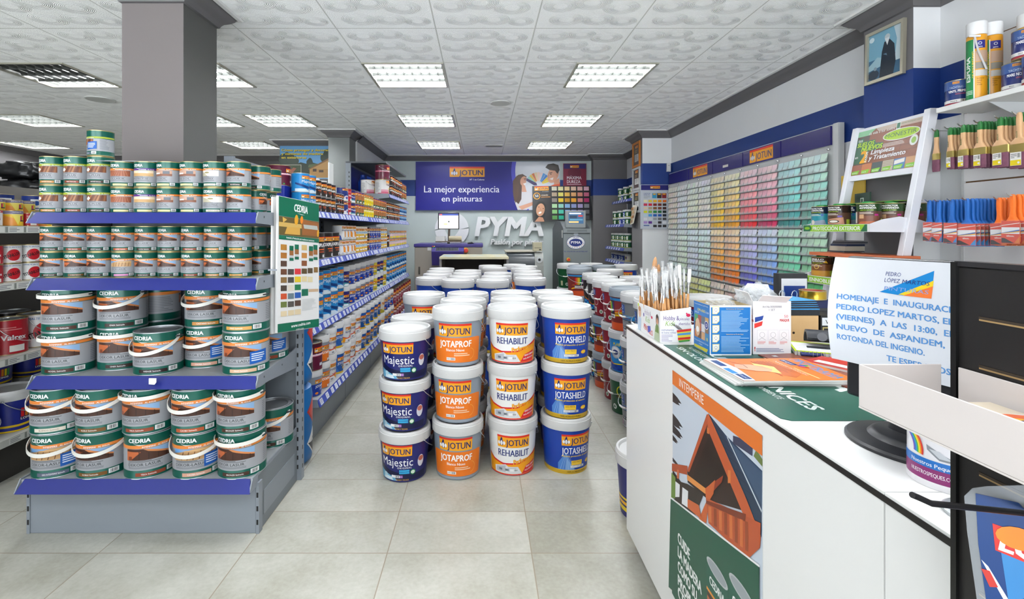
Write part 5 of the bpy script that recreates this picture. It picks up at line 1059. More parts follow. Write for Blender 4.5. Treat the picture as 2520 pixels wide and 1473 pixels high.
rows = (('c9c3ae', 'd6d3a0', 'dcc090', 'd9bba4', 'd6aca4', 'd3a9b8'), ('a8937c', 'd0c865', 'd0a84a', 'd49f68', 'c98070', 'b8607a'), ('857a74', 'd8bc2c', 'b8861c', 'dc9a2c', 'c8807c', 'a02a5c'), ('a9cf9e', '8fc8b8', '86b0dc', '8f9ac8', 'a79ac4', '7f7f86'), ('86bc78', '4fbfa8', '5f90cc', '6f78b8', '8a7ab0', '6b6b70'), ('5f9a55', '23a98c', '3a70b0', '505aa0', '6a5a90', '4b4b50'))
for j, rw in enumerate(rows):
    for i, c in enumerate(rw): u = 1357.5+i*15.8+j*.3; v = 459+j*14.2; A.poly([Q(u, v), Q(u+12.5, v), Q(u+12.7, v+9.5), Q(u+.2, v+9.5)], c)
A.into(mb, pl.fn); tag(mb.build('palette_board'), 'black colour palette board with smiling woman, leaning above the grey mixing machine', 'board')
# purple and beige paint mixing machine
BEI = M('a39a90', .5); PUR = M('3a2f7c', .4); y0 = 7.62; xl, xr = X_(1020, y0), X_(1187, y0); zt = Z_(600, y0)
e = empty('mixing_machine', ((xl+xr)/2, y0, 0), 0, 'beige paint mixing machine with purple top and keyboard by the back wall', 'mixing machine'); iv = Matrix.Translation((-(xl+xr)/2, -y0, 0))
mb = MB(); mb.T = iv; mb.box(xl, xr, y0, 8.45, .02, zt-.05, BEI); mb.build('body', e, bevel=.012)
mb = MB(); mb.T = iv; mb.box(xl-.01, xr+.01, y0-.01, 8.46, zt-.05, zt, PUR); mb.build('top', e, bevel=.008)
xa, xb = X_(1064, y0), X_(1142, y0); mb = MB(); mb.T = iv; mb.fixn = True; mb.prism([(xa, y0-.14, zt-.11), (xa, y0, zt-.05), (xa, y0, zt-.33), (xa, y0-.06, zt-.33)], (xb-xa, 0, 0), PUR); mb.build('dispenser', e)
mb = MB(); mb.T = iv; mb.fixn = True; mb.prism([(xa+.06, y0-.125, zt-.095), (xa+.06, y0-.03, zt-.055), (xa+.06, y0-.03, zt-.07), (xa+.06, y0-.125, zt-.11)], (xb-xa-.14, 0, 0), M('5b5f66', .5))
for j in range(4):
    for i in range(14): mb.box(xa+.07+i*.024, xa+.088+i*.024, y0-.118+j*.022, y0-.102+j*.022, zt-.092+j*.0095, zt-.084+j*.0095, M('33363c', .5))
mb.build('keyboard', e)
mb = MB(); mb.T = iv; mb.box(X_(1029.5, y0), X_(1034, y0), y0-.002, y0+.001, Z_(675, y0), Z_(656, y0), M('4b463f', .6)); mb.build('slot', e)
mb = MB(); mb.T = iv; mb.lathe([(.045, 0), (.045, .02)], M('e6c020', .4), 16, c=(0,0,0)); mb.v = [iv @ Matrix.Translation((X_(1146, y0), y0-.005, Z_(616, y0))) @ Matrix.Rotation(math.pi/2, 4, 'X') @ (iv.inverted() @ v) for v in mb.v]; mb.build('stop_base', e)
mb = MB(); mb.lathe([(.02, 0), (.035, .03), (.03, .05), (.001, .055)], M('c82a24', .35), 16); o = mb.build('stop_button', e, loc=(X_(1147, y0)-(xl+xr)/2, -.02, Z_(616, y0))); o.rotation_euler = (math.pi/2, 0, 0)
for u, c in ((1066, 'd8342a'), (1070, 'f0c83a'), (1068, '20b04a')): MB().lathe([(.009, 0), (.009, .008)], M(c, .4, emit=.6), 10).build('indicator', e, loc=(X_(u, y0)-(xl+xr)/2, -.075, Z_(609 if c[0] == '2' else 606, y0)))
A = Art(); A.rect(X_(1052, y0), Z_(616, y0), X_(1061, y0), Z_(608, y0), 'e6e4e0'); mb = MB(); mb.T = iv; A.into(mb, lambda a, b, d: Vector((a, y0-d, b))); mb.build('sticker', e)
# screen on an arm above it, papers, mouse
ym = 7.72; e = empty('computer_screen', (X_(1104, ym), ym, Z_(600, ym)), 0, 'computer screen with pale page on an arm above the beige mixing machine', 'computer screen'); oc = Vector(e.location)
mb = MB(); mb.T = Matrix.Translation(-oc); mb.box(X_(1078, ym), X_(1130, ym), ym, ym+.04, Z_(564, ym), Z_(523, ym), BLACK); mb.build('casing', e, bevel=.004)
A = Art(); q = lambda u, v: (X_(u, ym), Z_(v, ym)); A.rect(*q(1080.5, 562), *q(1127.8, 525.5), 'f0f2f4'); A.rect(*q(1080.5, 530), *q(1127.8, 525.5), '2a3f8c'); A.rect(*q(1081.5, 528.8), *q(1088, 526.3), 'e0503a'); A.rect(*q(1092, 552), *q(1101, 550), 'f0b050'); A.ell(*q(1104.5, 545), .014, .014, '303030', 6)
for i, (u, v) in enumerate(((1092, 544), (1109, 537), (1113, 546), (1098, 555), (1105, 555), (1113, 555), (1121, 555))): A.rect(*q(u, v+.8), *q(u+6, v), '9a9ca0')
A.rect(*q(1082, 559.5), *q(1090, 558.5), '3a50a0'); mb = MB(); mb.T = Matrix.Translation(-oc); A.into(mb, lambda a, b, d: Vector((a, ym-d, b)), mat=lambda c: M(c, .3, emit=.55)); mb.build('display', e)
MB().tube([(0, .05, 0), (0, .06, .12), (.01, .03, .28)], .018, M('6d6258', .5)).build('arm', e)
mb = MB().box(-.20, .21, -.10, .12, .03, .045, M('6b5d56', .5)); mb.build('tray', e)
mb = MB().box(-.02, .02, -.02, .02, -.04, .03, M('4a4540', .5)); mb.build('stem', e)
o = MB().tube([(0, 0, .04), (.2, 0, .04)], .04, M('b8ad90', .5), 14).build('paper_roll_printer', loc=(X_(1105, ym), ym-.01, Z_(600, ym)+.046)); tag(o, 'beige label roll lying on the tray under the computer screen', 'roll')
o = MB().box(-.07, .07, -.06, .06, 0, .075, M('e6e6e4', .5)).build('paper_pile', loc=(X_(1084, ym), ym+.01, Z_(600, ym)+.046)); tag(o, 'white papers standing at the left of the tray under the screen', 'papers')
mb = MB(); mb.loft([((-.05, 0, .001), (.0, .02, 0), (0, 0, .001)), ((-.04, 0, .012), (0, .03, 0), (0, 0, .012)), ((.02, 0, .016), (0, .03, 0), (0, 0, .016)), ((.05, 0, .004), (0, .016, 0), (0, 0, .004))], M('28282a', .35)); tag(mb.build('computer_mouse', loc=(X_(1158, 7.7), 7.7, zt), rz=.3), 'black computer mouse on the purple machine top', 'computer mouse')
# low table with patterned top
yt = 6.66; zt2 = Z_(632, yt); xl, xr = X_(1081, yt), X_(1252, yt); e = empty('work_table', ((xl+xr)/2, yt, 0), 0, 'grey open-fronted table with pale patterned top before the mixing machine', 'table')
mb = MB().box(-(xr-xl)/2, (xr-xl)/2, 0, .80, zt2-.03, zt2, M('cfc9a8', .45)); A = Art(); rr = random.Random(4)
for i in range(26): A.ell(rr.uniform(-.42, .42), rr.uniform(.05, .75), rr.uniform(.03, .07), rr.uniform(.03, .08), rr.choice(('8fb4d8', 'a8c4dc', 'dcd4a0', '7fa8d0')), 12)
A.into(mb, lambda a, b, d: Vector((a, b, zt2+d))); mb.build('tabletop', e)
GRY = M('8d8a88', .5)
for sx in (-(xr-xl)/2, (xr-xl)/2-.03): MB().box(sx, sx+.03, .02, .78, 0, zt2-.03, GRY).build('side_panel', e)
MB().box(-(xr-xl)/2+.03, (xr-xl)/2-.03, .74, .76, .02, zt2-.03, M('4b4745', .6)).build('back_panel', e); MB().box(-(xr-xl)/2+.03, (xr-xl)/2-.03, .04, .76, .55, .57, GRY).build('shelf', e)
mb = MB(); mb.T = Matrix.Rotation(.32, 4, 'Y'); mb.box(-.25, .25, -.03, .03, 0, .04, M('b9ac90', .5)); tag(mb.build('timber_plank', loc=(X_(1128, 6.85), 6.85, .70)), 'pale plank propped inside the open grey table', 'plank')
mb = MB(); mb.T = Matrix.Rotation(.5, 4, 'Y'); mb.lathe([(.02, -.14), (.025, .1), (.012, .14)], M('2b2f33', .5), 12); tag(mb.build('sealant_gun', loc=(X_(1180, 6.8), 6.8, .74)), 'dark gun lying in the right of the open grey table', 'tool')
# dark ribbed shaker machine with grey end, small printer on top
ysx = 7.35; xl, xr = X_(1248, ysx), X_(1338, ysx); zt3 = Z_(619, ysx); e = empty('shaker_machine', (xl, ysx, 0), 0, 'dark ribbed roll-front shaking machine beside the grey mixing machine', 'shaking machine'); wd = xr-xl
mb = MB(); pts = [(0, .02, 0), (0, .02, zt3-.22)]+[(0, .14-.12*math.cos(a), zt3-.22+.20*math.sin(a)) for a in [i*math.pi/16 for i in range(9)]]+[(0, .7, zt3-.02), (0, .7, 0)]; mb.fixn = True; mb.prism(pts, (wd-.13, 0, 0), M('30373c', .3)); mb.build('roll_front', e)
for i in range(12): mb = MB().box(.0, wd-.13, .012, .02, zt3-.24-i*.028, zt3-.24-i*.028+.016, M('454e54', .3)); mb.build('rib', e)
mb = MB(); mb.fixn = True; mb.prism([(wd-.13, p[1]-.012, p[2]+.004) for p in pts], (.13, 0, 0), M('a9aba6', .45)); mb.build('end_panel', e)
mb = MB().lathe([(.05, 0), (.05, .012)], M('dfe2e2', .4), 18).lathe([(.02, .012), (.02, .02)], BLACK, 12); o = mb.build('end_cap', e, loc=(wd-.065, .008, zt3-.12)); o.rotation_euler = (math.pi/2, 0, 0)
MB().box(-.02, wd-.1, .1, .65, zt3-.012, zt3+.006, M('b8b4a4', .5)).build('lid', e)
yq = 7.5; mb = MB().box(-.065, .065, -.08, .08, 0, .13, M('c9c1a4', .5)).box(-.05, .05, -.082, -.079, .045, .052, M('6b6450', .6)).box(.02, .05, -.082, -.079, .012, .03, M('4b4a45', .6)); tag(mb.build('receipt_printer', loc=(X_(1322, yq), yq, zt3+.007), bevel=.004), 'beige receipt printer on top of the dark ribbed machine', 'printer')
# grey tinting machine
yg = 7.0; xl, xr = X_(1386, yg), X_(1452, yg); e = empty('tinting_machine', ((xl+xr)/2, yg, 0), 0, 'grey tinting machine with oval white and blue badge and sloped top', 'tinting machine'); iv = Matrix.Translation((-(xl+xr)/2, -yg, 0)); G1 = M('7d8485', .45); G2 = M('3c4448', .5)
mb = MB(); mb.T = iv; mb.fixn = True; zf = Z_(562, yg); mb.prism([(xl, yg, 0), (xl, yg, zf), (xl, yg+.25, zf+.10), (xl, yg+.7, zf+.12), (xl, yg+1.05, zf), (xl, yg+1.05, 0)], (xr-xl, 0, 0), G2); mb.build('body', e)
mb = MB(); mb.T = iv; mb.box(xl+.002, xr-.002, yg-.02, yg, .30, zf-.07, G1); mb.build('front_panel', e, bevel=.006)
mb = MB(); mb.T = iv; mb.box(xl-.005, xr+.005, yg-.035, yg, zf-.065, zf+.0, G1); mb.box(xl+.05, xr-.05, yg-.037, yg-.034, zf-.045, zf-.015, M('6a7071', .5)); mb.build('drawer', e, bevel=.004)
A = Art(); q = lambda u, v: (X_(u, yg-.02), Z_(v, yg-.02)); cx, cz = q(1417, 596.5)
A.ell(cx, cz, .132, .094, '24346c', 32); A.ell(cx, cz, .126, .088, 'eeeeee', 32); A.ell(cx, cz, .095, .056, '1c2f78', 28); A.text('PYMA', cx, cz-.016, .036, 'ffffff', 'c', bold=.03, w=.14); A.text('GRUPO', cx, cz+.062, .018, '1c2f78', 'c', bold=.02, w=.09)
for i in range(10): a = math.radians(190+i*18); A.ell(cx+.112*math.cos(a), cz+.072*math.sin(a), .006, .006, ('c83030', '1c2f78')[i % 2], 5)
A.text('"EL COLOR DE LAS ESTRELLAS"', cx, q(0, 620)[1], .018, '1c2f78', 'c', bold=.015, w=.34); A.ell(*q(1417.5, 576), .035, .022, 'a8b0b8', 18)
mb = MB(); mb.T = iv; A.into(mb, lambda a, b, d: Vector((a, yg-.02-d, b))); mb.build('badge', e)
mb = MB().lathe([(.028, 0), (.028, .012)], M('e6c020', .4), 16).lathe([(.016, .012), (.02, .03), (.001, .035)], M('c82a24', .35), 14); o = mb.build('stop_button', e, loc=(X_(1398, yg)-(xl+xr)/2, -.021, Z_(638, yg))); o.rotation_euler = (math.pi/2, 0, 0)
mb = MB(); mb.T = iv; mb.box(xl-.003, xl, yg+.05, yg+.12, Z_(585, yg), Z_(566, yg), M('dcdcd8', .5)); mb.build('sticker', e)
ymo = 7.03; e2 = empty('touch_screen', (X_(1417, ymo), ymo, zf+.005), 0, 'small grey-framed screen on top of the grey tinting machine', 'screen'); oc = Vector(e2.location)
mb = MB(); mb.T = Matrix.Translation(-oc); mb.box(X_(1392, ymo), X_(1442, ymo), ymo, ymo+.06, zf+.005, Z_(517.5, ymo), M('8a8f90', .45)); mb.build('casing', e2, bevel=.01)
A = Art(); q = lambda u, v: (X_(u, ymo), Z_(v, ymo)); A.rect(*q(1399, 550), *q(1436, 522), '30506e'); A.rect(*q(1401, 526.5), *q(1430, 523.5), 'c9d4e0'); A.rect(*q(1400, 548), *q(1424, 544), 'd8a868'); A.rect(*q(1423, 533), *q(1434, 529), 'a03030'); A.rect(*q(1402, 537), *q(1420, 530), '1f2f40'); A.rect(*q(1402, 542), *q(1434, 538.5), '4a7a90')
mb = MB(); mb.T = Matrix.Translation(-oc); A.into(mb, lambda a, b, d: Vector((a, ymo-.0002-d, b)), mat=lambda c: M(c, .3, emit=.5)); mb.build('display', e2)
# shelves on the right wall at the back, with green tubs
e = empty('shelving_unit', (0, 0, 0), 0, 'grey wall shelves with blue rails and green tubs behind the far pillar', 'shelving unit')
MB().box(2.50, 2.535, 7.26, 8.35, .2, 2.1, STEELD).build('back_panel', e)
ZR = (1.824, 1.437, 1.077, .867); XR = (2.215, 2.10, 2.10, 2.10)
for z, lx in zip(ZR, XR):
    o = MB().box(lx+.02, 2.50, 7.26, 8.30, z-.03, z, SHELF).build('shelf', e); mb = MB()
    mb.add([(lx+.02, 7.25, z+.003), (lx+.02, 8.31, z+.003), (lx, 8.31, z-.042), (lx, 7.25, z-.042), (lx+.026, 7.25, z), (lx+.026, 8.31, z), (lx+.006, 8.31, z-.042), (lx+.006, 7.25, z-.042)], [(0,3,2,1), (4,5,6,7), (0,1,5,4), (3,7,6,2), (0,4,7,3), (1,2,6,5)], M('3c4ea6', .35)); mb.fixn = True
    A = Art(); t = .1
    while t < .9: A.rect(t, -.040, t+.06, -.006, TAGW); t += .14
    A.into(mb, lambda a, b, d, lx=lx, z=z: Vector((lx+.02+b*.444-d, 8.31-a, z+.003+b))); mb.fixn = False; mb.build('price_rail', o)
    mb = MB(); mb.fixn = True; mb.prism([(lx+.01, 7.25, z-.042), (lx+.02, 7.25, z+.004), (2.50, 7.25, z+.02), (2.50, 7.25, z-.07)], (0, .005, 0), STEELP); mb.build('bracket', o)
GT = 'green and navy tubs on the shelves behind the far pillar'
def rr_(shelf, z, lx, lst, tiers, n0=1):
    for i, (kind, y) in enumerate(lst):
        for t in range(tiers if not isinstance(tiers, list) else tiers[i]):
            small_kind(kind, .052, .11, True, 18, True).place((lx+.08+.052+(i % 2)*.01, y, z+t*.1106), '%s tub, %s from the far end%s, %s shelf behind the far pillar' % (CNAME[kind], nth(i+1), (', upper' if t else ', lower') if tiers != 1 else '', shelf), GT, math.radians(-80))
rr_('top', ZR[0], XR[0], [('green', 8.2), ('blue2', 8.05), ('green', 7.9), ('green', 7.62), ('lomw', 7.48), ('green', 7.36)], [2, 1, 2, 2, 2, 2])
rr_('second', ZR[1], XR[1], [('green', 8.1), ('green', 7.85), ('blue2', 7.72), ('blue2', 7.56), ('green', 7.42)], [2, 2, 1, 2, 2])
rr_('third', ZR[2], XR[1], [('green', 8.2), ('green', 8.07), ('green', 7.94), ('green', 7.81), ('green', 7.68), ('green', 7.55), ('green', 7.42)], 2)
rr_('lowest', ZR[3], XR[1], [('blue2', 8.2), ('blue2', 8.07), ('blue2', 7.94), ('blue2', 7.78), ('blue2', 7.62), ('lomw', 7.46)], 1)
# certificates on the pillar, colour fan
def cert(v0, v1, frame, back, label, name):
    x = 2.16; ya, yb = 6.93, 6.62; e = empty(name, (x, (ya+yb)/2, Z_(v1, ya)), 0, label, 'framed certificate', 'framed certificates on the far pillar'); zb, zt = Z_(v1, ya), Z_(v0, ya); oc = Vector(e.location)
    mb = MB(); mb.T = Matrix.Translation(-oc)
    for a, b, c, d in ((yb, ya, zb, zb+.03), (yb, ya, zt-.03, zt), (yb, yb+.03, zb+.03, zt-.03), (ya-.03, ya, zb+.03, zt-.03)): mb.box(x-.02, x-.0005, a, b, c, d, frame)
    mb.build('frame', e); mb = MB(); mb.T = Matrix.Translation(-oc); mb.box(x-.008, x-.001, yb+.03, ya-.03, zb+.03, zt-.03, M(back, .3)); A = Art(); w, h = ya-yb-.06, zt-zb-.06
    A.rect(.05, .05, w-.04, h*.52, 'dcdedc'); A.lines(.06, .06, w-.05, h*.5, '8a8f90', 8, 3); logo_j(A, .08, h*.82, .11, .035); A.lines(.06, h*.58, w-.05, h*.75, 'a89a60', 2, 4)
    A.into(mb, lambda a, b, d: Vector((x-.008-d, ya-.03-a, zb+.03+b))); mb.build('print', e)
cert(355, 415, M('c87a28', .4), '4a4648', 'certificate in orange wooden frame at the top of the far pillar', 'framed_certificate'); cert(416, 470, M('b8bcbc', .4), '3a3034', 'certificate in grey frame, middle of three on the far pillar', 'framed_certificate'); cert(471, 524, M('b8bcbc', .4), '24302e', 'certificate in grey frame, lowest of three on the far pillar', 'framed_certificate')
mb = MB(); mb.fixn = True; A = Art()
mb.prism([(2.13, 6.98, 1.42), (2.09, 6.70, 1.44), (2.13, 6.66, 1.68), (2.15, 6.93, 1.70)], (-.004, 0, 0), M('e4dfd0', .5))
pl = Plane((2.13, 6.98, 1.42), Vector((-.04, -.28, .02)), Vector((.02, -.05, .28)))
for j in range(4):
    for i in range(3): A.rect(.03+i*.085, .02+j*.06, .095+i*.085, .06+j*.06, ('e0a850', 'e8c890', '6a4a30', 'd89a40', 'f0d8a0', 'c87a3a')[(i*2+j) % 6])
A.into(mb, lambda a, b, d: pl.fn(a, b, d+.008)); tag(mb.build('colour_leaflet'), 'open colour leaflet hanging under the framed certificates', 'leaflet')
# enamel colour chart on the front of the pillar
yc = 6.535; A = Art(); q = lambda u, v: (X_(u, yc), Z_(v, yc)); A.rect(*q(1577.5, 467.5), *q(1644.5, 455), '22206e'); logo_j(A, *q(1600.5, 463.7), .13, .036); A.text('CARTA DE', *q(1584, 477), .013, '2a4a8c', bold=.02); A.text('ESMALTES', *q(1584, 480.5), .013, '2a4a8c', bold=.02); A.lines(*q(1584, 488), *q(1600, 482), '9aa0a8', 3, 2)
for i, c in enumerate(('3a9ac8', '3a2a28', '8a2a34')): A.rect(*q(1605+i*12, 487.5), *q(1616+i*12, 475), c); A.rect(*q(1607+i*12, 479), *q(1614+i*12, 476), 'f0b030')
ch = ('e8e0b0', 'e6c84a', 'f0b820', 'f09a1c', 'e06a1c', 'c83a54', 'd0203a', '8a2c28', '7a3028', '3a2420', 'e6cdae', 'b8a07c', '8a5a2c', '82442c', '4a2620', 'd8d81c', '86b040', '1c7a3c', '1f6a3c', '1c2a24', 'b8d4e4', '4a9ada', '1c5cb0', '1f56a8', '1c2430', 'dcdee0', 'd2d4d4', '9a9fa2', '6f6f70', '4b4a4a', 'a88ac8', '5a2d86', 'b8bcc0', '332f33', 'eceef0', None, None, '2c2a2b', '2c2a2b', '2c2a2b')
for k, c in enumerate(ch):
    if c: u = 1584+(k % 5)*11.7; v = 491.5+(k//5)*8.75; A.rect(*q(u, v+6), *q(u+9, v), c)
A.rect(*q(1584, 556), *q(1598, 553), '5a70a0'); panel('colour_chart', X_(1576.5, yc), X_(1645, yc), Z_(563, yc), Z_(454, yc), yc, .012, M('c3c9d2', .35), 'grey enamel colour chart with small swatches on the front of the far pillar', 'colour chart', A)
mb = MB().box(-.025, .025, -.03, 0, -.055, .055, M('e4e4e2', .4)).box(-.006, .006, -.031, -.029, .02, .03, M('8a8a8a', .5)); tag(mb.build('motion_sensor', loc=(X_(1645.5, 6.52), 6.54, Z_(412, 6.52)), bevel=.006), 'small white motion sensor on the corner of the far pillar', 'sensor')
# poster of a timber house on the pillar behind the aisle shelving
yc = 7.235; A = Art(); q = lambda u, v: (X_(u, yc), Z_(v, yc)); A.rect(*q(689, 437), *q(812, 358), '6aa6d8'); A.rect(*q(689, 437), *q(812, 422), '7d8a3c')
A.poly([q(*p) for p in ((689,428),(689,395),(700,392),(712,398),(726,404),(740,399),(755,403),(770,400),(785,404),(812,400),(812,428))], '2a3a28')
for u, v, r in ((697, 392, .07), (706, 384, .05), (716, 390, .06), (726, 396, .06), (762, 400, .05), (798, 388, .06), (806, 378, .06), (763, 394, .03)): A.ell(*q(u, v), r, r*1.2, '2b3c2c', 9)
A.poly([q(760,405), q(782,402), q(768,412), q(758,412)], '5a6a44'); A.poly([q(762,414), q(812,390), q(812,437), q(762,437)], 'c89a5a'); A.poly([q(758,416), q(812,387), q(812,392), q(762,417)], '8a6236')
for i in range(6): A.line([q(766, 417+i*3.2), q(812, 417+i*3.2)], .006, 'a87a42')
A.rect(*q(770, 422), *q(779, 415), '4a3424'); A.rect(*q(785, 424), *q(796, 418), '5a4430'); A.rect(*q(690.5, 430), *q(741.5, 405), 'd8d4c0'); A.rect(*q(691.5, 430), *q(740.5, 406), '3a4a2c'); A.rect(*q(691.5, 430), *q(699, 406), '8a3a2a'); A.poly([q(706,428), q(722,412), q(730,414), q(716,430)], '9a5a44')
for i, t in enumerate(('Cómo proteger y decorar', 'y ventanas de madera', 'en exteriores')):
    x, z = q(692.5, 371.5+i*9.2); A.text(t, x+.005, z-.005, .033, '24404a', bold=.04, w=(.71, .62, .37)[i]); A.text(t, x, z, .033, 'f0d41e', bold=.035, w=(.71, .62, .37)[i])
x0, z0 = q(689, 440); x1, z1 = q(812, 357); panel('wall_poster', x0, x1, z0, z1, yc, .012, M('8ab4d8', .4), 'large poster of a timber house under blue sky on a far pillar', 'poster', A)
# ------------------------------------------------------------------ right wall: colour card rack
XB = 2.50
e = empty('card_rack', (XB, 4.98, .45), 0, 'long wall rack of paint colour cards under navy sign boards', 'card rack'); iv = Matrix.Translation((-XB, -4.98, -.45)); ya, yb = 3.40, 6.50; zt = 2.095
mb = MB(); mb.T = iv; mb.box(XB, XB+.03, ya, yb, .45, zt, M('c6c8c8', .4)); mb.box(XB-.012, XB, ya, ya+.05, .45, zt, M('cfd1d1', .4)); mb.build('back_panel', e)
HZ0, HZ1 = 1.95, 2.085; px = (6.47, 5.85, 5.245, 4.64, 4.05, 3.47)
NAV2 = M('26206c', .22)
for i in range(5):
    y1, y0 = px[i], px[i+1]; mb = MB(); mb.T = iv; mb.box(XB-.014, XB, y0+.006, y1-.006, HZ0, HZ1, NAV2)
    if i in (1, 3):
        A = Art(); logo_j(A, .12, .012, .36, HZ1-HZ0-.02); A.into(mb, lambda a, b, d: Vector((XB-.014-d, y1-a, HZ0+b)))
    if i == 2: A = Art(); A.rect(.22, .035, .33, .06, 'd9d6d0'); A.into(mb, lambda a, b, d: Vector((XB-.014-d, y1-a, HZ0+b)))
    mb.build('sign_board', e)
def mixc(a, b, t): return tuple(x+(y-x)*t for x, y in zip(a, b))
RAMP = {0: ('c9ded8', '9ed6c8', '1f8f7c'), 1: ('b4d6d8', '8ad4d0', '0f7d7c'), 2: ('e2c6cc', 'e8a0b0', 'b82a58'), 3: ('e4c2c8', 'ea8f94', 'd02c36'), 4: ('ded2b4', 'e8c878', 'd89414'), 5: ('d2c8a8', 'e6cf70', 'dba60e'), 6: ('d8d8dc', 'dcdcd0', 'e2d0c0'), 7: ('d8dcd8', 'dce0c8', 'd8d8b8'), 8: ('d8d8d8', 'd4dce4', 'c8ccd6'), 9: ('dcd8cc', 'e2d4c4', 'd8d2c0')}
RAMP2 = {0: ('bcd6c4', '8fd0a0', '1f9444'), 1: ('b8dccc', '7fd2ac', '128a5c'), 2: ('ccd8e8', '90b0dc', '1f5fc0'), 3: ('d4d6ea', 'a8a8d8', '3a3cb0'), 4: ('e6cdae', 'eaa55e', 'd86a14'), 5: ('e8d0a8', 'e8a855', 'c46a14'), 6: ('cfe0e0', 'c8dcd8', 'b0ccc4'), 7: ('cde0e2', 'd0d8e4', 'b8c4d0'), 8: ('d0dcd8', 'd4e0cc', 'b8ccb0'), 9: ('d4dcd8', 'ccd8d8', 'b4c8c4')}
RAMP3 = {0: ('1f7a3c', '1f8a4a', '2a9a52'), 1: ('0f7a50', '128a5c', '1f9a64'), 2: ('1f50b0', '2a60c0', '3a70c8'), 3: ('3a3cb0', '4a50c0', '6a70c8'), 4: ('d8c4b8', 'cdb4a4', 'c0a090'), 5: ('d8c8b8', 'c8b09c', 'b89a84'), 6: ('d4d898', 'c4c870', 'a8a848'), 7: ('d2d49c', 'c0c070', 'a8a450'), 8: ('d4d8b8', 'c8ccA0', 'b4b880'), 9: ('d0d8c8', 'c0ccb0', 'a8b898')}
def rampc(r, t):
    a, b, c = (hexlin(x)[:3] for x in r); return mixc(a, b, t/.5) if t < .5 else mixc(b, c, (t-.5)/.5)
cardm = bpy.data.materials.new('colour_card'); cardm.use_nodes = True; nt = cardm.node_tree; oi = nt.nodes.new('ShaderNodeObjectInfo'); nt.links.new(oi.outputs['Color'], nt.nodes['Principled BSDF'].inputs['Base Color']); nt.nodes['Principled BSDF'].inputs['Roughness'].default_value = .4
cw, chh = .066, .058
def card_geo(mb, y, z, mat): mb.add([(XB-.020, y+cw/2, z+chh), (XB-.020, y-cw/2, z+chh), (XB-.030, y-cw/2, z), (XB-.030, y+cw/2, z), (XB-.0185, y+cw/2, z+chh), (XB-.0185, y-cw/2, z+chh), (XB-.0285, y-cw/2, z), (XB-.0285, y+cw/2, z)], [(0,3,2,1), (4,5,6,7), (0,1,5,4), (3,7,6,2), (0,4,7,3), (1,2,6,5)], mat)
mb = MB(); card_geo(mb, 0, 0, cardm); mb.v = [v-Vector((XB, 0, 0)) for v in mb.v]; card_me = mb.mesh('colour_card')
cards = []; rows = [1.838-.0675*j for j in range(8)]+[1.292-.0675*j for j in range(8)]+[.735-.0675*j for j in range(4)]
rr = random.Random(5)
for j, z in enumerate(rows):
    blk = 0 if j < 8 else 1 if j < 16 else 2; t = (j if blk == 0 else j-8)/7 if blk < 2 else (j-16)/3
    for s in range(10):
        for i in range(4):
            y = 3.495 + s*.298 + .035 + (3-i)*.070 - .004                 # i counts from the far (left) side of the tray
            col = rampc((RAMP, RAMP2, RAMP3)[blk][s], min(1, t))
            sat = (-.18, -.06, .04, .16)[i]; lum = sum(col)/3
            if s < 6: col = tuple(min(.95, max(.004, (c+(c-lum)*sat)*(1+sat*.9))) for c in col) if t > .1 else tuple(c*(1+sat*.3) for c in col)
            elif blk == 0: col = tuple(c*(1+rr.uniform(-.05, .05)) for c in col)
            col = tuple(min(.8, c*.80*rr.uniform(.94, 1.06)) for c in col)
            cards.append((j, s, i, y, z, col))
cards.sort(key=lambda c: c[3]); near = [c for c in cards if c[4] > .78][:300]; nearset = set(map(id, near))
def cname(c):
    r, g, b = (x**.45 for x in c); m, n = max(r, g, b), min(r, g, b); tone = 'pale' if n > .72 else 'dark' if m < .55 else 'mid'
    if m-n < .06: hue = 'grey' if m < .8 else 'off-white'
    elif r >= g and r >= b: hue = 'pink' if b > g*.95 and n > .4 else 'orange' if g > b*1.25 and g > .45 else 'red' if g < .45 else 'peach'
    elif g >= b: hue = 'green' if b < g*.86 else 'turquoise'
    else: hue = 'violet' if r > g else 'blue' if b > g*1.12 else 'turquoise'
    return tone + ' ' + hue
for j, s, i, y, z, col in near:
    o = bpy.data.objects.new('colour_card', card_me); COL.objects.link(o); o.location = (XB, y, z); o.color = (*col, 1); n = s*4 + (3-i) + 1
    tag(o, '%s colour card in %s row from the top, %s from the near end' % (cname(col), nth(j+1), nth(n)), 'colour card', 'colour cards in the wall rack')
mb = MB(); attr = []
for c in cards:
    if id(c) in nearset: continue
    card_geo(mb, c[3], c[4], 0); attr.append(c[5])
fm = bpy.data.materials.new('colour_card_far'); fm.use_nodes = True; nt = fm.node_tree; at = nt.nodes.new('ShaderNodeAttribute'); at.attribute_name = 'card'; nt.links.new(at.outputs['Color'], nt.nodes['Principled BSDF'].inputs['Base Color']); nt.nodes['Principled BSDF'].inputs['Roughness'].default_value = .4
mb.mats = [fm]; me = mb.mesh('colour_cards'); ca = me.attributes.new('card', 'FLOAT_COLOR', 'FACE')
for k in range(len(me.polygons)): ca.data[k].color = (*attr[k//6], 1)
o = bpy.data.objects.new('colour_cards', me); COL.objects.link(o); o['kind'] = 'stuff'; tag(o, 'the far and low colour cards filling the rest of the wall rack', 'colour cards')
ACR = bpy.data.materials.new('clear_acrylic'); ACR.use_nodes = True; b = ACR.node_tree.nodes['Principled BSDF']; b.inputs['Base Color'].default_value = (.82, .86, .85, 1); b.inputs['Roughness'].default_value = .12; b.inputs['Alpha'].default_value = .14
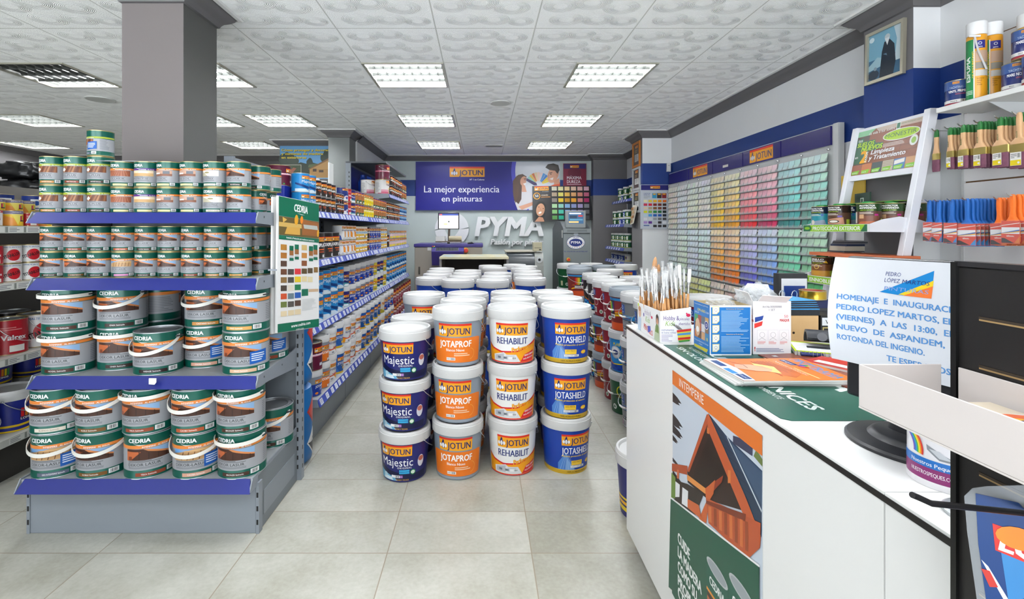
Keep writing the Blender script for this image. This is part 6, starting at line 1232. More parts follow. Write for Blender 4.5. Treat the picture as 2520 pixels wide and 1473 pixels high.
for blk, (j0, j1) in enumerate(((0, 8), (8, 16), (16, 20))):
    for s in range(10):
        y0 = 3.495+s*.298; mb = MB(); mb.T = iv
        for j in range(j0, j1):
            z = rows[j]; mb.box(XB-.034, XB-.0325, y0, y0+.292, z-.006, z+.014, ACR); mb.box(XB-.033, XB-.012, y0, y0+.292, z-.0065, z-.005, M('9aa2a1', .3))
            for i in range(5): q = y0+.001+i*.07; mb.add([(XB-.033, q-.010, z-.004), (XB-.033, q+.012, z-.004), (XB-.026, q+.001, z+.030)], [(0, 2, 1), (0, 1, 2)], M('d9e2e0', .2, alpha=.5))
        mb.build('card_tray', e)
    for s in range(11):
        for f in (0, 1):
            if blk == 2: continue
            z = rows[j0]+.085 if f == 0 else rows[j1-1]-.030
            mb = MB(); mb.T = iv @ Matrix.Translation((XB-.001, 3.50+s*.298, z)) @ Matrix.Rotation(-math.pi/2, 4, 'Y'); mb.lathe([(.008, 0), (.010, .012), (.006, .018), (.001, .019)], CHROME, 10); mb.build('bolt', e)
# ------------------------------------------------------------------ white display stand with terracotta care products
POST = M('e9eaf0', .35); e = empty('display_stand', (2.1, 2.80, 0), 0, 'white leaning display stand for floor care products with sign board', 'display stand'); iv = Matrix.Translation((-2.1, -2.80, 0))
def lx(z): return 1.985 + z*.19
for y in (2.563, 3.06):
    mb = MB(); mb.T = iv; mb.fixn = True; a, b = .018, .018
    mb.prism([(lx(0)-a, y-b, 0), (lx(0)+a*1.6, y-b, 0), (lx(0)+a*1.6, y+b, 0), (lx(0)-a, y+b, 0)], Vector((lx(1.98)-lx(0), 0, 1.98)), POST); mb.build('post', e, bevel=.002)
zb0, zb1 = 1.675, 1.955
n_ = Vector((lx(1)-lx(0), 0, 1)).normalized(); pl = Plane((lx(zb0)-.002, 3.045, zb0), (0, -1, 0), n_); w_ = .465; hN = (zb1-zb0)/n_.z
mb = MB(); mb.T = iv; mb.add([pl.fn(a, b, -c) for c in (0, .012) for a, b in ((-.005, -.03), (w_+.005, -.03), (w_+.005, hN+.012), (-.005, hN+.012))], [(0,1,2,3), (7,6,5,4), (0,4,5,1), (1,5,6,2), (2,6,7,3), (3,7,4,0)], POST); mb.build('sign_frame', e)
A = Art(); q = pl.q; W = w_; HH = hN
A.rect(.008, .004, W-.008, HH-.006, '8a5238')
for i in range(3): A.line([(.15+i*.09, HH*.28), (.25+i*.05, HH*.9)], .003, '6a3a28'); A.line([(.12, HH*(.35+i*.12)), (W-.01, HH*(.40+i*.11))], .003, '6a3a28')
A.poly([(W*.35, HH*.9), (W-.008, HH*.88), (W-.008, HH-.006), (W*.3, HH-.006)], 'c9b4a4'); A.poly([(.008, HH-.006), (W*.3, HH-.006), (W*.2, HH*.86), (.008, HH*.86)], '8fc89a'); A.poly([(.008, HH*.86), (W*.22, HH*.86), (.10, .06), (.008, .06)], '4a3a30')
A.text('da vida a tus suelos', W*.20, HH*.86, .017, 'f4f4f0', shear=.15, w=W*.40, bold=.012); A.rect(W*.615, HH*.84, W*.675, HH*.985, 'f0f0ea'); A.rect(W*.622, HH*.86, W*.668, HH*.97, '2a6a4a'); A.text('www.monestir.com', W*.68, HH*.93, .010, '2a7a4a', shear=.15, w=W*.27)
A.ell(W*.70, HH*.735, W*.262, HH*.115, 'f4f4f0', 32); A.ell(W*.70, HH*.735, W*.25, HH*.10, 'a9cf1c', 32); A.text('MONESTIR', W*.475, HH*.70, .024, '1d4a34', w=W*.44, shear=.05)
A.poly([(.012, HH*.80), (W*.13, HH*.82), (W*.14, HH*.74), (W*.32, HH*.74), (W*.34, HH*.66), (W*.46, HH*.64), (W*.45, HH*.52), (W*.25, HH*.50), (W*.24, HH*.26), (W*.03, HH*.26)], '1d5a3c')
A.text('tus', .02, HH*.74, .020, 'f2f2ee', bold=.01); A.text('SUELOS', .018, HH*.63, .026, 'b4d81c', bold=.035, shear=.15, w=W*.28); A.text('NUEVOS', .055, HH*.525, .028, 'b4d81c', bold=.05, shear=.15, w=W*.34); A.text('2', .058, HH*.27, .072, 'f6b01e', bold=.06); A.text('en', .016, HH*.38, .018, 'f2f2ee', bold=.01); A.text('PASOS', W*.245, HH*.27, .016, 'f2f2ee', bold=.03, rot=math.pi/2, w=.065)
A.text('Limpieza', W*.29, HH*.42, .027, 'ffffff', bold=.03, shear=.15, w=W*.36); A.text('y Tratamiento', W*.27, HH*.30, .027, 'ffffff', bold=.03, shear=.15, w=W*.55); A.lines(W*.46, HH*.52, W*.8, HH*.60, 'e9dcd2', 3, 5)
A.ell(W*.90, HH*.55, .026, .030, 'f0f0ea', 20); A.ell(W*.90, HH*.55, .015, .018, '86b03c', 16)
for i, c in enumerate(('9a5a44', 'c87a4a', '3a4a4a', 'c9bca8', '4a7ab0', 'd0a070')): A.rect(W*(.012+i*.165), .006, W*(.172+i*.165), HH*.235, c)
for i in range(6): A.rect(W*.515, .03+i*.009, W*.665, .033+i*.009, '9a8c78')
A.poly([(W*.68, HH*.12), (W*.82, HH*.15), (W*.82, HH*.23), (W*.68, HH*.20)], 'f0ece4')
for i in range(6): A.poly([(W*(.02+i*.165), .008), (W*(.13+i*.165), .008), (W*(.15+i*.165), .032), (W*(.02+i*.165), .028)], '86c82a'); A.text(('BARRO', 'LACA', 'PIZARRA', 'PIEDRA', 'MOSAICO', 'MARMOL')[i], W*(.03+i*.165), .013, .009, 'f4f4f0', shear=.2, maxw=W*.1)
mb = MB(); mb.T = iv; A.into(mb, pl.fn); mb.build('sign', e)
def sshelf(z, xf, text):
    mb = MB(); mb.T = iv; mb.box(xf, 2.385, 2.575, 3.05, z-.012, z, POST); o = mb.build('shelf', e)
    mb = MB(); mb.T = iv; mb.box(xf-.012, xf, 2.555, 3.065, z-.036, z+.006, M('dfe4e0', .4)); A = Art(); A.rect(.0, -.034, .505, .004, '8fc22e'); A.poly([(0, -.034), (.06, -.034), (.075, -.015), (.06, .004), (0, .004)], '2a6a44'); A.ell(.035, -.015, .024, .009, '86b82c', 16)
    A.poly([(.46, -.034), (.505, -.034), (.505, .004), (.49, .004)], '2a6a44'); A.text(text, .085, -.027, .022, 'f4f6f0', bold=.03, w=.375); A.into(mb, lambda a, b, d: Vector((xf-.012-d, 3.063-a, z+b))); mb.build('shelf_sign', o)
    for y in (2.56, 3.055):
        mb = MB(); mb.T = iv; mb.fixn = True; mb.prism([(xf, y, z-.036), (xf, y, z+.004), (xf+.07, y, z+.03), (xf+.16, y, z+.045), (xf+.26, y, z+.03), (2.385, y, z+.002), (2.385, y, z-.04)], (0, .006, 0), POST); mb.build('side_panel', o)
sshelf(1.369, 2.035, 'PROTECCIÓN EXTERIOR'); sshelf(1.062, 2.015, 'ENNOBLECIMIENTO'); sshelf(.72, 1.99, 'LIMPIEZA')
def art_mon(r, h, k):
    A = Art(); e_ = 3.1*r
    t1, t2, c2 = {'g': ('PROTECTOR', 'ANTIMANCHA', '5a3a2c'), 'b': ('PROTECTOR', 'ANTIMANCHAS', '2a8a98'), 'n': ('PROTECTOR', 'ANTIMANCHAS', '5a4030'), 'o': ('BRILLO', 'PROTECCION', '7a4a24')}[k]
    A.rect(-e_, .02*h, e_, .62*h, c2); A.text(t1, -.8*r, .84*h, .075*h, 'f4f4f0', bold=.04, w=1.3*r); A.text(t2, -.8*r, .74*h, .075*h, 'f4f4f0', bold=.04, w=1.4*r); A.text('EFECTO NATURAL', -.7*r, .66*h, .04*h, 'b8d83c', bold=.03, w=1.1*r); A.lines(-.8*r, .5*h, .6*r, .6*h, 'd8cfc4', 2, 3)
    if k == 'g': A.rect(-.9*r, .05*h, .9*r, .42*h, '7a4a38'); A.poly([(-.9*r, .05*h), (.9*r, .05*h), (.4*r, .18*h), (-.7*r, .16*h)], 'c06a44'); A.rect(-.8*r, .3*h, -.4*r, .48*h, 'c9a078'); A.rect(.45*r, .42*h, .8*r, .5*h, 'b02a80')
    elif k == 'b': A.poly([(-.9*r, .04*h), (.9*r, .04*h), (.7*r, .3*h), (-.4*r, .24*h)], '8a98a8'); A.ell(-.5*r, .18*h, .25*r, .12*h, 'd8ccc0', 14); A.ell(.5*r, .55*h, .12*r, .05*h, '2a50a8', 12)
    elif k == 'n': A.poly([(-.9*r, .10*h), (.9*r, .06*h), (.8*r, .40*h), (-.6*r, .32*h)], 'c08a6c'); A.ell(-.1*r, .2*h, .55*r, .08*h, '3a3430', 18); A.ell(-.1*r, .2*h, .42*r, .055*h, 'e6e0d4', 18); A.rect(.3*r, .4*h, .7*r, .48*h, '6a50a8')
    else: A.rect(-e_, .02*h, e_, .3*h, 'b8852c'); A.ring(-.2*r, .5*h, .2*r, .26*r, 'e0c060'); A.poly([(.4*r, .7*h), (.9*r, .68*h), (.7*r, .82*h)], 'f0b81e')
    A.rect(-1.6*r, .1*h, -1.1*r, .6*h, 'd8cfc4'); A.rect(1.1*r, .05*h, 1.5*r, .3*h, 'b8d03c'); return A
MK = {}
for k, body in (('g', '2c4a20'), ('b', '1c2a40'), ('n', '33261f'), ('o', '4a2e1c')):
    q = tin_kind('floor_care_can', .055, .118, art_mon(.055, .118, k), M(body, .25), n=36, cat='floor care can'); s = MB().lathe([(.030, .112), (.030, .124), (.027, .127), (.001, .127)], M('1f8a3c', .35), 24, cap0=False); q.part('cap', s.mesh('cap'), label='green plastic cap'); MK[k] = q
G = 'floor care cans on the white display stand'; zz = 1.3695
for k, x, y, rz, lb in (('b', 2.098, 3.005, -62, 'teal and black floor care can at the far front of the upper stand shelf'), ('n', 2.098, 2.86, -62, 'dark brown floor care can, second on the upper stand shelf front'), ('b', 2.215, 2.93, -50, 'teal and black floor care can tucked behind the brown one'), ('g', 2.098, 2.642, -38, 'green floor care can at the near front of the upper stand shelf'), ('g', 2.215, 2.635, -40, 'green floor care can second in the row towards the wall'), ('g', 2.330, 2.632, -40, 'green floor care can third in the row towards the wall, half behind the post')):
    MK[k].place((x, y, zz), lb, G, math.radians(rz))
MK['o'].place((2.085, 2.985, 1.0625), 'brown and yellow floor care can at the far front of the lower stand shelf', G, math.radians(-55)); MK['o'].place((2.20, 2.99, 1.0625), 'brown and yellow floor care can behind another on the lower stand shelf', G, math.radians(-20)); MK['n'].place((2.10, 2.80, 1.0625), 'dark floor care can hidden behind the paper notice, lower stand shelf', G, 0); MK['n'].place((2.10, 2.66, 1.0625), 'dark floor care can nearest the camera, lower stand shelf', G, 0)
mb = MB(); N = 14; rr = random.Random(2)
pts = [(-.075, -.27), (.165, -.27), (.17, 0), (.165, .27), (-.07, .265), (-.082, .1)]; mb.fixn = True; mb.prism([(x+rr.uniform(-.004, .004), y, 0) for x, y in pts], (0, 0, .018), noise_mat('terracotta', 'b8623a', 'a4522e', 12, .7, .3, 60)); tag(mb.build('terracotta_slab', loc=(2.10, 2.78, 1.1905), rz=-.06), 'rough terracotta slab lying across the cans of the lower stand shelf', 'slab')
cols = ('55585f', 'd8d4c0', '2a3a5a', '70747a', '44484e', '8a8d90'); zz = 1.2095
for i, c in enumerate(cols):
    t = (.006, .008, .006, .012, .028, .01)[::-1][i] if i else .008
    o = MB().box(-.06, .06, -.065+.006*(i % 3), .065, 0, t, M(c, .5)).build('catalogue', loc=(2.225+.003*i, 2.975-.004*i, zz), rz=.05*(i % 3)); tag(o, '%s in the pile on the terracotta slab, %s from the bottom' % (('grey leaflet', 'cream booklet', 'navy booklet', 'grey booklet', 'dark booklet', 'pale leaflet')[i], nth(i+1)), 'catalogue', 'catalogues on the terracotta slab'); zz += t+.0003
mb = MB().box(-.004, .004, -.09, .09, 0, .20, M('1f3a2c', .4)); A = Art(); A.text('MONESTIR', -.08, .085, .022, 'a9c83c', w=.16); A.rect(-.02, .12, .02, .17, 'e0e4dc'); A.rect(-.012, .125, .012, .165, '24543c'); A.into(mb, lambda a, b, d: Vector((-.004-d, -a, b))); tag(mb.build('brand_card', loc=(2.33, 2.98, 1.3695), rz=-.25), 'small dark green card standing at the back of the upper stand shelf', 'card')
mb = MB(); mb.fixn = True; mb.prism([(2.20, 2.60, 1.4985), (2.20, 3.04, 1.4985), (2.33, 3.03, 1.4985), (2.35, 2.60, 1.4985)], (0, 0, .004), M('6f9a3c', .4)); tag(mb.build('brochure'), 'green brochure lying on top of the cans of the upper stand shelf', 'brochure')
mb = MB().box(-.003, .003, -.10, .10, 0, .28, M('c9a83c', .45)); tag(mb.build('yellow_folder', loc=(2.385, 3.13, 1.42)), 'yellow folder behind the display stand next to the colour rack', 'folder'); bpy.data.objects['yellow_folder'].location.z = 1.42
# ------------------------------------------------------------------ picture of a robed monk on the near pillar
pc = [P(2129, 211, 0), ] ; XPp = 2.385
def onx(u, v, X): y = X*FPX/(u-VX); return Vector((X, y, Z_(v, y)))
cs = [onx(2130, 212, XPp), onx(2224, 180, XPp), onx(2228.5, 43, XPp), onx(2133, 87, XPp)]
pl = Plane(cs[0], cs[1]-cs[0], cs[3]-cs[0]); wA = (cs[1]-cs[0]).length; hA = (cs[3]-cs[0]).length
e = empty('framed_picture', tuple(cs[0]), 0, 'framed bluish picture of a bearded robed monk hanging on the near pillar', 'picture'); iv = Matrix.Translation(-cs[0])
SILV = M('b9b4a2', .3, .7); mb = MB(); mb.T = iv; f = .018
for a, b, c, d in ((0, wA, 0, f), (0, wA, hA-f, hA), (0, f, f, hA-f), (wA-f, wA, f, hA-f)): mb.add([pl.fn(x, y, z) for z in (-.012, .008) for x, y in ((a, c), (b, c), (b, d), (a, d))], [(3,2,1,0), (4,5,6,7), (0,1,5,4), (1,2,6,5), (2,3,7,6), (3,0,4,7)], SILV)
mb.build('frame', e)
A = Art(); A.rect(f, f, wA-f, hA-f, '7fb4cc'); A.rect(f, f, wA-f, hA*.45, '3a6a8a'); A.poly([(f, hA*.35), (wA*.3, hA*.48), (wA*.5, hA*.42), (wA*.5, hA*.3), (f, hA*.25)], 'a8ccd8'); A.poly([(wA*.75, hA*.3), (wA-f, hA*.3), (wA-f, hA-f), (wA*.72, hA-f), (wA*.8, hA*.7)], 'cfe2ea')
A.poly([(wA*.36, f), (wA*.42, hA*.55), (wA*.48, hA*.72), (wA*.62, hA*.74), (wA*.74, hA*.62), (wA*.78, hA*.3), (wA*.72, f)], '1d2a3a'); A.poly([(wA*.45, hA*.5), (wA*.56, hA*.45), (wA*.54, hA*.5)], '6a8aa0'); A.ell(wA*.555, hA*.80, wA*.07, hA*.055, 'c9d4d8', 16); A.poly([(wA*.49, hA*.78), (wA*.62, hA*.78), (wA*.56, hA*.64)], 'e9eef0'); A.ell(wA*.2, hA*.16, wA*.15, hA*.09, '24384a', 14); A.ell(wA*.25, hA*.27, wA*.045, hA*.035, '8aa0ac', 12); A.ell(wA*.14, hA*.85, wA*.07, hA*.05, 'd8ecf2', 14)
mb = MB(); mb.T = iv; A.into(mb, lambda a, b, d: pl.fn(a, b, d-.004)); mb.build('print', e)
# ------------------------------------------------------------------ slatted panel wall with hooks, white shelf
e = empty('slat_panel', (2.535, 1.75, 0), 0, 'white slatted wall panel with hooks for paint brushes', 'wall panel'); SLW = M('eceaea', .4)
XS = 2.515
z0 = .3; gl = [.3]+[.39+.4*i for i in range(4)]
zs = [.55, .80, 1.05, 1.323, 1.59, 1.95, 2.3]
lo = .3
for i, z in enumerate(zs):
    mb = MB().box(XS-2.535, .012, -.75, .79, lo, z-.004, SLW); mb.build('slat_board', e); MB().box(XS-2.535+.008, .011, -.75, .79, z-.004, z+.004, M('7a5a3c', .6)).build('groove', e); lo = z+.004
mb = MB().box(XS-2.535-.004, .012, .79, .802, .3, 2.1, M('d0d2d2', .4)); mb.build('edge_trim', e)
e = empty('wall_shelf', (2.28, 1.9, 1.952), 0, 'white wall shelf above the hanging brushes holding boat paint and foam cans', 'shelf')
MB().box(0, .23, -.9, .547, -.025, 0, M('efefec', .35)).build('board', e, bevel=.002)
for y in (.32, -.3):
    mb = MB(); mb.fixn = True; mb.prism([(.03, y, -.0255), (.232, y, -.0255), (.232, y, -.12), (.18, y, -.10)], (0, .004, 0), M('c9cbcc', .4)); mb.build('bracket', e)
def art_naut(r, h, nm):
    A = Art(); e_ = 3.1*r; A.poly([(-e_, .62*h), (e_, .66*h), (e_, .97*h), (-e_, .97*h)], '3a5a98'); A.rect(-e_, .02*h, e_, .09*h, 'a02838'); A.rect(-e_, .10*h, e_, .22*h, 'e9e9e6'); A.bars(.1*r, .115*h, .8*r, .205*h, n=9); A.rect(-.5*r, .84*h, .0, .93*h, 'e89a2a'); A.text('JOTUN', -.45*r, .865*h, .04*h, '1d2467', bold=.02, w=.4*r)
    A.text('YACHTING', -.75*r, .66*h, .085*h, 'd0dcec', w=1.0*r); A.text(nm, -.85*r, .50*h, .10*h, 'ffffff', bold=.03, w=1.5*r); A.lines(-.3*r, .40*h, .5*r, .46*h, 'b04a5a', 2, 2); A.text('RED' if nm[0] == 'M' else 'WHITE', -.7*r, .13*h, .05*h, '303030', bold=.02); return A
KN = tin_kind('boat_paint_can', .054, .125, art_naut(.054, .125, 'MARE NOSTRUM'), M('1c2a6c', .25), n=36, cat='boat paint can'); KV = tin_kind('boat_paint_can', .050, .122, art_naut(.05, .122, 'VINYL PRIMER'), M('1c3470', .25), n=36, cat='boat paint can')
GN = 'boat paint cans on the white wall shelf'; zz = 1.9525
KV.place((2.352, 2.405, zz), 'navy primer can at the far end of the white wall shelf', GN, math.radians(-40)); KN.place((2.375, 2.155, zz), 'navy boat paint can beside the foam tubes, lower left of three', GN, math.radians(-40)); KN.place((2.345, 2.045, zz), 'navy boat paint can with red stripe, lower right of three', GN, math.radians(-50)); KN.place((2.360, 2.10, zz+.1256), 'navy boat paint can on top of two others on the white shelf', GN, math.radians(-45))
def art_foam(r, h):
    A = Art(); e_ = 3.1*r; A.rect(-1.6*r, 0, -.35*r, h, '1f8a4a'); A.rect(-.42*r, 0, -.30*r, h, 'f0f0ec'); A.text('ESPUMA', -.75*r, .30*h, .5*r, 'f4f4f0', bold=.03, rot=math.pi/2, w=.42*h); A.text('DE POLIURETANO', -.36*r, .36*h, .2*r, 'f0c030', bold=.02, rot=math.pi/2, w=.44*h)
    A.rect(-.30*r, .84*h, .75*r, h*.97, '2a2a86'); A.ring(.2*r, .92*h, .13*r, .19*r, 'f0f0f0', 16); A.text('pyma', .2*r, .855*h, .16*r, 'f0f0f0', 'c', bold=.03); A.rect(-.25*r, .62*h, 1.2*r, .80*h, 'c9a890'); A.rect(-.25*r, .50*h, 1.2*r, .61*h, '9a9488'); A.rect(-.25*r, .38*h, 1.2*r, .48*h, 'd8d4cc')
    for i, t in enumerate(('Rellenar', 'Sellar', 'Fijar', 'Aislar')): A.text(t, -.1*r, (.33-.035*i)*h, .10*r*1.6, '503a10')
    for i in range(3): A.rect(-1.4*r, (.09+.025*i)*h, -.5*r, (.10+.025*i)*h, 'e9f0e9')
    return A
r, h = .036, .30; mb = MB().lathe([(r*.96, 0), (r, .004), (r, h-.006), (r*.97, h)], M('f0a828', .3), 36); art_foam(r, h-.02).into(mb, wrap(r, r, h), step=r*.12); KF = Kind('foam_can', 'foam can', mb.mesh('foam_can')); s = MB().lathe([(r*.98, h+.001), (r*1.03, h+.004), (r*1.03, h+.058), (r*.99, h+.062), (.001, h+.062)], M('f2f2f2', .4), 32); KF.part('cap', s.mesh('cap')); s = MB().tube([(-.012, -r-.006, h-.01), (.0, -r-.006, .22), (.028, -r-.004, .13)], .004, M('f0f0f0', .3, alpha=.6)); s.tube([(-.03, -r-.006, h-.004), (.008, -r-.008, h-.012)], .005, M('f2f2f2', .4)); KF.part('nozzle', s.mesh('nozzle'))
GF = 'foam cans on the white wall shelf'
KF.place((2.330, 2.295, zz), 'tall yellow and green foam can with nozzle, first on the white shelf', GF, math.radians(-38)); KF.place((2.408, 2.30, zz), 'yellow foam can second in the row on the white shelf', GF, math.radians(-38), skip=('nozzle',)); KF.place((2.468, 2.20, zz), 'yellow foam can behind the navy boat paint cans on the white shelf', GF, math.radians(-38), skip=('nozzle',))
# brushes hanging on hooks
def brush_kind(w, h, handle, dip, fer, br, tagc, blister=False):
    mb = MB(); t = .006; hl = h*.52; dipz = h*.12
    secs = [((0,0,.012), (.006,0,0), (0,t*.6,0)), ((0,0,.006), (.010,0,0), (0,t,0)), ((0,0,-.012), (.0115,0,0), (0,t*1.1,0)), ((0,0,-dipz), (.0115,0,0), (0,t*1.15,0)), ((0,0,-dipz-.001), (.0115,0,0), (0,t*1.15,0)), ((0,0,-hl*.55), (.0105,0,0), (0,t*1.1,0)), ((0,0,-hl*.75), (.013,0,0), (0,t*1.1,0)), ((0,0,-hl*.9), (w*.40,0,0), (0,t*1.1,0)), ((0,0,-hl), (w*.48,0,0), (0,t*1.1,0))]
    mb.loft(secs, handle, 14, mats=[dip]*4+[handle]*4); mb.fixn = True; k = Kind('paint_brush', 'paint brush', mb.mesh('paint_brush'))
    s = MB(); s.loft([((0,0,-hl+.002), (w*.5,0,0), (0,t*1.25,0)), ((0,0,-hl-h*.14), (w*.5,0,0), (0,t*1.25,0))], fer, 16)
    if not blister:
        for q in (.02, .055, .09): s.loft([((0,0,-hl-h*q), (w*.505,0,0), (0,t*1.32,0)), ((0,0,-hl-h*q-.003), (w*.505,0,0), (0,t*1.32,0))], fer, 16)
    k.part('ferrule', s.mesh('ferrule'))
    s = MB(); s.fixn = True; s.loft([((0,0,-hl-h*.13), (w*.48,0,0), (0,t*1.15,0)), ((0,0,-h*.86), (w*.5,0,0), (0,t*1.3,0)), ((0,0,-h+.012), (w*.47,0,0), (0,t*.7,0))], br, 16); k.part('bristles', s.mesh('bristles'))
    A = Art()
    if blister:
        s = MB(); s.box(-w*.62, w*.62, -t*1.6, -t*1.5, -h*.93, -hl*.92, M(tagc, .35)); a, b = -w*.6, w*.6; z0, z1 = -h*.92, -hl*.93
        A.rect(a, z0+(z1-z0)*.42, b, z0+(z1-z0)*.72, 'eef0f2'); A.poly([(a, z0+(z1-z0)*.42), (b, z0+(z1-z0)*.56), (b, z0+(z1-z0)*.62), (a, z0+(z1-z0)*.46)], '2a60b0'); A.poly([(a, z0+(z1-z0)*.42), (b, z0+(z1-z0)*.50), (b, z0+(z1-z0)*.56), (a, z0+(z1-z0)*.44)], 'f0b030'); A.poly([(a, z0), (b*.4, z0), (a+.2*w, z0+(z1-z0)*.22), (a, z0+(z1-z0)*.22)], '24242a'); A.text('60mm.', 0, z0+(z1-z0)*.28, .008, 'f4f0ec', 'c', bold=.02); A.line([(a, z0+(z1-z0)*.8), (b, z0+(z1-z0)*.92)], .003, 'f4e6e0')
        A.poly([(b*.4, z0), (b, z0), (b, z0+(z1-z0)*.3)], br_hex(br)); A.into(s, lambda x, y, d: Vector((x, -t*1.6-d, y))); k.part('card', s.mesh('card'))
        s = MB(); s.box(-w*.64, w*.64, -t*1.9, -t*1.85, -h*.94, -hl*.88, M('f4f6f8', .12, alpha=.05)); k.part('plastic_sleeve', s.mesh('plastic_sleeve'), label='clear plastic sleeve')
    elif tagc:
        s = MB(); s.box(-w*.34, w*.18, -t*1.75, -t*1.6, -h*.90, -h*.66, M('ece9e4', .4)); A.rect(-w*.33, -h*.895, w*.17, -h*.80, 'e6cf1e'); A.bars(w*.0, -h*.76, w*.15, -h*.68, n=5); A.lines(-w*.30, -h*.77, -w*.02, -h*.68, '8a8a8a', 3, 2); A.ell(w*.06, -h*.85, .005, .005, 'f4f4f4', 10); A.into(s, lambda x, y, d: Vector((x, -t*1.75-d, y))); k.part('price_sticker', s.mesh('price_sticker'))
        s = MB(); A = Art(); A.text('ROLUX', 0, -h*.34, .006, '2a6a34', 'c', bold=.02, rot=math.pi/2); A.into(s, lambda x, y, d: Vector((x-.002, -t*1.12-d, y))); k.part('print', s.mesh('print'))
    return k
def br_hex(m): return m.name.split('_')[1][:6]
BW = noise_mat('beech_handle', 'cfa981', 'c4986a', 30, .35); GRN = M('2c7a3a', .4); BRASS = M('c9b46c', .28, .85); PURB = noise_mat('purple_bristle', '7a4a5c', '5c3346', 90, .6)
hk = 0
def hook_group(tip_u, tip_v, X, n, kind_front, kind_rest, what, gap, L=.2, ang=-90):
    global hk
    y = X*FPX/(tip_u-VX); z = Z_(tip_v, y); mb = MB().tube([(X-.012, y, z+.010), (X, y, z), (2.512, y, z-.002)], .0028, CHROME, 8); hk += 1
    o = mb.build('display_hook'); tag(o, 'chrome wire hook carrying %s' % what, 'hook', 'chrome hooks on the slatted panel')
    for i in range(n):
        k = kind_front if i == 0 else kind_rest; x = X+.018+i*gap
        k.place((x, y+random.uniform(-.003, .003), z-.0065), '%s, %s from the hook tip' % (what, nth(i+1)), 'brushes hanging on the slatted panel', rot=(random.uniform(-.03, .03), random.uniform(-.02, .02), math.radians(ang)))
spec = [(2297.7, 321.5, 2.33, 1, .043, .216, 'narrow green-tipped brush, alone on the farthest upper hook'), (2329, 316.5, 2.30, 5, .040, .205, 'narrow green-tipped brush on the second upper hook'), (2362, 309.5, 2.30, 4, .050, .21, 'green-tipped brush on the third upper hook'), (2402, 301.5, 2.30, 5, .060, .215, 'green-tipped brush on the fourth upper hook'), (2453.5, 290.5, 2.30, 10, .072, .225, 'wide green-tipped brush on the fifth upper hook'), (2497, 279.5, 2.30, 5, .085, .24, 'widest wooden brush on the nearest upper hook')]
for u, v, X, n, w, h, nm in spec:
    bare = 'widest' in nm; kf = brush_kind(w, h, BW, BW if bare else GRN, BRASS, PURB, 'y' if w > .04 else 'y'); kr = brush_kind(w, h, BW, GRN, BRASS, PURB, None)
    if w == .043: kf = kr
    hook_group(u, v, X, n, kf, kr, nm, .0185)
BLH = noise_mat('blue_rubber_handle', '1560b0', '1254a0', 60, .55); ORH = noise_mat('orange_rubber_handle', 'e8701c', 'd86214', 60, .55); BLB = M('2f8ed0', .6); ORB = M('e07a2c', .6); FW = M('c9b090', .4)
spec = [(2280, 495, 2.27, 3, .042, .21, 'b', 'blue-handled carded brush on the farthest lower hook'), (2304, 495, 2.27, 3, .045, .21, 'b', 'blue-handled carded brush on the second lower hook'), (2335, 493, 2.27, 4, .055, .215, 'b', 'blue-handled carded brush on the third lower hook'), (2372, 491, 2.27, 8, .075, .225, 'b', 'wide blue-handled carded brush on the fourth lower hook'), (2407, 485.5, 2.22, 9, .055, .215, 'o', 'orange-handled carded brush on the fifth lower hook'), (2484, 481, 2.28, 4, .06, .215, 'o', 'orange-handled carded brush on the nearest lower hook')]
for u, v, X, n, w, h, c, nm in spec:
    k = brush_kind(w, h, BLH if c == 'b' else ORH, BLH if c == 'b' else ORH, FW, BLB if c == 'b' else ORB, 'd8442a', True)
    if u == 2407: X = 2.30; u = 2450; v = 489
    hook_group(u, v, X, n, k, k, nm, .019)
# ------------------------------------------------------------------ white counter
CX0, CX1, CY1, CT_ = .616, 1.36, 2.07, .941
CWH = M('eeeeec', .28)
e = empty('counter', (.98, 1.2, 0), 0, 'long white shop counter with black edge line and wood care poster on its front', 'counter'); iv = Matrix.Translation((-.98, -1.2, 0))
def cbox(name, *a, mat=CWH, **k):
    mb = MB(); mb.T = iv; mb.box(*a, mat); return mb.build(name, e, **k)
cbox('front_panel', CX0, CX0+.02, .747, CY1, .078, .926); cbox('front_panel', CX0, CX0+.02, .10, .744, .078, .926)
cbox('side_panel', CX0+.02, CX1, CY1-.02, CY1, .078, .926); cbox('side_panel', CX1-.02, CX1, .10, CY1-.02, .078, .926)
cbox('toe_kick', CX0+.05, CX1-.05, .12, CY1-.01, 0, .078, mat=M('23242c', .4))
cbox('edge_strip', CX0-.002, CX1, .10, CY1+.002, .926, .9365, mat=M('1c1a19', .35))
cbox('countertop', CX0-.001, CX1, .7455, CY1+.001, .9365, CT_); cbox('countertop', CX0-.001, CX1, .10, .7435, .9365, CT_)
TZ = CT_+.0004
# poster on the counter front: points traced in the poster's own plane
pl = Plane((CX0-.0006, 1.569, .175), (0, -1, 0), (0, 0, 1)); A = Art(); z2 = lambda x, y: pl.q(1520+x/2.4845, 880+y/2.4845)
def zp(c, *pts): A.poly([z2(*p) for p in pts], c)
Wp, Hp = .502, .717
A.rect(0, 0, Wp, Hp, 'c9d3e0')
for cx, cy, s in ((.02, .56, .06), (.035, .53, .045), (.015, .50, .03), (.03, .43, .02), (.05, .375, .07), (.02, .345, .05), (.06, .36, .04), (.02, .63, .05)):
    A.poly([(0, cy+s*.3), (cx+s*.4, cy+s*.22), (cx+s, cy+s*.05), (cx+s*.5, cy-s*.05), (cx+s*.75, cy-s*.15), (cx+s*.2, cy-s*.25), (0, cy-s*.3)], '2c2a2c')
zp('2f4560', (555,338), (665,475), (885,690), (882,1100), (700,640)); zp('24384e', (560,345), (640,450), (880,950), (878,1060))
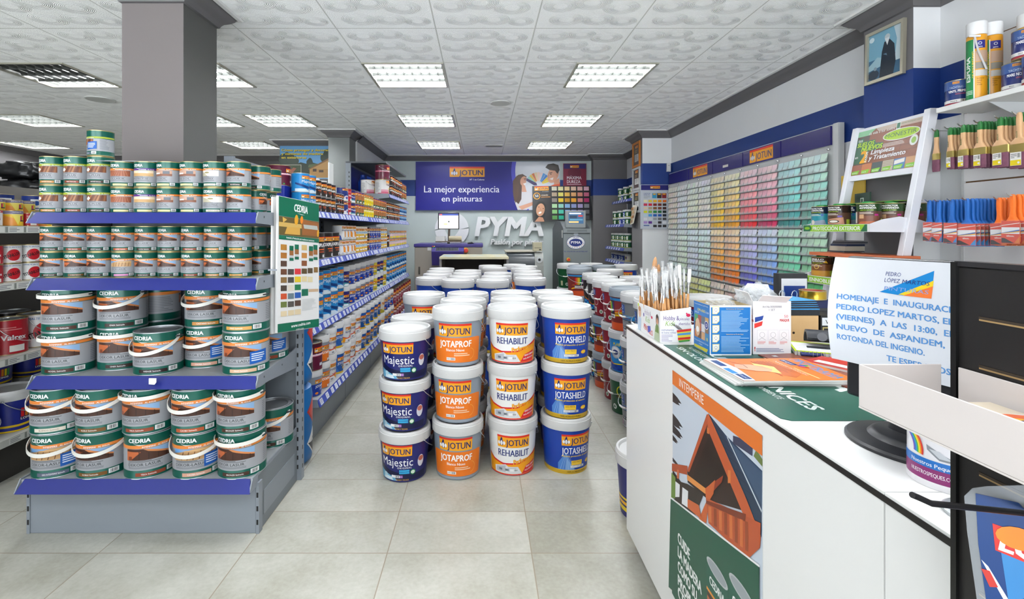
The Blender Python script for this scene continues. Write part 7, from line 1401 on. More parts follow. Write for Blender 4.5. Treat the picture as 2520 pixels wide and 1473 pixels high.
for i in range(7): zp('1e3044', (600+i*28, 420+i*62), (640+i*34, 450+i*66), (642+i*34, 458+i*66), (600+i*28, 428+i*62))
zp('3c5470', (690,510), (886,700), (884,900)); zp('cfd8de', (668,480), (676,486), (884,932), (882,945)); zp('3a3f58', (708,475), (828,515), (826,600), (708,520)); zp('6a7a44', (834,600), (850,560), (888,620), (888,665))
zp('2c1a16', (430,690), (555,355), (720,760), (790,940), (560,870), (430,760)); zp('1a1210', (470,690), (560,480), (665,720), (600,850), (470,790))
zp('b8542c', (428,690), (548,345), (560,345), (566,370), (440,700)); zp('c05a30', (556,338), (570,365), (790,860), (880,1090), (876,1150), (760,930), (552,430))
zp('d87a3c', (678,685), (695,688), (695,765), (678,765)); zp('d87a3c', (550,425), (563,430), (563,466), (550,460)); zp('e09048', (428,712), (545,800), (540,832), (428,745)); zp('a84a26', (335,645), (430,660), (428,715), (335,690)); zp('c8683a', (366,680), (378,685), (378,740), (366,735))
zp('8f3418', (540,795), (650,718), (640,760), (548,860)); zp('c8602c', (540,800), (600,745), (590,830), (560,880), (545,1010), (500,985), (545,880)); zp('b8522a', (545,855), (880,1010), (876,1160), (800,1230), (560,1010)); zp('7a3018', (545,870), (790,955), (785,1000), (545,890))
for i in range(8): zp('94421e' if i % 2 else 'd07038', (560+i*32, 905+i*13), (578+i*32, 912+i*13), (580+i*32, 1010+i*25), (562+i*32, 1000+i*25))
zp('2a211e', (350,745), (430,770), (530,830), (480,960), (350,880)); zp('e6e8ea', (352,750), (384,775), (382,850), (350,850)); zp('e6e8ea', (400,790), (435,815), (432,915), (396,890)); zp('c8602c', (432,860), (500,900), (520,990), (432,915)); zp('6a8a3c', (333,700), (358,730), (356,860), (331,852))
zp('f0f0ee', (330,850), (875,1268), (873,1280), (328,860)); zp('15543f', (328,862), (873,1282), (870,1473+420), (316,1400)); A.rect(0, 0, Wp, .30, '15543f'); zp('15543f', (330, 860), (872, 1281), (870, 1400), (322, 1180))
A.rect(0, .672, Wp, Hp, 'e2782e')
A.text('INTEMPERIE', .055, .683, .025, 'f4f2ee', w=.165)
for i, t in enumerate(('CUIDE', 'LA MADERA', 'COMO SU', 'PROPIA PIEL')): A.text(t, .047, .196-i*.044, .031, 'f2f4f2', bold=.045, w=(.088, .165, .135, .19)[i])
A.text('CEDRIA', .047, .026, .034, 'f2f4f2', bold=.045, w=.15)
def pcan(x, y, w, h, c1, pic, nm, strip):                          # printed can on the poster
    A.rect(x, y, x+w, y+h, '155a48'); A.ell(x+w/2, y+h, w/2, w*.16, 'b8bcbe', 20); A.ell(x+w/2, y+h, w*.43, w*.125, '9aa2a6', 20); A.ell(x+w/2, y, w/2, w*.13, '155a48', 20)
    A.text('CEDRIA', x+w*.14, y+h*.78, h*.085, 'f2f4f2', bold=.04, w=w*.72); A.rect(x, y+h*.67, x+w, y+h*.70, c1); house(A, x+w*.04, y+h*.44, x+w*.8, y+h*.66, pic); A.rect(x, y+h*.16, x+w, y+h*.42, 'c9ccce'); A.lines(x+w*.08, y+h*.36, x+w*.8, y+h*.41, '7a7d80', 2, 2); A.text(nm, x+w*.08, y+h*.26, h*.07, '2a2d30', w=w*.8); A.lines(x+w*.08, y+h*.18, x+w*.7, y+h*.24, '8a8d90', 2, 3); A.rect(x+w*.1, y+h*.02, x+w*.7, y+h*.09, strip)
pcan(.242, .025, .115, .25, 'e8902c', 'roof', 'DEKOR-LASUR', '3a2018'); pcan(.362, .045, .115, .27, 'd8c85a', 'pale', 'FON-TIN', '5a4a24')
mb = MB(); mb.fixn = True; mb.prism([pl.fn(*p, -.0005) for p in ((0, 0), (Wp, 0), (Wp, Hp-.012), (Wp-.012, Hp), (0, Hp))], pl.n*.0006, M('e8e8e4', .4)); mb.fixn = False; A.into(mb, pl.fn, base=.0004, eps=.00012); tag(mb.build('wood_care_poster'), 'tall poster of a gabled timber house and two cans taped to the counter front', 'poster')
# green mat on the countertop
mb = MB(); mb.fixn = True; mb.prism([(.634, 1.035, TZ), (.650, 1.022, TZ), (1.20, 1.022, TZ), (1.20, 1.70, TZ), (.634, 1.70, TZ)], (0, 0, .0012), M('14594a', .3)); A = Art()
pl = Plane((.634, 1.70, TZ+.0012), (0, -1, 0), (1, 0, 0))
def mt(t, x, y, X, h, wd, b=.03): A.text(t, 1.70-y, X-.634, h, 'dfe8e4', bold=b, w=wd)
mt('LASURES Y BARNICES', 0, 1.655, .728, .036, .575); mt('AL AGUA COMPROMETIDOS CON EL MEDIO AMBIENTE', 0, 1.66, .700, .016, .51, .01); mt('SIN OLOR  EN COLOR', 0, 1.66, .662, .022, .42, .02); A.text('CEDRIA', .14, .25, .07, 'dfe8e4', bold=.045, w=.36)
A.into(mb, pl.fn); tag(mb.build('counter_mat'), 'green printed mat with white lettering lying on the counter', 'mat')
# brush display box with small brushes
BXW = M('f2f2f3', .35); e = empty('brush_box', (.69, 1.86, TZ), 0, 'white card display box full of small artist brushes at the counter end', 'display box')
mb = MB(); bx0, bx1, by0, by1 = -.055, .055, -.127, .123; zf, zr = .112, .126
mb.add([(bx0, by0, 0), (bx1, by0, 0), (bx1, by1, 0), (bx0, by1, 0), (bx0, by0, zf), (bx1, by0, zr), (bx1, by1, zr), (bx0, by1, zf-.004)], [(0,3,2,1), (0,1,5,4), (1,2,6,5), (2,3,7,6), (3,0,4,7)], BXW)
t = .003; mb.add([(bx0+t, by0+t, .004), (bx1-t, by0+t, .004), (bx1-t, by1-t, .004), (bx0+t, by1-t, .004), (bx0+t, by0+t, zf), (bx1-t, by0+t, zr), (bx1-t, by1-t, zr), (bx0+t, by1-t, zf-.004)], [(0,1,2,3), (4,5,1,0), (5,6,2,1), (6,7,3,2), (7,4,0,3)], BXW)
o4 = len(mb.v)-16
for a, b in ((4, 5), (5, 6), (6, 7), (7, 4)): mb.f.append([o4+a, o4+b, o4+8+b, o4+8+a]); mb.m.append(0)
mb.build('tray', e)
mb = MB().box(-.0015, .0015, by0+t, by1-t, .004, .115, BXW); mb.build('divider', e)
for yy in (-.05, .03): mb = MB().box(bx0+t, -.0015, yy-.001, yy+.001, .004, .105, BXW); mb.build('divider', e)
A = Art(); A.text('Hobby &', .012, .080, .016, '5a3a8a', w=.055); A.text('Kids', .018, .060, .018, '9ac05a', shear=.25, w=.035); A.text('pinceles', .068, .080, .010, '6a4a9a', shear=.2, w=.036); A.text('divertidos', .066, .063, .010, '6a4a9a', shear=.2, w=.040); A.text('instrumentos', .004, .042, .008, '5a5a9a', w=.045); A.text('de buena calidad', .004, .033, .007, '5a5a9a', w=.052); A.lines(.004, .004, .045, .03, 'b0a8c8', 5, 2)
for i in range(5): A.line([(.038+i*.006, .070-i*.002), (.066+i*.003, .047)], .0012, '2a2430')
A.poly([(.058, .045), (.110, .051), (.104, .006), (.066, .002)], 'e8d84a'); A.poly([(.058, .045), (.110, .051), (.109, .043), (.059, .037)], 'd8302c'); A.poly([(.060, .033), (.108, .038), (.107, .030), (.061, .026)], '5aa0d8'); A.poly([(.062, .018), (.107, .022), (.106, .014), (.063, .010)], 'd8302c'); A.poly([(.064, .008), (.105, .012), (.104, .006), (.066, .002)], '4a9a4a')
A.ell(.100, .098, .008, .006, 'd8285a', 9); A.ell(.094, .104, .003, .003, 'd8285a', 7)
mb = MB(); A.into(mb, lambda a, b, d: Vector((bx0+a, by0-d, b)))
A = Art(); A.text('Hobby &', .085, .075, .020, 'c0b0c8', w=.07); A.text('Kids', .095, .048, .022, 'b4d88a', shear=.25, w=.05); A.text('PENTRILO', .075, .018, .020, 'd84a3a', bold=.03, w=.10, rot=-.12); A.poly([(.125, .010), (.155, .022), (.150, .040), (.120, .035)], '4a5ac0')
A.poly([(.006, .0), (.04, .0), (.045, .05), (.02, .06), (.004, .04)], 'c0d4e8'); A.ell(.028, .072, .016, .020, 'e8b898', 14); A.ell(.026, .086, .016, .010, 'c08a5a', 12)
A.poly([(.19, .0), (.245, .0), (.242, .05), (.225, .065), (.20, .05)], 'b8c8a8'); A.poly([(.20, .03), (.236, .03), (.232, .055), (.215, .062)], '6a8a4a'); A.ell(.222, .076, .012, .016, 'd8a080', 14); A.poly([(.21, .05), (.21, .09), (.222, .098), (.235, .09), (.238, .05), (.232, .075), (.222, .086), (.214, .075)], '3a2420'); A.ell(.165, .075, .008, .006, 'd8285a', 9); A.ell(.075, .07, .006, .008, '6a5ab0', 8); A.ell(.012, .100, .008, .007, 'd0e82a', 12)
A.into(mb, lambda a, b, d: Vector((bx0-d, by1-a, b))); mb.build('print', e)
def art_brush(L, r, hr, flat):
    mb = MB().lathe([(hr*.55, 0), (hr, .03), (hr*1.05, L*.52), (hr*.8, L*.60)], M('d9a066', .35), 10); k = Kind('artist_brush', 'artist brush', mb.mesh('artist_brush'))
    s = MB().lathe([(hr*.85, L*.59), (hr*.9, L*.62), (r, L*.78)], CHROME, 10); k.part('ferrule', s.mesh('ferrule'))
    s = MB(); s.lathe([(r*.95, L*.78), (r*1.05, L*.86), (r*.6, L*.97), (.0006, L)], M('eceae8', .5), 10) if not flat else s.loft([((0,0,L*.78), (r, 0, 0), (0, r*.6, 0)), ((0,0,L*.9), (r*1.25, 0, 0), (0, r*.5, 0)), ((0,0,L), (r*1.2, 0, 0), (0, r*.25, 0))], M('f0efed', .5), 10)
    k.part('bristle', s.mesh('bristle'))
    s = MB().lathe([(r*1.3, L*.74), (r*1.3, L*1.03)], M('f4f6f8', .06, alpha=.16), 10, cap0=False, cap1=False); k.part('clear_sleeve', s.mesh('clear_sleeve'), label='clear plastic sleeve')
    return k
AB = [art_brush(.195, .0032, .0036, False), art_brush(.205, .0040, .0042, True), art_brush(.188, .0026, .003, False), art_brush(.215, .0050, .0046, True)]
rb = random.Random(11); pos = []
for i in range(11):
    for j in range(6):
        x = -.044+j*.0175+(.003 if j > 2 else 0); y = -.108+i*.0215
        if abs(x) < .006: x += .008
        pos.append((x+rb.uniform(-.003, .003), y+rb.uniform(-.004, .004), i, j))
for n, (x, y, i, j) in enumerate(pos):
    k = AB[(j//2+i*2+(n % 2)) % 4]; lift = .018+.032*(j/5.0)+rb.uniform(-.004, .012)
    k.place((.69+x, 1.86+y, TZ+lift), 'artist brush in white box, %s row from front, %s from aisle side' % (nth(i+1), nth(j+1)), 'artist brushes in the white card box', rot=(rb.uniform(-.09, .07), rb.uniform(-.06, .10), rb.uniform(0, 3)))
def mop(x, y, z, L, label):
    e = empty('mop_brush', (x, y, z), 0, label, 'brush', 'round wash brushes behind the artist brushes'); e.rotation_euler = (0, .12, 0)
    MB().lathe([(.004, 0), (.005, L*.6)], M('a8703c', .4), 12).build('handle', e); MB().lathe([(.006, L*.58), (.008, L*.72)], CHROME, 14).build('ferrule', e)
    MB().lathe([(.007, L*.72), (.0098, L*.84), (.0085, L*.93), (.004, L*.985), (.0006, L)], noise_mat('tan_bristle', 'b98a60', 'a87a50', 120, .7), 16).build('bristle', e)
mop(.668, 1.964, TZ+.02, .275, 'tall round tan brush rising highest behind the artist brushes'); mop(.686, 1.968, TZ+.02, .245, 'second tall round tan brush behind the artist brushes'); mop(.708, 1.966, TZ+.02, .205, 'shortest round tan brush behind the artist brushes')
# blue mask box
def carton(name, x0, x1, y0, y1, h, face, label, cat, left=None, front=None, inner='c9b48a'):
    e = empty(name, ((x0+x1)/2, (y0+y1)/2, TZ), 0, label, cat); w, d = (x1-x0)/2, (y1-y0)/2; mb = MB(); C = M(face, .35); I = M(inner, .6); t = .002
    mb.box(-w, w, -d, -d+t, 0, h, C, [C, C, C, I, C, I]).box(-w, w, d-t, d, 0, h, C, [C, C, I, C, C, I]).box(-w, -w+t, -d+t, d-t, 0, h, C, [C, I, C, C, C, I]).box(w-t, w, -d+t, d-t, 0, h, C, [I, C, C, C, C, I]).box(-w, w, -d, d, 0, t, I); mb.build('carton', e)
    for art, fn in ((front, lambda a, b, q: Vector((-w+a, -d-q, b))), (left, lambda a, b, q: Vector((-w-q, d-a, b)))):
        if art: mb = MB(); art.into(mb, fn); mb.build('print', e)
    return e
F_ = Art(); w, h = .133, .160; F_.rect(0, 0, w, h, 'f2f4f6'); F_.rect(.003, .005, w-.004, h-.006, '1c78c4')
for i in range(5): F_.poly([(.008, .012+i*.030), (.022, .012+i*.030), (.030, .020+i*.030), (.030, .037+i*.030), (.008, .037+i*.030)], 'e8d88a'); F_.poly([(.010, .014+i*.030), (.021, .014+i*.030), (.028, .021+i*.030), (.028, .035+i*.030), (.010, .035+i*.030)], 'f2f2ee'); F_.ring(.019, .026+i*.030, .004, .0048, '5a5a5a', 12); F_.line([(.013, .016+i*.030), (.019, .021+i*.030), (.025, .017+i*.030)], .0007, '5a5a5a')
F_.text('Instrucciones de Colocación', .052, .147, .004, 'e8c84a', w=.055); F_.lines(.036, .075, .126, .144, '9cc8ec', 17, 4); F_.text('Instructions to Fit the Mask', .052, .066, .004, 'e8c84a', w=.055); F_.lines(.036, .010, .126, .062, '9cc8ec', 12, 8)
L_ = Art(); L_.rect(0, 0, .116, h, '1c78c4'); L_.text('Mascarilla Autofiltrante Tipo FFP1 NR D', .006, .150, .0045, 'e8f0f8', w=.10); L_.text('DM-6065', .03, .130, .009, 'f0d84a', bold=.02, w=.055); L_.text('CE 0086', .088, .130, .006, 'f0f0f0', w=.022); L_.text('LEVEL DM', .008, .122, .005, 'f0f0f0')
for i, c in enumerate(('c8783a', '6a4a34', 'd8a878', '3a8ab8', '2a2a30', 'b8603a', 'd8d8dc', '8a6a4a', '3a9a5a', 'a8483a', '5a6a7a', 'c89a5a')): L_.rect(.006+(i % 4)*.026, .040+(i//4)*.026, .031+(i % 4)*.026, .065+(i//4)*.026, c)
L_.ell(.094, .092, .014, .014, 'f0f0f4', 20); L_.ell(.094, .092, .012, .012, '2a3a8c', 20); L_.text('D', .0905, .087, .010, 'ffffff', bold=.02); L_.ell(.03, .075, .018, .03, 'd8b090', 14); L_.ell(.03, .068, .011, .010, 'f2f2f2', 12); L_.text('10', .093, .042, .010, 'f0e04a', bold=.02); L_.text('Protección Respiratoria Cómoda', .006, .028, .005, 'f0f4f8', w=.10); L_.text('y Segura', .04, .020, .005, 'f0f4f8'); L_.poly([(.004, .004), (.095, .004), (.105, .016), (.004, .014)], 'e8d84a')
carton('mask_box', .7285, .8615, 1.556, 1.672, h, 'f0f2f4', 'open blue and white mask box with small instruction pictures on the counter', 'box', L_, F_)
F_ = Art(); w2, h2 = .122, .172; F_.text('Art.No.505050000', w2/2, .151, .0065, '4a5060', 'c', w=.062); F_.text('1 SET', w2/2, .141, .0065, '4a5060', 'c'); F_.rect(0, .1325, w2, .133, 'd0d0d4'); F_.text('50', w2-.022, .119, .009, 'd8342c', w=.012); F_.text('MASQUE', w2-.036, .107, .008, 'd8342c', bold=.03, w=.030); F_.poly([(.006, .104), (.030, .112), (.034, .126), (.022, .123), (.006, .120)], '24489a'); F_.poly([(.004, .085), (.028, .094), (.031, .108), (.018, .104), (.004, .100)], 'e03a32')
for i in range(3): F_.rect(.013+i*.036, .046, .046+i*.034, .080, 'c4c8d0'); F_.rect(.0135+i*.036, .0465, .0455+i*.034, .0795, 'f4f4f5'); F_.ring(.029+i*.035, .064, .008, .0086, '4a4f60', 16); F_.line([(.018+i*.035, .048), (.028+i*.035, .054), (.040+i*.035, .048)], .0008, '4a4f60'); F_.lines(.014+i*.036, .034, .042+i*.034, .044, 'e08a84', 3, i)
F_.text('!', .004, .012, .014, 'd8342c', bold=.03); F_.lines(.010, .008, .116, .022, '6a78a0', 4, 3)
L_ = Art(); L_.text('50', .085, .118, .009, 'd8342c'); L_.text('MASCARA', .055, .106, .008, 'd8342c', bold=.03, w=.05); L_.lines(.01, .02, .10, .07, 'd8dadf', 5, 3)
e = carton('mask_box', .872, .994, 1.566, 1.666, h2, 'f1f1f3', 'plain white mask box with red and blue brush mark, flaps open', 'box', L_, F_, 'e6e6e6')
mb = MB(); mb.fixn = True; mb.prism([(-.045, -.050, h2), (.045, -.052, h2-.004), (.050, -.072, h2+.016), (-.040, -.066, h2+.020)], (0, .0008, .0016), M('f3f3f4', .4)); mb.build('front_flap', e)
mb = MB(); mb.fixn = True; mb.prism([(-.061, -.045, h2), (-.061, .045, h2), (-.076, .040, h2+.030), (-.074, -.044, h2+.026)], (.0012, 0, .0008), M('ededee', .4)); mb.build('side_flap', e)
mb = MB(); mb.fixn = True; mb.prism([(-.055, .048, h2), (.058, .048, h2), (.05, .056, h2+.042), (-.02, .058, h2+.046)], (0, .0012, 0), M('f0f0f1', .4)); mb.build('rear_flap', e)
FILM = M('eef2f4', .12, alpha=.35)
def crumple(name, x, y, z, sx, sy, sz, seed, label):
    bm = bmesh.new(); bmesh.ops.create_icosphere(bm, subdivisions=4, radius=1); rr = random.Random(seed); ph = [rr.uniform(0, 6) for _ in range(8)]
    for v in bm.verts:
        c = v.co; k = 1+.22*math.sin(5*c.x+ph[0])*math.sin(4*c.y+ph[1])+.14*abs(math.sin(9*c.y+7*c.z+ph[2]))+.08*math.sin(17*c.x+13*c.z+ph[3]); v.co = c*k; v.co.z = max(v.co.z, -.6)
    me = bpy.data.meshes.new(name); bm.to_mesh(me); bm.free(); me.materials.append(FILM); me.polygons.foreach_set('use_smooth', [True]*len(me.polygons)); me.set_sharp_from_angle(angle=.5)
    o = bpy.data.objects.new(name, me); COL.objects.link(o); o.location = (x, y, z); o.scale = (sx, sy, sz); tag(o, label, 'plastic film')
crumple('plastic_bag', .795, 1.614, TZ+.140, .048, .040, .030, 3, 'crumpled clear plastic bag in the open blue mask box'); crumple('plastic_bag', .915, 1.625, TZ+.178, .052, .040, .038, 5, 'crumpled clear plastic bag rising out of the white mask box')
# wooden block with sanding sponges, binders
WB = noise_mat('block_wood', 'cda877', 'bd9460', 14, .5); e = empty('wooden_block', (1.155, 1.80, TZ), 0, 'pale wooden box with a round hole holding blue sanding sponges', 'wooden box')
mb = MB().box(-.055, .055, -.05, .06, 0, .094, WB); A = Art(); A.ell(-.035, .032, .0045, .0045, '3a2a1c', 14); A.into(mb, lambda a, b, d: Vector((a, -.05-d, b))); mb.build('box', e, bevel=.0015)
SPB = noise_mat('blue_sponge', '3f8fc8', '2f76b0', 150, .8); SPK = noise_mat('black_foam', '2a2c30', '1f2024', 200, .9); zz = TZ+.0945
for i in range(5):
    h_ = (.024, .007, .006, .007, .006)[i]
    mb = MB().box(-.056, .058-.004*i, -.052, .06, 0, h_*.75 if i else h_-.004, SPK).box(-.056, .058-.004*i, -.052, .06, h_*.75 if i else h_-.004, h_, SPB); tag(mb.build('sanding_sponge', loc=(1.155+.003*i, 1.80+.004*i, zz), rz=.03*i, bevel=.0008), 'blue-topped sanding sponge in the pile on the wooden box, %s from the bottom' % nth(i+1), 'sanding sponge', 'sanding sponges on the wooden box'); zz += h_+.0003
e = empty('label_box', (1.262, 1.79, TZ), 0, 'black box with white V label beside the wooden box', 'box'); MB().box(-.045, .045, -.04, .06, 0, .094, M('1f1d1c', .4)).build('box', e)
A = Art(); A.rect(-.040, .058, .040, .086, 'eceef2'); A.text('V-22', -.028, .064, .015, '202020', bold=.01); A.rect(-.038, .012, .040, .052, 'c9b46c'); A.rect(-.034, .016, .036, .048, '1f1d1c'); A.text('N', -.018, .020, .022, 'c9b46c', bold=.03); mb = MB(); A.into(mb, lambda a, b, d: Vector((a, -.04-d, b))); mb.build('print', e)
e = empty('ring_binder', (1.33, 2.02, TZ), 0, 'dark binder with blue and white inner sheet below the lower stand shelf', 'binder'); MB().box(-.10, .02, 0, .035, 0, .22, M('2a2b2e', .5)).build('cover', e); A = Art(); A.rect(-.088, .01, .018, .20, 'e6e8ec'); A.rect(-.078, .02, .01, .17, '1f3f8c'); A.rect(-.03, .03, .0, .09, '3a5ab0'); mb = MB(); A.into(mb, lambda a, b, d: Vector((a, -d, b))); mb.build('sheet', e)
k = tin_kind('wax_tin', .046, .036, None, M('c9a83c', .22, .9), n=36, cat='tin', lid=M('a83a34', .35)); k.place((1.30, 1.86, TZ+.13), 'gold tin with red lid near the top of the paper notice', None); o = MB().box(-.05, .06, -.045, .055, 0, .0295, M('1f2a5a', .4)).build('navy_box', loc=(1.30, 1.87, TZ+.1)); tag(o, 'navy box under the gold tin', 'box'); o = MB().box(-.05, .06, -.045, .055, 0, .0995, M('3a3c40', .5)).build('dark_box', loc=(1.30, 1.925, TZ)); tag(o, 'dark box under the navy box behind the black labelled box', 'box'); bpy.data.objects['navy_box'].location.y = 1.925; 
for o in bpy.data.objects:
    if o.name.startswith('wax_tin') and o.parent is None: o.location.y = 1.915
def clip(x, y, z, label):
    pts = [(-.012, 0, 0), (-.014, 0, .016), (-.008, 0, .026), (0, 0, .029), (.008, 0, .026), (.012, 0, .018), (.011, 0, .0)]; tag(MB().tube(pts, .0015, CHROME, 8).build('wire_hook', loc=(x, y, z), rz=.3), label, 'hook')
clip(1.165, 1.815, zz, 'bent chrome wire hook standing on the blue sanding sponges'); clip(1.125, 1.825, zz, 'second chrome wire hook on the sanding sponges, beside the green cards')
# papers, magazines, notepad, hole punch on the counter
def sheet(name, cx, cy, z, w, d, t, rz, cov, label, cat, art=None, edge='e6e4e0'):
    mb = MB(); E = M(edge, .5); C = M(cov, .28); mb.box(-w/2, w/2, -d/2, d/2, 0, t, E, [E, E, E, E, E, C])
    if art: art.into(mb, lambda a, b, q: Vector((-w/2+b, d/2-a, t+q)))
    return tag(mb.build(name, loc=(cx, cy, z), rz=rz), label, cat)
Z1 = TZ+.0016
for i in range(3): sheet('magazine', .797+.004*i, 1.352-.005*i, Z1+.0042*i, .293, .212, .004, .02*i-.02, 'e8e8e6', 'white-edged magazine under the orange one, %s from the bottom' % nth(i+1), 'magazine')
A = Art(); W_, H_ = .212, .293                                     # a runs along the width (reading direction), b up the page
A.rect(0, 0, W_, H_, 'f08030')
A.text('PINTURAMA', .012, .250, .026, '4a9ad8', bold=.02, w=.188); A.rect(.06, .244, .20, .247, '4a9ad8'); A.rect(.012, .276, .11, .279, '4a9ad8')
for i, c in enumerate(('d8342c', 'f0b020', '4ab04a', '2a70c0', '7a3a9a', 'e85a9a')): a = i*math.pi/3; A.ell(.088+.010*math.cos(a), .243+.010*math.sin(a), .006, .006, c, 10)
A.rect(.015, .215, .075, .236, '2a3a7c'); A.text('Bruguer', .020, .221, .010, 'f0f0f4', w=.05); A.lines(.10, .20, .20, .21, 'f6e0a0', 1, 2); A.poly([(.02, .15), (.09, .19), (.16, .185), (.19, .15), (.15, .12), (.06, .11)], 'c8682c'); A.lines(.03, .12, .18, .18, 'a8481c', 7, 4); A.text('Nuevos acabados', .03, .19, .012, 'f2d8c4', w=.14)
A.poly([(.05, .115), (.12, .10), (.155, .135), (.09, .155)], 'f0e080'); A.poly([(.06, .06), (.10, .04), (.13, .085), (.135, .12), (.115, .135), (.085, .125), (.065, .10)], 'e8b08c')
for i in range(4): A.line([(.080+i*.013, .105+i*.006), (.088+i*.013, .133+i*.002)], .0016, 'c98a68')
A.poly([(0, 0), (W_, 0), (W_, .03), (.10, .045), (0, .035)], 'e8ecf2'); A.rect(.02, .010, .08, .030, '24407c'); A.rect(.10, .005, .15, .022, '3a8ad0'); A.rect(.155, .008, .20, .030, '24407c'); A.text('VITALIDAD', .158, .015, .007, 'f0f0f4', w=.038); A.line([(.03, .06), (.07, .08), (.10, .075)], .002, '6a3018')
sheet('magazine', .805, 1.340, Z1+.0130, .293, .212, .0045, .03, 'f08030', 'orange glossy magazine with a hand and yellow cloth on top of the pile', 'magazine', A)
A = Art()
for i in range(5):
    for j in range(3): A.rect(.02+i*.06, .03+j*.09, .034+i*.06, .045+j*.09, 'd8e8ec')
A.ring(.15, .12, .05, .054, '7a3a2c', 30); A.rect(0, .21, .30, .215, '6a3026')
sheet('wood_leaflet', 1.03, 1.40, Z1, .26, .34, .003, .12, '8f4a38', 'reddish brown sheet with small pale squares behind the orange magazine', 'sheet', A, '8f4a38')
A = Art(); A.rect(.02, .02, .14, .16, 'c83a30'); A.rect(.02, .02, .14, .05, 'f0e8e4')
sheet('red_leaflet', 1.052, 1.40, Z1+.0032, .11, .19, .006, .5, 'c8403a', 'red and white leaflet half under the paper notice', 'leaflet', A)
tag(MB().tube([(0, 0, 0), (.06, .0, 0)], .006, M('24306c', .35), 10).build('folded_leaflet', loc=(1.005, 1.535, Z1+.0095), rz=-.3), 'rolled navy and white leaflet beside the white mask box', 'leaflet')
e = empty('spiral_notepad', (1.085, 1.565, Z1+.0035), -.42, 'yellow green spiral notepad with a handwritten white sheet', 'notepad'); PADC = M('c4dc1c', .4)
MB().box(-.075, .095, -.055, .10, 0, .012, M('d8d8d4', .5)).build('pages', e); MB().box(-.076, .096, -.056, .10, .0121, .0135, PADC).build('cover', e)
mb = MB().box(-.070, .060, -.045, .08, .0137, .0142, M('f2f4f6', .5)); A = Art(); rr = random.Random(3)
for i in range(4): A.line([(-.06+t*.012, .05-i*.026+rr.uniform(-.003, .003)) for t in range(9-i)], .0013, '3a3c44')
A.into(mb, lambda a, b, d: Vector((a, b, .0142+d))); mb.build('note', e)
for i in range(16): MB().tube([(-.07+i*.0105, -.054, .0145), (-.07+i*.0105, -.060, .013), (-.07+i*.0105, -.062, .006), (-.07+i*.0105, -.059, -.0005), (-.07+i*.0105, -.053, .001)], .0011, M('8a8c90', .3, .6), 6).build('coil', e)
e = empty('hole_punch', (1.145, 1.60, Z1+.0175), -.45, 'black desk holder leaning over the yellow green notepad', 'desk holder'); mb = MB(); sec = []
for i in range(9): a = math.radians(15+i*16); sec.append((.0, .048*math.cos(a)-.01, .058*math.sin(a)*.9))
mb.fixn = True; mb.prism([(-.07, p[1], p[2]) for p in sec]+[(-.07, p[1]*.82, max(.0, p[2]-.008)) for p in sec[::-1]], (.15, 0, 0), M('2e3036', .4)); mb.build('shell', e); MB().box(-.072, .082, -.055, -.042, -.003, .004, M('2a2c31', .4)).build('foot', e)
o = MB().lathe([(.014, 0), (.014, .002), (.001, .0022)], M('43454c', .4), 18).build('button', e, loc=(-.03, -.045, .036)); o.rotation_euler = (math.radians(65), 0, 0)
# monitor with the notice taped over it
E0 = Vector((.744, 1.0, 0)); dr = Vector((.284, -.958, 0)).normalized(); nr = Vector((-dr.y, dr.x, 0)); nr = -nr if nr.dot(Vector((-1, -.3, 0))) < 0 else nr
e = empty('monitor', tuple(E0 + dr*.18 + Vector((.06, .05, TZ))), 0, 'black monitor on an oval foot facing the customers, covered by a paper notice', 'monitor'); iv = Matrix.Translation(-Vector(e.location))
zb, ztp = 1.005, 1.288; MBK = M('222226', .4)
mb = MB(); mb.T = iv; mb.fixn = True; mb.prism([E0-nr*.004+Vector((0,0,zb)), E0+dr*.40-nr*.004+Vector((0,0,zb)), E0+dr*.40-nr*.004+Vector((0,0,ztp)), E0-nr*.004+Vector((0,0,ztp))], -nr*.022, MBK); mb.build('screen_casing', e, bevel=.006)
mb = MB(); mb.T = iv; mb.fixn = True; mb.prism([E0+dr*.06-nr*.026+Vector((0,0,zb+.03)), E0+dr*.34-nr*.026+Vector((0,0,zb+.03)), E0+dr*.34-nr*.026+Vector((0,0,ztp-.04)), E0+dr*.06-nr*.026+Vector((0,0,ztp-.04))], -nr*.03, MBK); mb.build('rear_housing', e, bevel=.008)
fc = Vector((.800, .900, 0)); mb = MB(); mb.T = iv @ Matrix.Translation((fc.x, fc.y, TZ)) @ Matrix.Rotation(math.atan2(dr.y, dr.x), 4, 'Z') @ Matrix.Diagonal((1.0, .92, 1, 1)); mb.lathe([(.108, 0), (.108, .005), (.104, .009), (.072, .013), (.066, .020), (.060, .022), (.001, .023)], MBK, 48); mb.build('foot', e)
mb = MB(); mb.T = iv; mb.loft([((fc.x, fc.y, TZ+.018), dr*.045, nr*.018), ((fc.x, fc.y, TZ+.05), dr*.032, nr*.014), ((fc.x-.0, fc.y, 1.03), dr*.030, nr*.014), ((fc.x, fc.y, 1.10), dr*.030, nr*.012)], MBK, 18); mb.build('neck', e)
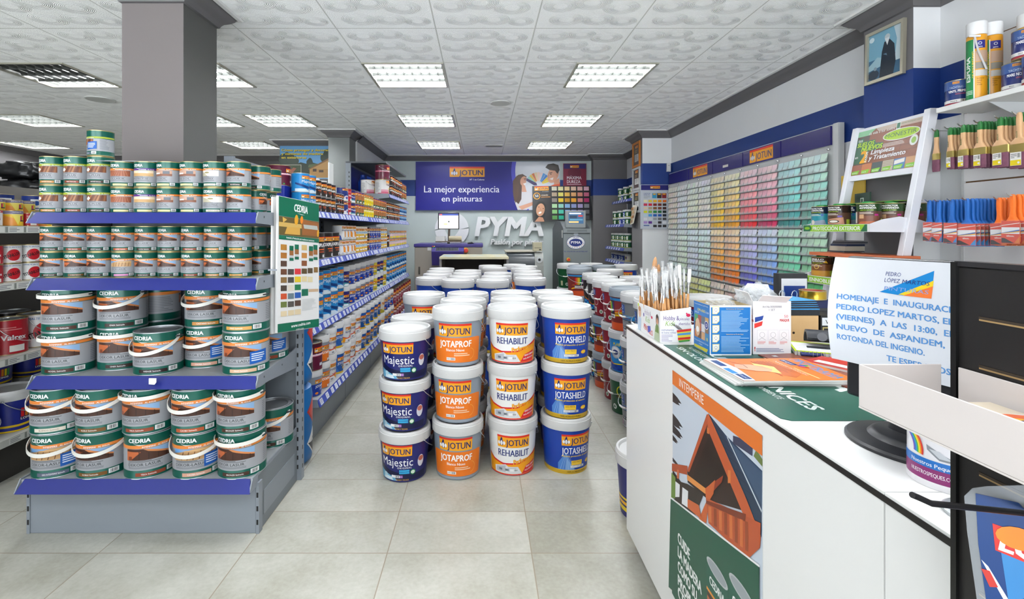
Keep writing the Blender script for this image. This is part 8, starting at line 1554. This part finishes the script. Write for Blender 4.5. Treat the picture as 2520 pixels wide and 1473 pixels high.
# the notice: A4 sheet whose far edge curls towards the aisle
PW, PH = .297, .210; ptop = 1.285
def pap(a, b, d):
    s = a-.018; t = min(max(b/PH, 0), 1); c = math.exp(-max(a, 0)/.045); bul = .016*math.sin(math.pi*min(1, t*1.0))*c + .010*(1-t)*c
    p = E0 + dr*(s + .0*c) + nr*(.0012+bul+d); return Vector((p.x, p.y, ptop-PH+b))
mb = MB(); NA, NB = 30, 14; vs = [pap(PW*i/NA, PH*j/NB, 0) for i in range(NA+1) for j in range(NB+1)]
mb.add(vs, [(i*(NB+1)+j, (i+1)*(NB+1)+j, (i+1)*(NB+1)+j+1, i*(NB+1)+j+1) for i in range(NA) for j in range(NB)], M('dcdfe6', .5))
A = Art(); BLT = '5a93d0'
lines_ = [('HOMENAJE  E  INAUGURACIÓN  DE  LA', .014, .126, .262), ('PEDRO LOPEZ MARTOS, EL DIA 17 DE', .014, .1055, .264), ('(VIERNES)  A  LAS  13:00,  EN  EL  REAL', .014, .085, .264), ('NUEVO  DE  ASPANDEM,  JUNTO  A', .014, .0645, .258), ('ROTONDA DEL INGENIO.', .014, .044, .148), ('TE ESPERAMOS', .100, .020, .10)]
for t, x, y, wd in lines_: A.text(t, x, y, .0105, BLT, bold=.03, w=wd)
A.text('PEDRO', .098, .180, .0075, '3a4a86', shear=.2, w=.026); A.text('LÓPEZ', .096, .168, .0075, '3a4a86', shear=.2, w=.027)
A.poly([(.088, .148), (.176, .195), (.172, .146), (.12, .146)], '1f86cc'); A.poly([(.120, .147), (.1755, .178), (.172, .146)], 'f0d02a'); A.poly([(.128, .146), (.1745, .168), (.172, .146)], 'ee7a3a'); A.text('MARTOS', .126, .168, .0075, '2a3a76', shear=.2, w=.044); A.text('PINTURAS', .096, .153, .007, '8aa0d8', shear=.1, w=.072)
A.into(mb, lambda a, b, d: pap(a, b, d), step=.008, base=.0003, eps=.0001); o = mb.build('paper_notice'); tag(o, 'white paper notice with blue lettering taped over the monitor, its edge curling', 'paper notice')
# collection tin with rainbow, tin lid
A = Art(); r, h = .050, .118; e_ = 3.1*r
A.rect(-e_, 0, e_, .030, '8a2a6c'); A.rect(.15*r, .03, 1.6*r, h*.95, '8a2a6c'); A.rect(-e_, .012, e_, .024, '8a2a6c'); A.rect(-e_, 0, e_, .010, 'f0eef0'); A.poly([(-e_, .030), (e_, .030), (e_, .042), (-e_, .044)], '1f70c0'); A.text('Nuestros Pequeños y estaremos', -1.1*r, .033, .006, 'f4f4f8', bold=.02, w=2.2*r); A.text('NUESTROSPEQUES.COM', -1.1*r, .018, .006, 'f4f0f4', bold=.02, w=1.2*r); A.text('info@ayuda', .45*r, .015, .006, 'f4f0f4', bold=.02, w=.8*r)
for i, c in enumerate(('7a4ab0', '3a70d0', '3aa0c8', '4ab04a', 'f0e03a', 'f09a2c', 'd83a34')): A.ring(-1.5*r, .052, .024+i*.0024, .0264+i*.0024, c, 18, -.12, 1.7)
A.poly([(-.62*r, .066), (-.45*r, .062), (.05*r, .050), (.08*r, .046), (-.3*r, .046), (-.6*r, .058)], '8a8e94'); A.poly([(-.55*r, .060), (-.3*r, .060), (.0, .049), (-.3*r, .049)], 'c8ccd2')
for i, (c, t) in enumerate((('2a5ab0', 'f'), ('2a8ad8', 't'), ('b83a8a', 'o'))): A.rect(.28*r, .098-i*.018, .62*r, .112-i*.018, c); A.text(t, .40*r, .101-i*.018, .008, 'ffffff', bold=.03); A.text(('', '@inclusion', 'ayuda')[i] or ' ', .72*r, .102-i*.018, .005, 'f4f0f4', w=.5*r) if i else None
k = tin_kind('collection_tin', r, h, A, M('eceaee', .3), n=48, cat='tin', rim=M('c9b88a', .3, .8)); k.place((.742, .775, TZ), 'white and purple collection tin with a rainbow print beside the monitor foot', None, math.radians(-38))
o = MB().lathe([(.046, 0), (.046, .004), (.043, .006), (.040, .003), (.001, .003)], M('b9bdc0', .3, .7), 36).build('tin_lid', loc=(.700, .676, TZ)); tag(o, 'flat silver lid lying on the counter in front of the collection tin', 'lid')
# black display rack with white tray, slots and hook in the right foreground
e = empty('display_rack', (.585, .45, 0), 0, 'tall black display rack with wooden-edged slots beside the counter', 'display rack'); iv = Matrix.Translation((-.585, -.45, 0)); PB = M('211f1f', .42); XP = .578
mb = MB(); mb.T = iv; mb.box(XP, XP+.016, .14, .592, .02, 1.297, PB); mb.build('panel', e, bevel=.002)
mb = MB(); mb.T = iv; mb.box(XP-.004, XP+.018, .590, .597, .0, 1.302, M('121212', .35)); mb.build('edge_strip', e)
mb = MB(); mb.T = iv; mb.box(XP-.002, XP+.018, .14, .594, 1.297, 1.303, M('2b2a2c', .3)); mb.build('edge_strip', e)
mb = MB(); mb.T = iv; mb.box(XP-.10, XP+.03, .14, .60, 0, .02, PB); mb.build('base', e)
for z in (1.238, 1.182, 1.058, .92, .80):
    mb = MB(); mb.T = iv; mb.box(XP-.0006, XP+.001, .40, .566, z-.0025, z+.0025, M('a88a5c', .6)).box(XP-.0008, XP+.001, .40, .566, z-.0005, z+.0025, M('3a2e22', .7)); mb.build('slot', e)
TR = M('dfd7d3', .35); x0 = .464
def tbox(name, *a, **k): mb = MB(); mb.T = iv; mb.box(*a, TR); return mb.build(name, tr, **k)
mb = MB(); mb.T = iv; mb.box(x0, XP-.003, .16, .600, 1.1225, 1.1245, TR); tr = mb.build('tray', e, label='off-white folded metal tray')
tbox('tray_front', x0, x0+.0022, .16, .600, 1.1245, 1.176, bevel=.0008); tbox('tray_end', x0+.002, XP-.014, .5978, .600, 1.1245, 1.1762, bevel=.0008); tbox('tray_back', XP-.0055, XP-.003, .16, .586, 1.1245, 1.176, bevel=.0008)
def leaf(z, y0, y1, c, label, art=None):
    mb = MB(); mb.box(-.052, .042, y0, y1, 0, .0012, M(c, .3))
    if art: art.into(mb, lambda a, b, d: Vector((-.052+b, y1-a, .0012+d)))
    tag(mb.build('leaflet', loc=(.521, 0, z)), label, 'leaflet', 'leaflets in the off-white tray')
for i in range(3): leaf(1.1246+i*.008, .20, .46+.02*i, 'e6e6ea', 'plain leaflet low in the off-white tray, %s from the bottom' % nth(i+1))
A = Art(); A.rect(.0, .0, .30, .094, 'f0f0f2'); A.poly([(0, .02), (.04, .094), (.12, .094), (.0, .0)], '2a86d0'); A.poly([(0, .045), (.02, .094), (.05, .094), (0, .0)], 'f0b82a'); A.poly([(0, .07), (.008, .094), (.02, .094), (.0, .03)], 'e8632c')
for i, ch in enumerate('PEDRO'): A.rect(.018+i*.028, .062, .042+i*.028, .090, '2a2a66'); A.text(ch, .030+i*.028, .067, .018, 'f4f4f6', 'c', bold=.03)
for i, ch in enumerate('LÓPEZ'): A.rect(.030+i*.028, .026, .054+i*.028, .054, '2a2a66'); A.text(ch, .042+i*.028, .031, .018, 'f4f4f6', 'c', bold=.03)
leaf(1.1500, .20, .500, 'f0f0f2', 'leaflet with large boxed letters and coloured stripes in the off-white tray', A); leaf(1.1490, .502, .540, 'e8d8c0', 'cream card at the far end of the off-white tray')
pts = [P(2245, 1217, .450), P(2262, 1224, .452), P(2292, 1238, .455), Vector((.578, .470, 1.062))]; tag(MB().tube(pts, .0028, M('2b2a2c', .3, .4), 10).build('display_hook'), 'black wire hook with upturned tip carrying the glue pack', 'hook')
# blister pack of glue hanging on the hook
p0 = P(2366, 1180, .50); ex = Vector((.82, -.57, 0)).normalized(); e = empty('glue_pack', tuple(p0), 0, 'blue blister pack of super glue hanging from the black hook', 'glue pack'); pl = Plane((0, 0, 0), ex, (.05, 0, -1)); pl = Plane((0, 0, 0), ex, Vector((0, 0, 1))); n = pl.n
bw, bh = .112, .20; CL = M('c9ced4', .08, alpha=.30); mb = MB(); mb.fixn = True
prof = [(.018, -.001), (.008, -.006), (.002, -.016), (.004, -.05), (.020, -bh), (bw-.02, -bh), (bw-.004, -.05), (bw-.002, -.016), (bw-.012, -.004), (bw*.5, .012)]
mb.prism([pl.fn(*p, 0) for p in prof], n*.0012, CL); mb.build('clear_backing', e)
A = Art(); A.poly([(.010, -.010), (.040, -.010), (.056, -.030), (bw-.006, -.030), (bw-.020, -bh+.004), (.026, -bh+.004), (.012, -.06)], '123e7c'); A.poly([(.028, -.062), (.075, -.075), (.09, -.12), (.035, -.125)], '3a86c4')
A.poly([(.022, -.036), (bw-.006, -.050), (bw-.006, -.080), (.024, -.062)], 'd8342c'); A.text('LOCTITE', .026, -.060, .018, 'f4f0f0', bold=.05, w=.085, rot=-.15); A.ell(.040, -.045, .016, .011, 'f28a2a', 16)
A.text('SUPER', .050, -.093, .012, 'd8342c', bold=.04, shear=.2, w=.045, rot=-.12); A.text('GLUE-3', .042, -.112, .019, '23284a', bold=.05, shear=.2, w=.064, rot=-.12)
A.poly([(.014, -.075), (.019, -.080), (.033, -.107), (.030, -.109)], 'e8ecf2'); A.poly([(.014, -.084), (.020, -.084), (.026, -.098), (.020, -.100)], 'c83a30')
A.ell(.036, -.128, .010, .008, '2a2c30', 14); A.poly([(.027, -.125), (.033, -.128), (.033, -.142), (.028, -.142)], '2a2c30'); A.ring(.060, -.145, .012, .0135, '2a2c30', 18); A.ell(.066, -.148, .0115, .0115, 'b8c4d4', 18); A.line([(.036, -.136), (.05, -.142), (.062, -.140)], .002, '3a3c40')
A.poly([(.023, -.155), (.075, -.165), (.074, -.180), (.026, -.172)], 'f0cc2a'); A.text('PLASTICOS', .030, -.170, .009, '3a3420', bold=.03, w=.044, rot=-.18); A.lines(.03, -.195, .08, -.182, 'dfe6ee', 2, 2)
mb = MB(); A.into(mb, lambda a, b, d: pl.fn(a, b, .0012+d)); mb.build('card', e)
